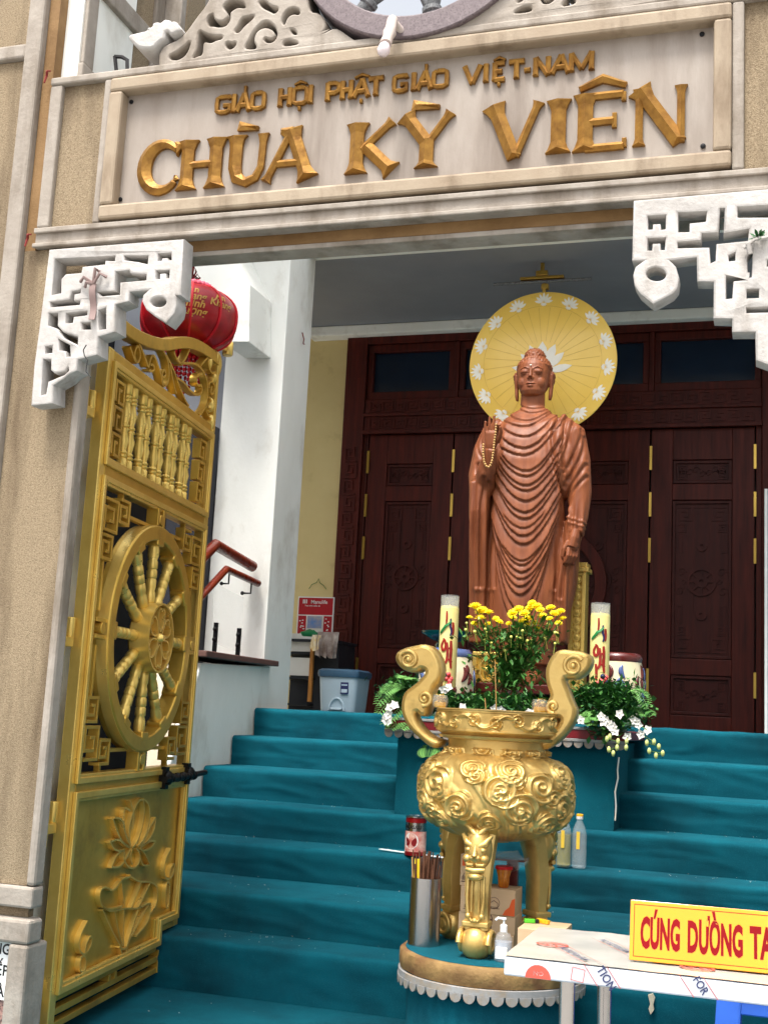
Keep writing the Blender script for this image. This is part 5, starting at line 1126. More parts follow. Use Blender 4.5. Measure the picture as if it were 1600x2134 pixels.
def bloom(c, r, up):
    mb = MB(); up = up.normalized(); e1 = up.orthogonal().normalized(); e2 = up.cross(e1)
    for ring,(k,el,ln) in enumerate(((15,.15,1.0),(13,.5,.92),(9,.95,.75),(5,1.35,.5))):
        for i in range(k):
            a = 2*PI*(i+.5*(ring%2))/k+random.uniform(-.08,.08); d = (e1*math.cos(a)+e2*math.sin(a))*math.cos(el)+up*math.sin(el); leafq(mb, c+d*r*.12, d, up, r*ln, r*.36, .35)
    mb.sph(c+up*r*.2, r*.45, 8, 5); return mb
leaves = MB(); root = Vector((bq.x,6.1,.13))
for (u,v,r) in heads:
    Y = 6.1+random.uniform(-.1,.06); c = onY(u,v,Y); obj('bloom', bloom(c, r*1.22, Vector((random.uniform(-.4,.4),random.uniform(-.9,-.2),1))), 'yellow_flower', bouquet, fix=False)
    mid = root.lerp(c,.55)+Vector((random.uniform(-.02,.02),0,-.0)); pts = [root+rv(.02),mid,c.lerp(mid,.3),c]
    obj('stem', MB().tube(pts,.0032,5), 'stem', bouquet, smooth=80)
    for i in range(26):
        t = random.uniform(.12,.86); P = root.lerp(mid,t/.55) if t<.55 else mid.lerp(c,(t-.55)/.45); leafq(leaves, P+rv(.015), Vector((random.uniform(-1,1),random.uniform(-1,.3),random.uniform(-.5,.8))), Vector((0,0,1)), random.uniform(.03,.065), random.uniform(.014,.026))
buds = MB()
for i in range(34):
    u,v = random.choice([(985,1300),(1000,1310),(1010,1330),(1040,1320),(1075,1320),(1090,1315),(1110,1325),(1145,1310),(1150,1330),(1105,1335),(1055,1345)]); P = onY(u+random.uniform(-16,16),v+random.uniform(-14,16),6.05+random.uniform(-.05,.05)); buds.sph(P,random.uniform(.005,.010),6,4); buds.tube([P,P+Vector((random.uniform(-.01,.01),.02,-.05))],.0018,4)
for i in range(650):
    t = random.random(); P = onY(1060+random.gauss(0,45)*(1.1-.5*t), 1310+t*130, 6.1+random.uniform(-.1,.08)); leafq(leaves, P, Vector((random.uniform(-1,1),random.uniform(-1,.3),random.uniform(-.7,.8))), Vector((0,0,1)), random.uniform(.03,.06), random.uniform(.014,.026))
o = obj('buds', buds, 'yellow_bud', bouquet, smooth=80); o['kind'] = 'stuff'
o = obj('leaves', leaves, 'leaf', bouquet, fix=False); o['kind'] = 'stuff'
# low greenery along the front of the altar: two clumps, ferns, orchids
def blob(name, label, spots, n, mt, seed, extra=None):
    random.seed(seed); c0 = onY(*spots[0][:3]); t = thing(name, Vector((c0.x,c0.y,BZ_+.07)), label, 'foliage'); mb = MB(); ns = MB()
    for (u,v,Y,ru,rv_,rd,k) in spots:
        for i in range(k):
            a = random.gauss(0,.45), random.gauss(0,.45); P = onY(u+a[0]*ru, v+a[1]*rv_, Y+random.uniform(-rd,rd)); leafq(mb if random.random()<.6 else ns, P, Vector((random.uniform(-1,1),random.uniform(-1,.2),random.uniform(-.6,.9))), Vector((0,0,1)), random.uniform(.02,.05), random.uniform(.014,.03))
    o = obj('leaves', mb, mt, t, fix=False); o['kind'] = 'stuff'; o = obj('dark_leaves', ns, 'leaf_dark', t, fix=False); o['kind'] = 'stuff'
    return t
def fern(parent, base, tip, sag, n=16, w_=.07):
    mb = MB(); base = Vector(base); tip = Vector(tip); pts = [base.lerp(tip,i/n)+Vector((0,0,sag*math.sin(PI*(i/n))+(-.5*sag*(i/n)**2))) for i in range(n+1)]
    mb.tube(pts,.0016,4)
    for i in range(1,n):
        d = (pts[i+1]-pts[i-1]).normalized(); s = d.cross(Vector((0,-.5,1))).normalized(); L_ = w_*math.sin(PI*(.12+.85*(1-i/n)))*1.0
        for q in (-1,1):
            dd = (s*q+d*.55).normalized(); leafq(mb, pts[i], dd, Vector((0,-.3,1)), L_, .010, .1)
            for j in (.35,.6,.8): leafq(mb, pts[i]+dd*L_*j, (dd+d*.9).normalized(), Vector((0,-.3,1)), L_*.28*(1.1-j), .006, 0); leafq(mb, pts[i]+dd*L_*j, (dd-d*.9).normalized(), Vector((0,-.3,1)), L_*.28*(1.1-j), .006, 0)
    return obj('fern_frond', mb, 'fern', parent, fix=False)
def orchid(parent, c, r):
    mb = MB(); f = Vector((random.uniform(-.5,.5),-1,random.uniform(-.2,.4))).normalized(); e1 = f.orthogonal().normalized(); e2 = f.cross(e1); a0 = random.uniform(0,6)
    for i in range(5): a = a0+2*PI*i/5; d = e1*math.cos(a)+e2*math.sin(a)+f*.25; leafq(mb, c, d, f, r*(1.0 if i%2 else .85), r*.85, .3)
    mb.sph(c+f*r*.15,(r*.18,r*.18,r*.22),6,4); return obj('orchid_flower', mb, 'orchid', parent, fix=False)
lg = blob('flower_greenery', 'left clump of ferns and white orchids spilling over the altar edge', [(850,1440,5.95,60,26,.12,900),(905,1462,5.9,60,22,.1,500),(975,1470,6.0,90,26,.15,900),(1060,1475,5.95,90,24,.12,900)], 0, 'leaf', 21)
for (u0,v0,u1,v1,sg) in ((850,1440,786,1462,.04),(850,1452,788,1482,.03),(860,1460,800,1508,.02),(862,1470,812,1520,.0),(880,1475,835,1520,.0),(900,1540,890,1578,.0),(855,1440,800,1440,.03),(870,1430,838,1410,.02)): fern(lg, onY(u0,v0,5.9), onY(u1,v1,5.75), sg)
random.seed(5)
for (u,v) in ((813,1474),(808,1490),(812,1502),(822,1470),(804,1500),(925,1437),(935,1433),(965,1475),(1030,1478),(1042,1480),(1102,1486),(1208,1500)): orchid(lg, onY(u,v,5.72), .028)
rg = blob('flower_greenery', 'right clump of round leaves and trailing white orchids over the altar edge', [(1260,1450,5.95,70,30,.12,1300),(1295,1475,5.85,55,40,.12,900),(1205,1470,5.95,50,30,.1,500),(1262,1510,5.8,40,36,.06,500),(1160,1478,6.0,60,22,.1,400)], 0, 'leaf', 22)
for (u0,v0,u1,v1,sg) in ((1225,1480,1232,1512,0),(1228,1480,1250,1500,0),(1318,1470,1358,1492,.0),(1310,1440,1350,1470,.03),(1225,1480,1212,1505,0)): fern(rg, onY(u0,v0,5.82), onY(u1,v1,5.72), sg, w_=.05)
for chain,bchain in (([(1252,1494),(1262,1500),(1268,1510),(1276,1515),(1280,1524),(1258,1505)],[(1270,1535),(1264,1540),(1287,1545),(1285,1558),(1277,1570),(1268,1562)]),([(1322,1502),(1330,1510),(1335,1530),(1350,1522)],[(1347,1548),(1362,1546),(1352,1565),(1372,1556),(1380,1570),(1366,1575)]),([(1307,1535)],[(1304,1558),(1305,1545)]),([(1290,1488)],[])):
    allp = [onY(u,v,5.7) for u,v in chain+bchain]
    for (u,v) in chain: orchid(rg, onY(u,v,5.7), .026)
    for (u,v) in bchain: P = onY(u,v,5.7); obj('orchid_bud', MB().sph(P,(.009,.009,.015),8,6), 'orchid_bud', rg, smooth=80)
    if len(allp)>2: obj('orchid_stem', MB().tube(sorted(allp,key=lambda p:-p.z),.0025,5), 'stem', rg, smooth=80)
# ================================================================== ROUND PEDESTAL AND CENSER
PC = Vector((-.965,4.50,-.82)); PR = .33
pd = thing('round_pedestal', (PC.x,PC.y,FL), 'round teal carpeted pedestal with weathered top edge and scalloped fringe', 'pedestal')
prf = [(PR-.035,FL-PC.z-.01),(PR-.03,-.2),(PR-.025,-.09)]
m = MB(); seg = 72; vs = []
for (r,z) in [(PR-.03,FL-PC.z-.02),(PR-.03,-.28),(PR-.03,-.2),(PR-.028,-.12),(PR-.028,-.07)]:
    for k in range(seg): a = 2*PI*k/seg; rr = r+.006*fnoise(math.cos(a)*3,math.sin(a)*3,z*5); vs.append((PC.x+rr*math.cos(a),PC.y+rr*math.sin(a),PC.z+z))
m.add(vs,[(i*seg+k,i*seg+(k+1)%seg,(i+1)*seg+(k+1)%seg,(i+1)*seg+k) for i in range(4) for k in range(seg)]); obj('carpet_skirt', m, 'carpet', pd, smooth=60)
m = MB(); vs = []
for (r,z) in [(PR-.03,-.068),(PR-.004,-.066),(PR,-.05),(PR+.002,-.03),(PR,-.006),(PR-.008,.0),(PR-.04,.0)]:
    for k in range(seg): a = 2*PI*k/seg; rr = r+.004*fnoise(math.cos(a)*6,math.sin(a)*6,z*20); vs.append((PC.x+rr*math.cos(a),PC.y+rr*math.sin(a),PC.z+z+.003*fnoise(a*3,z,2)))
m.add(vs,[(i*seg+k,i*seg+(k+1)%seg,(i+1)*seg+(k+1)%seg,(i+1)*seg+k) for i in range(6) for k in range(seg)]); obj('stone_rim', m, 'disc_edge', pd, smooth=50)
obj('carpet_top', MB().lathe([(PR-.02,.001),(PR-.022,.004),(.0,.004)],PC,seg,caps=False), 'carpet', pd)
obj('fringe_band', MB().lathe([(PR-.004,-.092),(PR+.004,-.09),(PR+.004,-.07),(PR-.004,-.068)],PC,seg,caps=False), 'trim_grey', pd, smooth=40)
f0 = None; NS = 44
for k in range(NS):
    a = 2*PI*k/NS
    if f0 is None: f0 = obj('scallop', MB().prism([(-.021,.0)]+[(.021*math.cos(PI+t*PI/8),-.004+.024*math.sin(PI+t*PI/8)) for t in range(9)]+[(.021,0)],-.005,.004), 'trim_grey', pd, local=True); o = f0
    else: o = f0.copy(); COL.objects.link(o)
    o.parent = pd; o.location = ((PR+.001)*math.cos(a),(PR+.001)*math.sin(a),PC.z-FL-.0905); o.rotation_euler = (0,0,a+PI/2)
# censer
CC = Vector((-.975,4.52,PC.z)); cs = thing('incense_censer', CC, 'large gold incense censer with scroll handles and cloud relief on three legs', 'censer')
def zc(v, u=1020): return onY(u,v,CC.y).z-CC.z
bw = (onY(1170,1640,CC.y)-onY(868,1640,CC.y)).length/2*.985
zb0, zb1 = zc(1752), zc(1556); zmid = (zb0+zb1)/2; hh = (zb1-zb0)/2
NA, NZ = 420, 150
random.seed(2); ros = []
for row,(zz_,cnt,r) in enumerate(((.92,11,.034),(.62,9,.056),(.22,9,.066),(-.20,9,.064),(-.58,9,.048),(.42,9,.034),(.0,9,.036),(-.40,9,.034))):
    for i in range(cnt): ros.append((2*PI*(i+.5*(row%2)+random.uniform(-.22,.22))/cnt, zz_*hh+random.uniform(-.012,.012), r*random.uniform(.85,1.15), random.choice((-1,1)), random.uniform(0,6)))
tt = np.linspace(-1,1,NZ); aa = np.linspace(0,2*PI,NA,endpoint=False)
rprof = np.where(tt>0, bw*(1-np.abs(tt)**3.6)**.5, bw*(1-np.abs(tt)**2.7)**.5); rprof = np.where(tt>0, np.maximum(rprof, .66*bw*(tt>.6)), np.maximum(rprof,.2*bw))
rprof = np.where(tt<-.8, rprof, rprof)
A_, T_ = np.meshgrid(aa,tt); Rr = np.repeat(rprof[:,None],NA,1); Zt = T_*hh
disp = np.zeros_like(Rr); cover = np.zeros_like(Rr)
for (a0,z0,r,q,ph0) in ros:
    da = (A_-a0+PI)%(2*PI)-PI; X_ = da*np.maximum(Rr,.1); slope = np.sqrt(1+(np.gradient(rprof,tt*hh)**2))[:,None]; Zq = (Zt-z0)*np.minimum(slope,1.8)
    d_ = np.hypot(X_,Zq); ang = np.arctan2(Zq,X_); edge = r*(1+.10*np.cos(ang*3+ph0)); inside = np.clip((edge-d_)/.006,0,1)
    spiral = .5+.5*np.cos(2*PI*d_/(r*.40)-q*ang+ph0); hgt = .006+.010*spiral**.8*np.clip(d_/(r*.12),.0,1)+.006*np.exp(-(d_/(r*.2))**2)
    better = inside*hgt; disp = np.where(better>disp, better, disp)
disp = np.where(disp<.002, .004*np.maximum(0,np.sin(A_*26+T_*11+3*np.sin(A_*5))), disp)
fade = np.clip((1-np.abs(T_))/.05,0,1); Rr = Rr+disp*1.4*fade
P = np.stack([Rr*np.cos(A_),Rr*np.sin(A_),Zt+zmid],-1).reshape(-1,3)
mb = MB(); mb.v = [tuple(p) for p in P]; mb.f = [(i*NA+k,i*NA+(k+1)%NA,(i+1)*NA+(k+1)%NA,(i+1)*NA+k) for i in range(NZ-1) for k in range(NA)]+[tuple(range(NA-1,-1,-1))]
obj('belly', mb, 'gold_censer', cs, local=True, smooth=180, fix=False)
rr_ = (onY(1145,1500,CC.y)-onY(893,1500,CC.y)).length/2
z1, z2, z3, z4 = zc(1562), zc(1540), zc(1525), zc(1484)
obj('neck', MB().lathe([(rr_*.80,z1-.03),(rr_*.78,z1),(rr_*.80,z2-.004),(rr_*.93,z2),(rr_*.95,z2+.01),(rr_*.90,z2+.012),(rr_*.94,z3-.008),(rr_*.99,z3)],seg=64,caps=False), 'gold_censer', cs, local=True, smooth=35)
NA2 = 480; zs_ = np.linspace(z3,z4,36); aa = np.linspace(0,2*PI,NA2,endpoint=False); A_,Zq_ = np.meshgrid(aa,zs_); t_ = (Zq_-z3)/(z4-z3)
R2 = np.full_like(A_, rr_*.985); dp = np.zeros_like(A_); h2 = z4-z3; zc2 = (z3+z4)/2
for i in range(18):
    a0 = 2*PI*i/18; q = 1 if i%2 else -1; X_ = ((A_-a0+PI)%(2*PI)-PI)*rr_; Zc = Zq_-zc2-q*h2*.08; d_ = np.hypot(X_,Zc); ang = np.arctan2(Zc,X_); r = h2*.36
    dp = np.maximum(dp, np.clip((r-d_)/.004,0,1)*(.5+.5*np.cos(2*PI*d_/(r*.5)-q*ang*1+i))*.012)
vine = np.abs(Zq_-zc2-h2*.3*np.sin(A_*9))/ (h2*.10); dp = np.maximum(dp, .010*np.exp(-vine**2))
R2 = R2+dp*np.clip(np.minimum(t_,1-t_)/.1,0,1); R2 += .004*(np.minimum(t_,1-t_)<.07)
P = np.stack([R2*np.cos(A_),R2*np.sin(A_),Zq_],-1).reshape(-1,3); mb = MB(); mb.v = [tuple(p) for p in P]; mb.f = [(i*NA2+k,i*NA2+(k+1)%NA2,(i+1)*NA2+(k+1)%NA2,(i+1)*NA2+k) for i in range(35) for k in range(NA2)]
obj('rim_band', mb, 'gold_censer', cs, local=True, smooth=60, fix=False)
obj('rim_lip', MB().lathe([(rr_*.99,z4-.002),(rr_*1.0,z4+.004),(rr_*.97,z4+.008),(rr_*.88,z4+.007),(rr_*.86,z4-.02),(.0,z4-.03)],seg=64,caps=False), 'gold_censer', cs, local=True, smooth=40)
# scroll handles (traced in the plane of the bowl, thick and rounded)
hz3 = lambda L,Y=CC.y: [xz(820+x/3.81,1320+y/3.81,Y) for x,y in L]
def handle(body_o, vols, nm):
    lp = [(x_-CC.x,z_-CC.z) for x_,z_ in smoothpts(hz3(body_o),2)]
    o = obj(nm, plate([lp],-.048,.048,.016), 'gold_censer', cs, local=True, smooth=60)
    for (cx,cy,r,q,a0,turn) in vols:
        pts = [];  n2 = 40
        for i in range(n2+1):
            t2 = i/n2; a = a0+q*t2*turn*2*PI; r2 = r*(1-t2)**.8+2; pts.append(hz3([(cx+r2*math.cos(a),cy+r2*math.sin(a))])[0])
        for yy in (-.050,.050): 
            obj('volute', MB().tube([(x_-CC.x,yy,z_-CC.z) for x_,z_ in pts],[.0095*(1-.55*i/n2) for i in range(n2+1)],8), 'gold_censer', o, local=True, smooth=80)
        c_ = hz3([(cx,cy)])[0]; obj('volute_eye', MB().sph((c_[0]-CC.x,-.048,c_[1]-CC.z),(.012,.012,.012),10,8), 'gold_censer', o, local=True, smooth=80)
    return o
Lh = [(350,930),(230,840),(130,740),(85,640),(80,560),(100,480),(135,445),(200,400),(262,335),(275,300),(240,285),(225,310),(150,315),(90,290),(45,240),(32,195),(50,150),(110,120),(200,100),(250,88),(310,100),(360,150),(395,230),(405,310),(385,380),(340,430),(330,470),(320,540),(300,600),(285,660),(230,660),(200,620),(195,670),(250,760),(340,830),(440,850)]
handle(Lh, [(145,215,72,1,-2.6,1.75),(272,520,56,-1,1.8,1.5)], 'handle')
Rh = [(1170,945),(1300,880),(1400,780),(1455,680),(1465,600),(1440,560),(1400,450),(1365,370),(1400,360),(1460,370),(1520,340),(1565,290),(1588,220),(1570,175),(1500,145),(1420,140),(1370,130),(1310,140),(1260,190),(1225,260),(1215,330),(1230,420),(1260,500),(1235,530),(1225,580),(1235,650),(1270,680),(1330,670),(1335,700),(1290,760),(1210,830),(1080,880)]
handle(Rh, [(1440,265,80,-1,-.6,1.75),(1282,585,50,1,1.4,1.4)], 'handle')
# legs
def leg(ang, face):
    d = Vector((math.cos(ang),math.sin(ang),0)); s = Vector((-d.y,d.x,0)); r0 = .235
    top = zb0+.075; mb = MB(); secs = [(top,.055,.075,-.065),(top-.06,.05,.06,-.035),(top-.14,.046,.052,-.01),(top-.22,.042,.05,.0),(top-.30,.040,.044,-.005),(.14,.040,.040,-.005),(.10,.044,.042,.0)]
    vs = []
    for (z_,w_,dp_,off) in secs:
        c = d*(r0+off-.03); 
        for (i,j) in ((-1,-.7),(-.7,-1),(.7,-1),(1,-.7),(1,.7),(.7,1),(-.7,1),(-1,.7)): vs.append(c+s*w_*i+d*dp_*.6*(-j)+Vector((0,0,z_)))
    n2 = len(secs); mb.add(vs,[(i*8+k,i*8+(k+1)%8,(i+1)*8+(k+1)%8,(i+1)*8+k) for i in range(n2-1) for k in range(8)]+[tuple(range(8)),tuple(range((n2-1)*8,n2*8))])
    o = obj('leg', mb, 'gold_censer', cs, local=True, smooth=50)
    c = d*(r0-.03); fm = MB().sph(c+Vector((0,0,.055)),(.058,.058,.060),18,12); obj('foot', fm, 'gold_censer', o, local=True, smooth=80)
    for q in (-1,1):
        pts = [c+s*q*.052+d*(.045*(1-i/26)*math.cos(i*.5))+Vector((0,0,.055+.045*(1-i/26)*math.sin(i*.5))) for i in range(24)]; obj('foot_scroll', MB().tube(pts,[.011*(1-.02*i) for i in range(24)],8), 'gold_censer', o, local=True, smooth=80)
    obj('ankle_band', MB().obox(c+Vector((0,0,.118)),(s,d,Vector((0,0,1))),(.047,.034,.010)), 'gold_censer', o, local=True, bevel=.005)
    # shield tongue with two curls on the shin
    tz = top-.235; f = lambda a,b: c+d*.034+s*a+Vector((0,0,tz+b))
    tm = MB(); tm.tube([f(-.028,.06),f(-.03,-.02),f(-.024,-.075)],.006,6).tube([f(.028,.06),f(.03,-.02),f(.024,-.075)],.006,6).tube([f(-.024,-.075),f(-.012,-.092),f(0,-.085),f(.012,-.092),f(.024,-.075)],.006,6).tube([f(-.012,.05),f(-.013,-.06)],.004,6).tube([f(.012,.05),f(.013,-.06)],.004,6)
    tm.sph(f(-.024,-.075),.011,8,6).sph(f(.024,-.075),.011,8,6).sph(f(0,-.09),.010,8,6); obj('shin_tongue', tm, 'gold_censer', o, local=True, smooth=80)
    # beast mask
    fz = top-.085; g_ = lambda a,b,e=.0: d*(r0+.012+e)+s*a+Vector((0,0,fz+b))
    fm = MB().sph(g_(0,-.0,-.025),(.05,.05,.075),16,12)
    for q in (-1,1):
        fm.tube([g_(q*.010,.012,.012),g_(q*.032,.022,.008),g_(q*.052,.05,-.005)],[.011,.013,.006],8); fm.sph(g_(q*.026,-.0,.010),(.013,.013,.010),10,8); fm.sph(g_(q*.03,-.03,.004),(.018,.018,.016),10,8); fm.sph(g_(q*.011,-.026,.022),.0095,8,6)
        fm.tube([g_(q*.004,-.05,.016),g_(q*.026,-.052,.012),g_(q*.042,-.035,.0)],[.008,.008,.004],8); fm.tube([g_(q*.006,.05,.0),g_(q*.03,.075,-.005),g_(q*.055,.085,-.02)],[.012,.010,.006],8)
    fm.tube([g_(0,.035,.008),g_(0,.0,.02),g_(0,-.022,.028)],[.008,.009,.013],8); fm.tube([g_(-.032,-.066,.008),g_(0,-.07,.018),g_(.032,-.066,.008)],[.008,.011,.008],8); fm.sph(g_(0,-.09,.0),(.03,.03,.016),12,8)
    obj('beast_mask', fm, 'gold_censer', o, local=True, smooth=80)
for a in (-PI/2-.03,-PI/2-.03+2*PI/3+.34,-PI/2-.03-2*PI/3-.05): leg(a, True)
# tealight jars on the rim, incense in the bowl
for (u,v,lab) in ((916,1478,'small glass jar of gold foil on the censer rim by the left scroll'),(1124,1489,'small glass jar of gold foil on the censer rim by the right scroll')):
    b = onY(u,v,CC.y-.05); b.z = CC.z+z4+.006; t = thing('glass_jar', b, lab, 'jar', 'foil jars on the censer rim')
    b2 = MB(); random.seed(u)
    for i in range(60): leafq(b2, Vector((random.uniform(-.014,.014),random.uniform(-.014,.014),random.uniform(.024,.046))), rv(), Vector((0,0,1)), .014, .01, .4)
    obj('gold_foil', b2, 'gold_ink', t, local=True, fix=False); obj('wax', MB().lathe([(.021,.003),(.023,.01),(.023,.022),(0,.023)],seg=16,caps=False), 'lighter_yellow', t, local=True, smooth=60)
    obj('glass', MB().lathe([(.022,0),(.028,.006),(.031,.02),(.031,.034),(.026,.048),(.0245,.048),(.029,.034),(.029,.02),(.026,.008),(.0,.003)],seg=24,caps=False), 'glass', t, local=True, smooth=60)
b = onY(1035,1480,CC.y); 
for (u,vt,vb,lab) in ((1033,1378,1482,'single tall incense stick standing in the censer bowl'),(1012,1455,1482,'short burnt incense stick in the censer bowl')):
    p0 = onY(u+1,vb+12,CC.y+.02); p1 = onY(u-2,vt,CC.y+.02); tag(obj('incense_stick', MB().tube([p0,p1],.0022,6), 'incense_stick', smooth=80), lab, 'incense stick')
# ================================================================== THINGS ON AND AROUND THE PEDESTAL
def label_tf(mb, origin, xax, up=Vector((0,0,1))):
    """x,z lettering onto a face: x along xax, z along up, front towards normal"""
    xax = Vector(xax).normalized(); n2 = xax.cross(up); mb.v = [tuple(Vector(origin)+xax*v[0]+up*v[2]+n2*(-v[1])) for v in mb.v]; return mb
# steel incense-stick holder
zt_ = PC.z+.004
b = onZ(882,1968,zt_); ih = thing('incense_holder', b, 'tall brushed steel cylinder full of brown incense sticks on the pedestal', 'holder')
r = .058; H3 = onY(886,1828,b.y).z-b.z
obj('cylinder', MB().lathe([(r,0),(r,H3),(r-.003,H3+.001),(r-.004,H3),(r-.004,.01),(0,.01)],seg=40,caps=False), 'steel', ih, local=True, smooth=40)
random.seed(9)
bun = thing('incense_bundle', b+Vector((0,0,.01)), 'bundle of brown incense sticks standing in the steel cylinder', 'incense')
for i in range(46):
    a = random.uniform(0,2*PI); q = (r-.012)*math.sqrt(random.random()); p0 = Vector((q*.7*math.cos(a),q*.7*math.sin(a),.0)); p1 = Vector((q*1.15*math.cos(a)+random.uniform(-.008,.008)+.006,q*1.15*math.sin(a),H3+random.uniform(.03,.085)))
    obj('stick', MB().tube([p0,p1],.0026,5), 'incense', bun, local=True)
ys = thing('yellow_packet', b+Vector((-.03,-.02,H3-.06)), 'yellow incense packet sticking out of the steel cylinder', 'packet'); obj('paper', MB().box(-.011,.011,-.002,.002,0,.125), 'incense_yellow', ys, local=True)
obj('stick', MB().tube([(-.012,0,.0),(-.022,0,.13)],.0025,5), 'incense_stick', ys, local=True)
# biscuit tin on the step
b = onZ(858,1786,-.64); b.y += .05; b.z = -.635; cn = thing('biscuit_tin', b, 'red tall tin with printed pattern standing on the carpeted step', 'tin')
r = .049; H4 = onY(861,1700,b.y).z-b.z
def band(mt, z0, z1, nm, dr=0, seg=32): return obj(nm, MB().lathe([(r+dr,z0*H4),(r+dr,z1*H4)],seg=seg,caps=False), mt, cn, local=True, smooth=60)
obj('core', MB().lathe([(r-.003,0),(r-.003,H4),(0,H4-.004)],seg=32,caps=False), 'steel', cn, local=True, smooth=60)
band('can_red',.0,.10,'red_band'); band('can_print',.10,.62,'picture_band'); band('steel',.62,.84,'silver_band'); band('can_red',.84,.965,'red_band')
obj('lid_rim', MB().lathe([(r,.965*H4),(r+.002,.975*H4),(r+.002,H4),(r-.002,H4+.001),(r-.003,.985*H4),(0,.985*H4)],seg=32,caps=False), 'steel', cn, local=True, smooth=40)
def wrap(mb, r_, z0, a0):
    vs = []
    for (x_,y_,z_) in mb.v: a = a0+x_/r_; vs.append(((r_-y_*.2)*math.cos(a),(r_-y_*.2)*math.sin(a),z0+z_))
    mb.v = vs; return mb
obj('lettering', wrap(text('MALASARI',.024,.0004,.0004,.9,'CENTER'),r+.0008,.68*H4,-PI/2-.2), 'ink_black', cn, local=True, fix=False)
for q in (-1,1):
    mb = MB().prism(smoothpts([(q*.002,.03),(q*.012,.045),(q*.026,.055),(q*.030,.035),(q*.022,.012),(q*.008,.018)],1),-.0005,.0005); obj('emblem', wrap(mb,r+.001,.16*H4,-PI/2-.2), 'can_red', cn, local=True, fix=False)
mb = MB().prism([(.036*math.cos(t*PI/12),.045+.036*math.sin(t*PI/12)) for t in range(24)],-.0005,.0003); obj('emblem_disc', wrap(mb,r+.0005,.12*H4,-PI/2-.2), 'paper_white', cn, local=True, fix=False)
# white ruler lying on the step behind the tin
a = onZ(792,1770,-.632); b2 = onZ(925,1788,-.632); d = (b2-a).normalized(); s = Vector((-d.y,d.x,0)); m = MB().add([a+s*.012,a-s*.012,b2-s*.012,b2+s*.012]+[p+Vector((0,0,.003)) for p in (a+s*.012,a-s*.012,b2-s*.012,b2+s*.012)],[(3,2,1,0),(4,5,6,7),(0,1,5,4),(1,2,6,5),(2,3,7,6),(3,0,4,7)])
tag(obj('white_strip', m, 'paper_white'), 'thin white plastic strip lying on the step behind the tin', 'strip')
# bottles
for (u,v,mt,lab,oil,hv) in ((1170,1811,'oil','clear bottle of yellow cooking oil with yellow cap on the step',1,1692),(1202,1813,'clear_plastic','empty clear water bottle with yellow cap on the step',0,1696)):
    b = onZ(u,v,-.64); b.y += .04; b.z = -.636; t = thing('bottle', b, lab, 'bottle'); H5 = onY(u+3,hv,b.y).z-b.z; r = .034
    pr = [(r*.8,0),(r,.01*1),(r*.96,.06*H5),(r,.12*H5),(r*.97,.18*H5),(r,.24*H5),(r*.98,.4*H5),(r*.98,.62*H5),(r*.75,.76*H5),(r*.42,.86*H5),(r*.38,.93*H5)]
    obj('shell', MB().lathe(pr,seg=24).xf(Matrix.Identity(4)), 'clear_plastic', t, local=True, smooth=60)
    if oil: obj('oil', MB().lathe([(r*.74,.004),(r*.93,.013),(r*.90,.06*H5),(r*.93,.12*H5),(r*.92,.4*H5),(r*.92,.6*H5),(0,.6*H5)],seg=24), 'oil', t, local=True, smooth=60)
    obj('cap', MB().lathe([(r*.44,.90*H5),(r*.46,.91*H5),(r*.46,.955*H5)],seg=16), 'cap_white', t, local=True, smooth=40); obj('cap_top', MB().lathe([(r*.46,.956*H5),(r*.46,.995*H5),(r*.36,H5)],seg=16), 'cap_yellow', t, local=True, smooth=40)
    obj('label', MB().box(-.0075,.0075,-r-.003,-r-.001,.36*H5,.68*H5), 'label_yellow', t, local=True)
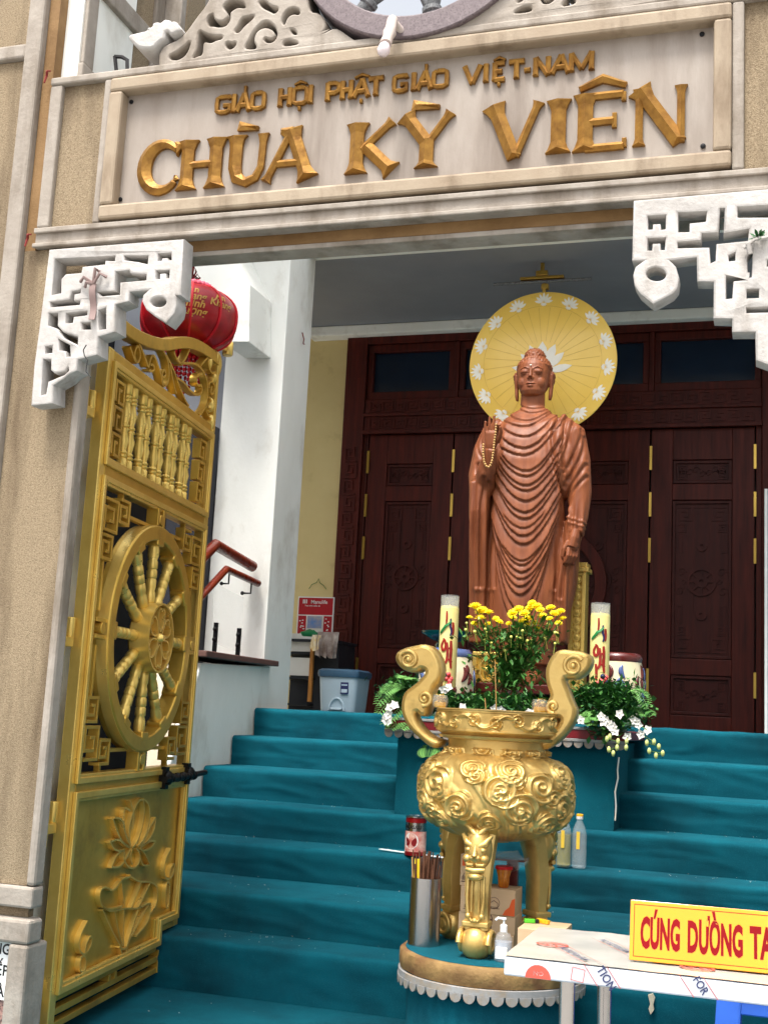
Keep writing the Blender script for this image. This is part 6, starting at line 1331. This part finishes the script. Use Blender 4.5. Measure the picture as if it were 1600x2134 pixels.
# cardboard boxes stacked on the pedestal behind the front leg
def carton(x0, x1, yf, dp, z0, z1, label, orange=True, bask=False):
    t = thing('carton', ((x0+x1)/2,yf,z0), label, 'carton', 'cartons stacked under the censer')
    wd = x1-x0; h_ = z1-z0; obj('box', MB().box(-wd/2,wd/2,0,dp,0,h_), 'cardboard', t, local=True, bevel=.002)
    if orange:
        obj('orange_stamp', MB().box(-wd*.42,-wd*.14,-.0012,.001,h_*.62,h_*.95), 'box_orange', t, local=True); obj('stamp_mark', MB().lathe([(wd*.07,0),(wd*.07,.001)],seg=16).xf(Matrix.Translation((-wd*.28,-.001,h_*.79))@Matrix.Rotation(PI/2,4,'X')), 'ink_blue', t, local=True)
        mb = MB().ribbon([(wd*.12+.1*wd*math.cos(a*PI/10),h_*.45+.1*wd*math.sin(a*PI/10)) for a in range(20)],.0015,-.001,.0008,True); mb.ribbon([(wd*.05,h_*.3),(wd*.05,h_*.45),(wd*.12,h_*.55),(wd*.19,h_*.45),(wd*.19,h_*.3)],.002,-.001,.0008,True); mb.ribbon([(wd*.02,h_*.25),(wd*.22,h_*.25)],.002,-.001,.0008); obj('drawing', mb, 'ink_brown', t, local=True)
        mb = MB()
        for i in range(7): mb.box(-wd*.42+i*wd*.04,-wd*.40+i*wd*.04,-.0009,.0008,h_*.18,h_*(.3+.05*(i%3)))
        mb.box(-wd*.44,-wd*.12,-.0009,.0008,h_*.12,h_*.15); obj('printed_mark', mb, 'ink_brown', t, local=True)
        obj('orange_corner', MB().prism([(wd*.28,.002),(wd*.498,.002),(wd*.498,h_*.7),(wd*.44,h_*.62),(wd*.40,h_*.35),(wd*.32,h_*.2)],-.001,.0008), 'box_orange', t, local=True)
    if bask:
        mb = MB(); c0 = (.0,h_*.5); mb.prism([(c0[0]-.022,c0[1]+.018),(c0[0]+.022,c0[1]+.018),(c0[0]+.017,c0[1]-.026),(c0[0]-.017,c0[1]-.026)],-.001,.0008); mb.ribbon([(c0[0]+.02*math.cos(a*PI/8),c0[1]+.018+.02*math.sin(a*PI/8)) for a in range(9)],.003,-.001,.0008); obj('basket_mark', mb, 'ink_brown', t, local=True)
    return t
YB = 4.50
def zz(v, Y=YB): return onY(1010,v,Y).z
xa = lambda u,v=1900: onY(u,v,YB).x
zA = [PC.z+.005, zz(1945), zz(1905), zz(1850), zz(1783)]
carton(xa(955),xa(1072),YB,.13,zA[0],zA[1],'plain brown carton at the bottom of the stack under the censer',False)
carton(xa(955),xa(1073),YB+.004,.13,zA[1],zA[2],'brown carton printed with a basket, second from the bottom of the stack',False,True)
carton(xa(958),xa(1072),YB,.13,zA[2],zA[3],'brown carton with orange corner carrying the red lidded jar')
carton(xa(955),xa(1002),YB+.003,.12,zA[3],zA[4],'small brown carton with orange stamp on top of the stack')
# red-lidded jar, clear bag
b = Vector((xa(1041),YB+.05,zA[3])); jr = thing('lidded_jar', b, 'small jar of amber jelly with red rim on the carton stack', 'jar'); hj = zz(1805)-zA[3]
obj('jelly', MB().lathe([(.016,0),(.02,.006),(.022,.5*hj),(.029,.86*hj)],seg=24), 'jelly', jr, local=True, smooth=60); obj('lid', MB().lathe([(.031,.86*hj),(.032,.88*hj),(.032,hj),(.028,1.02*hj)],seg=24), 'lid_red', jr, local=True, smooth=40)
random.seed(4); m = MB(); cpt = onY(1062,1795,4.62); seg = 16
vs = []
for i in range(9):
    p = PI*i/8
    for k in range(seg):
        a = 2*PI*k/seg; q = 1+.35*fnoise(math.cos(a)*2.2,math.sin(a)*2.2,p*2)+.18*fnoise(a*3,p*4,1); vs.append((cpt.x+.065*q*math.sin(p)*math.cos(a),cpt.y+.04*q*math.sin(p)*math.sin(a),cpt.z+.035*q*math.cos(p)))
m.add(vs,[(i*seg+k,(i+1)*seg+k,(i+1)*seg+(k+1)%seg,i*seg+(k+1)%seg) for i in range(8) for k in range(seg)])
pb = thing('plastic_bag', (cpt.x,cpt.y,cpt.z-.04), 'crumpled clear plastic bag on a dark tray behind the red lidded jar', 'bag'); obj('film', m, 'clear_plastic', pb); obj('contents', MB().box(cpt.x-.06,cpt.x+.06,cpt.y-.03,cpt.y+.05,zA[3]+.09,zA[3]+.097).box(cpt.x-.012,cpt.x+.03,cpt.y,cpt.y+.03,zA[3]-.08,zA[3]+.0895), 'ceramic_brown', pb, bevel=.002)
# sanitiser bottle
b = onZ(1047,2003,zt_); sn = thing('pump_bottle', b, 'clear pump bottle of hand gel with white label at the pedestal edge', 'bottle'); hb_ = onY(1047,1940,b.y).z-b.z; r = .031
obj('body', MB().lathe([(r*.9,0),(r,.006),(r,.72*hb_),(r*.75,.90*hb_),(r*.35,hb_)],seg=24), 'clear_plastic', sn, local=True, smooth=50); obj('gel', MB().lathe([(r*.85,.003),(r*.93,.008),(r*.93,.66*hb_),(0,.66*hb_)],seg=24,caps=False), 'gel', sn, local=True, smooth=50)
obj('label', MB().box(-.02,.02,-r-.0015,-r*.8,.012,.5*hb_), 'paper_white', sn, local=True, bevel=.001)
hp_ = onY(1047,1912,b.y).z-b.z; obj('pump', MB().lathe([(.0125,hb_*.98),(.0125,hb_+.018),(.009,hb_+.022),(.004,hb_+.024),(.004,hp_-.008),(.009,hp_-.006),(.009,hp_)],seg=14).tube([(0,0,hp_-.004),(-.02,-.006,hp_-.002),(-.028,-.008,hp_-.010)],.0042,6), 'cap_white', sn, local=True, smooth=40)
# carton with two lighters beside the table
TZ = -.50
YC = 4.26; cb = onY(1078,1945,YC); cb2 = onY(1172,1945,YC); x0, x1 = cb.x, cb2.x; z0_ = PC.z+.005; z1_ = onY(1085,1934,YC).z
ct = thing('carton', ((x0+x1)/2,YC,z0_), 'flat topped brown carton with two lighters on it behind the table', 'carton')
obj('box', MB().box(x0,x1,YC,YC+.2,z0_,z1_), 'cardboard', ct, bevel=.002)
for (u,v,mt,lab,ry) in ((1107,1919,'lighter_green','green lighter lying on the brown carton','g'),(1131,1920,'lighter_yellow','yellow lighter lying on the brown carton','y')):
    p = onZ(u,v,z1_+.008); p.y = min(max(p.y,YC+.02),YC+.18); t = thing('lighter', Vector((p.x,p.y,z1_)), lab, 'lighter', 'lighters on the carton', rz=.35 if ry == 'g' else -.5)
    obj('body', MB().box(-.026,.012,-.008,.008,.0005,.015), mt, t, local=True, bevel=.003); obj('cap', MB().box(.0125,.026,-.0075,.0075,.001,.0145), 'ink_black' if ry=='g' else 'cap_yellow', t, local=True, bevel=.002)
# ================================================================== TABLE, SIGN, STOOL
p0 = onZ(1050,1990,TZ); p1 = onZ(1600,2052,TZ); p2 = onZ(1085,1928,TZ); ex = (p1-p0).normalized(); ex = Vector((ex.x,ex.y,0)).normalized(); ey = Vector((-ex.y,ex.x,0)); TW, TD = 1.3, .42
tb = thing('display_table', p0+Vector((0,0,FL-TZ)), 'steel table wrapped in printed protective film in front of the pedestal', 'table')
def tl(a, b, c): return p0+ex*a+ey*b+Vector((0,0,c))
def tbox(a0,a1,b0,b1,c0,c1): 
    return MB().add([tl(a0,b0,c0),tl(a1,b0,c0),tl(a1,b1,c0),tl(a0,b1,c0),tl(a0,b0,c1),tl(a1,b0,c1),tl(a1,b1,c1),tl(a0,b1,c1)],[(0,3,2,1),(4,5,6,7),(0,1,5,4),(1,2,6,5),(2,3,7,6),(3,0,4,7)])
n1, n2 = 60, 22; vs = []
for i in range(n1+1):
    for j in range(n2+1):
        a, b_ = TW*i/n1, TD*j/n2; vs.append(tl(a,b_,.0015*fnoise(a*9,b_*9,1)+.001*fnoise(a*30,b_*20,2)))
m = MB().add(vs,[(i*(n2+1)+j,(i+1)*(n2+1)+j,(i+1)*(n2+1)+j+1,i*(n2+1)+j+1) for i in range(n1) for j in range(n2)])
obj('top_film', m, 'table_film', tb, smooth=60, fix=False)
obj('edge', tbox(0,TW,0,TD,-.042,-.003), 'table_edge', tb, bevel=.004)
for (a,b_) in ((.13,.05),(.17,TD-.06),(TW-.1,.06),(TW-.1,TD-.06)):
    q = tl(a,b_,-.043); obj('leg', MB().tube([q,(q.x,q.y,FL)],.017,14), 'steel', tb, smooth=60)
for (a,) in ((.15,),(TW-.1,)): obj('cross_bar', MB().tube([tl(a-.02,.05,-.32),tl(a+.02,TD-.06,-.32)],.008,8), 'steel', tb, smooth=60)
# printed tape on film
def onTop(mb, a, b_, ang):
    ca, sa = math.cos(ang), math.sin(ang); mb.v = [tuple(tl(a+v[0]*ca-v[2]*sa, b_+v[0]*sa+v[2]*ca, .0035-v[1]*.2)) for v in mb.v]; return mb
def onEdge(mb, a, c, ang):
    ca, sa = math.cos(ang), math.sin(ang); mb.v = [tuple(tl(a+v[0]*ca-v[2]*sa, -.0012+v[1]*.3, c+v[0]*sa+v[2]*ca)) for v in mb.v]; return mb
for (a,b_) in ((.16,.30),(.09,.15),(.62,.14)):
    obj('printed_line', onTop(text('PROTECTION FILM',.022,.0003,.0002,.8),a,b_,-1.02), 'print_navy', tb, fix=False)
    for o_ in (-.008,.026): obj('printed_line', onTop(MB().box(-.02,.2,-.0003,.0003,o_,o_+.0012),a,b_,-1.02), 'print_red', tb, fix=False)
def star_stamp(a, b_):
    mb = MB().ribbon([(.034*math.cos(t*PI/16),.024*math.sin(t*PI/16)) for t in range(32)],.006,-.0004,.0004,True); 
    P = []
    for k in range(10): q = PI/2+k*PI/5; rr = .022 if k%2==0 else .009; P.append((rr*math.cos(q),rr*.75*math.sin(q)))
    mb.ribbon(P,.003,-.0004,.0004,True); mb.ribbon([(.026*math.cos(t*PI/16),.018*math.sin(t*PI/16)) for t in range(32)],.0015,-.0004,.0004,True); return onTop(mb,a,b_,-.05)
for (a,b_) in ((.075,.17),(.40,.02+.06)): obj('star_stamp', star_stamp(a,b_), 'print_red', tb, fix=False)
for (tx,a,c,s_) in (('CTION',.198,-.008,.026),('FOR PE',.395,-.006,.024),('FOR P',.605,-.006,.024)):
    obj('printed_word', onEdge(text(tx,s_,.0003,.0003,.75),a,c,-1.05).v and onEdge(text(tx[-4:] if tx=='CTION' else tx[:4],s_,.0003,.0003,.8),a,c,-.95), 'print_navy', tb, fix=False)
    for o_ in (-.018,.030): 
        mb = MB().box(0,.05,-.0003,.0003,0,.0012); obj('printed_line', onEdge(mb,a+o_-.008,-.001,-.95), 'print_red', tb, fix=False)
mb = MB().prism([(.028*math.cos(t*PI/10),.028*math.sin(t*PI/10)) for t in range(11)],-.0003,.0003); obj('round_stamp', onEdge(mb,.075,-.0405,.0), 'print_red', tb, fix=False); obj('stamp_word', onEdge(text('NO',.012,.0006,.0003,1.2),.064,-.034,.0), 'paper_white', tb, fix=False)
obj('stamp_frame', onEdge(MB().ribbon([(0,0),(.026,0),(.026,.026),(0,.026)],.0012,-.0003,.0003,True),.145,-.034,-.15), 'print_red', tb, fix=False)
# acrylic sign on the table
sp_ = onZ(1310,2000,TZ+.004); sq_ = onZ(1600,2029,TZ+.004); sx_ = (sq_-sp_); sx_ = Vector((sx_.x,sx_.y,0)).normalized(); sh = onY(1311,1878,sp_.y).z-sp_.z
lean = Vector((-sx_.y,sx_.x,0))*.22+Vector((0,0,1)); lean.normalize(); SWd = .455
sg = thing('donation_sign', sp_, 'yellow acrylic sign with red lettering standing on the wrapped table', 'sign')
nrm = sx_.cross(lean)
def sl3(a, c, d=0): return sp_+sx_*a+lean*c+nrm*d
def sbox(a0,a1,c0,c1,d0,d1): return MB().add([sl3(a0,c0,d0),sl3(a1,c0,d0),sl3(a1,c1,d0),sl3(a0,c1,d0),sl3(a0,c0,d1),sl3(a1,c0,d1),sl3(a1,c1,d1),sl3(a0,c1,d1)],[(0,3,2,1),(4,5,6,7),(0,1,5,4),(1,2,6,5),(2,3,7,6),(3,0,4,7)])
SH = sh/lean.z*1.0
obj('board', sbox(0,SWd,0,SH,-.004,0), 'sign_yellow', sg, bevel=.001)
obj('foot', sbox(.05,SWd-.05,.0,.004,-.09,-.0045), 'sign_yellow', sg)
e = .008; obj('border_line', MB().join(sbox(e,SWd-e,e,e+.0013,0,.0004)).join(sbox(e,SWd-e,SH-e-.0013,SH-e,0,.0004)).join(sbox(e,e+.0013,e+.0013,SH-e-.0013,0,.0004)).join(sbox(SWd-e-.0013,SWd-e,e+.0013,SH-e-.0013,0,.0004)), 'sign_red', sg)
x = 0
for wd_,a0,a1 in (('CÚNG',.0225,.106),('DƯỜNG',.122,.236),('TAM',.250,.324),('BẢO',.340,.428)):
    tx = text(wd_,.1,.0008,.0042,1); lo_ = min(v[0] for v in tx.v); hi_ = max(v[0] for v in tx.v); capz = .0725; k = (a1-a0)/(hi_-lo_)
    tx.v = [tuple(sl3(a0+(v[0]-lo_)*k,SH*.24+v[2]*(SH*.5/capz),.0006-v[1])) for v in tx.v]; obj('lettering', tx, 'sign_red', sg, fix=False)
# blue plastic stool under the table
bs = onZ(1540,2134,-.9); sx0 = onY(1505,2080,3.35); 
st_ = thing('plastic_stool', (sx0.x+.14,3.45,FL), 'blue plastic stool standing under the wrapped table', 'stool')
ztop = onY(1530,2060,3.35).z+.03-FL
for (a,b_) in ((-.15,-.12),(.15,-.12),(-.15,.12),(.15,.12)):
    mb = MB().add([(a-.035,b_-.02,0),(a+.035,b_-.02,0),(a+.035,b_+.02,0),(a-.035,b_+.02,0),(a*.82-.03,b_*.82-.02,ztop-.03),(a*.82+.03,b_*.82-.02,ztop-.03),(a*.82+.03,b_*.82+.02,ztop-.03),(a*.82-.03,b_*.82+.02,ztop-.03)],[(0,3,2,1),(4,5,6,7),(0,1,5,4),(1,2,6,5),(2,3,7,6),(3,0,4,7)]); obj('leg', mb, 'stool_blue', st_, local=True, bevel=.006)
obj('seat', MB().box(-.16,.16,-.13,.13,ztop-.03,ztop), 'stool_blue', st_, local=True, bevel=.01); obj('apron', MB().box(-.12,.12,-.112,-.10,ztop-.09,ztop-.031), 'stool_blue', st_, local=True, bevel=.004)
# torn patch in the carpet riser
p = onY(1357,2090,4.79); tag(obj('carpet_tear', MB().prism([(p.x-.012,p.z+.028),(p.x+.004,p.z+.034),(p.x+.012,p.z+.02),(p.x+.006,p.z-.006),(p.x+.010,p.z-.02),(p.x-.002,p.z-.038),(p.x-.010,p.z-.018),(p.x-.004,p.z-.002)],4.775,4.795), 'beige_stucco'), 'small pale tear in the teal carpet under the table', 'tear')
# ================================================================== CORNER BY THE COLUMN: shelf, calendar, cloth, bin
CY_ = 8.3
x0, x1 = onY(597,1400,CY_).x, onY(672,1400,CY_).x; zt3 = onY(640,1332,CY_).z
cbn = thing('shoe_cabinet', ((x0+x1)/2,CY_,0), 'dark open shelf cabinet with wooden post in the corner by the column', 'cabinet')
x0 -= .12
obj('side_panel', MB().box(x1-.075,x1+.10,CY_+.05,CY_+.4,0,zt3-.022), 'shelf_dark', cbn); obj('wood_post', MB().box(x1-.10,x1-.076,CY_-.01,CY_+.02,.06,zt3-.022), 'shelf_wood', cbn)
obj('top', MB().box(x0,x1+.11,CY_-.015,CY_+.42,zt3-.02,zt3), 'shelf_dark', cbn, bevel=.003)
obj('back', MB().box(x0,x1-.076,CY_+.38,CY_+.4,0,zt3-.021), 'shelf_dark', cbn)
for z_ in (.03,.22,.40): obj('shelf', MB().box(x0,x1-.101,CY_,CY_+.379,z_,z_+.015), 'shelf_dark', cbn)
for z_ in (.235,.41): obj('drawer_front', MB().box(x0,x1-.102,CY_+.02,CY_+.03,z_+.01,z_+.14), 'wall_grime', cbn)
cal = thing('wall_calendar', (x0,8.5,zt3), 'red and white insurance calendar standing on the shelf cabinet', 'calendar')
cy2 = 8.6; A = onY(622,1243,cy2); B = onY(697,1244,cy2); Cc = onY(690,1318,cy2); zb_ = zt3+.0; cw = B.x-A.x; cx0 = A.x; ztc = A.z
lz = onY(640,1281,cy2).z
obj('card', MB().box(cx0,cx0+cw,cy2,cy2+.01,zb_,ztc), 'paper_white', cal); obj('red_header', MB().box(cx0+.008,cx0+cw-.008,cy2-.002,cy2-.0002,lz,ztc-.008), 'calendar_red', cal, bevel=.002)
for (a,b_) in ((.0,.24),(.76,1.0)):
    obj('red_column', MB().box(cx0+.01+(cw-.02)*a,cx0+.01+(cw-.02)*b_,cy2-.002,cy2-.0002,zb_+.01,lz-.008), 'calendar_red', cal)
    mb = MB(); random.seed(int(a*10)+3)
    for i in range(12): xx = cx0+.014+(cw-.028)*(a+.02+random.random()*(b_-a-.10)); z_ = zb_+.015+random.random()*(lz-zb_-.04); mb.box(xx,xx+.012,cy2-.003,cy2-.0021,z_,z_+.008)
    obj('ornament_print', mb, 'paper_white', cal)
obj('day_block', MB().box(cx0+cw*.3,cx0+cw*.7,cy2-.008,cy2-.0002,zb_+.01,lz-.010), 'paper_cream', cal); obj('day_picture', MB().box(cx0+cw*.3,cx0+cw*.7,cy2-.0092,cy2-.0082,(zb_+lz)/2,lz-.010), 'paper_blue', cal)
obj('lettering', move(text('Manulife',.040,.0004,.0003,1),cx0+cw*.36,cy2-.0025,ztc-.052), 'paper_white', cal, fix=False)
mb = MB(); [mb.box(cx0+cw*(.14+i*.045),cx0+cw*(.165+i*.045),cy2-.003,cy2-.0021,ztc-.052,ztc-.022) for i in range(3)]; obj('logo_bars', mb, 'paper_white', cal)
obj('lettering', move(text('Trao trọn niềm tin',.016,.0003,.0002,1),cx0+cw*.2,cy2-.0025,ztc-.074), 'paper_white', cal, fix=False); obj('lettering', move(text('14',.05,.0004,.0004,1,'CENTER'),cx0+cw*.5,cy2-.0085,zb_+.03), 'number_pink', cal, fix=False)
def drape(x0_,x1_,zt_d,zb_d,y,mt,par,nm,seed):
    n2,m2 = 14,12; vs = []
    for i in range(n2+1):
        for j in range(m2+1):
            t = j/m2; xx = x0_+(x1_-x0_)*i/n2+.02*t*math.sin(i*1.3); vs.append((xx,y-.025*math.sin(i*1.1+seed)*(.3+t)-.02*(1-(1-t)**2)+.02,zt_d+(zb_d-zt_d)*t+.012*math.sin(i*1.7+seed)*t))
    return obj(nm, MB().add(vs,[(i*(m2+1)+j,(i+1)*(m2+1)+j,(i+1)*(m2+1)+j+1,i*(m2+1)+j+1) for i in range(n2) for j in range(m2)]), mt, par, smooth=80, fix=False)
cl = thing('cloth_pile', (x1,CY_-.02,zt3), 'brown cloth and floral bag hanging over the cabinet corner', 'cloth')
gA = onY(620,1308,8.25); gB = onY(705,1310,8.25); zb2 = onY(700,1370,8.25).z
drape(onY(662,1310,8.25).x,gB.x,zt3+.055,zb2,8.25,'cloth_brown',cl,'brown_cloth',1); drape(onY(651,1315,8.24).x,onY(668,1315,8.24).x,zt3+.03,onY(660,1355,8.24).z,8.235,'cloth_floral',cl,'floral_bag',2)
bgp = thing('green_bag', (onY(640,1318,8.3).x,8.33,zt3), 'crumpled green plastic bag on the cabinet top', 'bag'); m = MB(); c0 = onY(640,1317,8.3); vs = []
for i in range(9):
    p = PI*i/8
    for k in range(14): a = 2*PI*k/14; q = 1+.3*fnoise(math.cos(a)*2,math.sin(a)*2,p*2); vs.append((c0.x+.075*q*math.sin(p)*math.cos(a),8.36+.05*q*math.sin(p)*math.sin(a),zt3+.036+.036*q*math.cos(p)))
m.add(vs,[(i*14+k,(i+1)*14+k,(i+1)*14+(k+1)%14,i*14+(k+1)%14) for i in range(8) for k in range(14)]); obj('film', m, 'bag_green', bgp, smooth=40)
# pedal bin
bY = 7.9; l = onY(676,1450,bY).x; r_ = onY(758,1450,bY).x; cx = (l+r_)/2; hw_ = (r_-l)/2; zt4 = onY(715,1396,bY).z; zl = onY(715,1413,bY).z
bn = thing('pedal_bin', (cx,bY,0), 'pale grey plastic pedal bin with blue lid by the door', 'bin')
def rr4(w_, d_, z_, c=.035, n2=4):
    P = []
    for (sx,sy,a0) in ((1,1,0),(-1,1,90),(-1,-1,180),(1,-1,270)):
        for i in range(n2+1): a = math.radians(a0+90*i/n2); P.append((sx*(w_-c)+c*math.cos(a),sy*(d_-c)+c*math.sin(a),z_))
    return P
def stack(secs):
    vs = []; n2 = len(secs[0]); [vs.extend(s) for s in secs]; k = len(secs); return MB().add(vs,[(i*n2+j,i*n2+(j+1)%n2,(i+1)*n2+(j+1)%n2,(i+1)*n2+j) for i in range(k-1) for j in range(n2)]+[tuple(range(n2-1,-1,-1)),tuple(range((k-1)*n2,k*n2))])
obj('body', stack([rr4(hw_*.86,.13,0),rr4(hw_*.88,.135,.02),rr4(hw_*.97,.15,zl)]), 'bin_grey', bn, local=True, smooth=40); obj('lid', stack([rr4(hw_*1.02,.158,zl+.001),rr4(hw_*1.05,.163,zl+.02),rr4(hw_*1.04,.16,zt4-.012),rr4(hw_*.9,.14,zt4)]), 'bin_lid', bn, local=True, smooth=40)
mb = MB().ribbon([(.0+hw_*.38*math.cos(t*PI/12),.005+.085*math.sin(t*PI/12)) for t in range(13)],.012,-.150,-.128); obj('pedal_arch', mb, 'bin_grey', bn, local=True, bevel=.003)
obj('pedal', MB().box(-.04,.04,-.165,-.13,.01,.025), 'bin_grey', bn, local=True, bevel=.004)
obj('sticker', MB().box(hw_*.18,hw_*.56,-.1525,-.135,zl*.52,zl*.86), 'paint_navy', bn, local=True); obj('sticker_print', MB().box(hw_*.22,hw_*.52,-.1535,-.1526,zl*.56,zl*.66).box(hw_*.22,hw_*.52,-.1535,-.1526,zl*.76,zl*.80), 'bin_grey', bn, local=True)
# wire outline left on the yellow wall, thin cord hanging at the altar block edge
q = [onY(640+x_,1212+y_,8.985) for x_,y_ in ((4,15),(10,6),(20,2),(24,-6),(27,3),(34,8),(40,16))]; tag(obj('wall_wire', MB().tube(q,.003,5), 'stem', smooth=80), 'thin bent wire hook on the yellow wall above the calendar', 'wire')
q = [onY(u,v,5.83) for u,v in ((1289,1578),(1286,1605),(1287,1622),(1281,1650),(1283,1680),(1281,1710))]; tag(obj('frayed_cord', MB().tube(q,.004,5), 'paper_cream', smooth=80), 'frayed pale cord running down beside the altar block', 'cord')

# scattered lint and ash on the carpet
random.seed(31); m = MB()
for i in range(260):
    k = random.choice((3,4,4,5,5,6,6,7,7)); x_ = random.uniform(-2.6,.2)
    if k < 7: y_ = random.uniform(NOSE[k]+.03, NOSE[k-1]-.01); z_ = -.16*k+.010
    else: y_ = random.uniform(3.2,4.7); z_ = FL+.003
    if (x_-PC.x)**2+(y_-PC.y)**2 < .36**2: continue
    d = Vector((random.uniform(-1,1),random.uniform(-1,1),0)).normalized(); L_ = random.uniform(.002,.007); s = Vector((-d.y,d.x,0))*random.uniform(.0008,.002); o_ = Vector((x_,y_,z_)); m.quad(o_+s,o_+d*L_+s,o_+d*L_-s+Vector((0,0,.001)),o_-s)
tag(obj('carpet_lint', m, 'paper_cream', fix=False), 'specks of pale lint and ash scattered on the teal carpet', 'lint', kind='stuff')
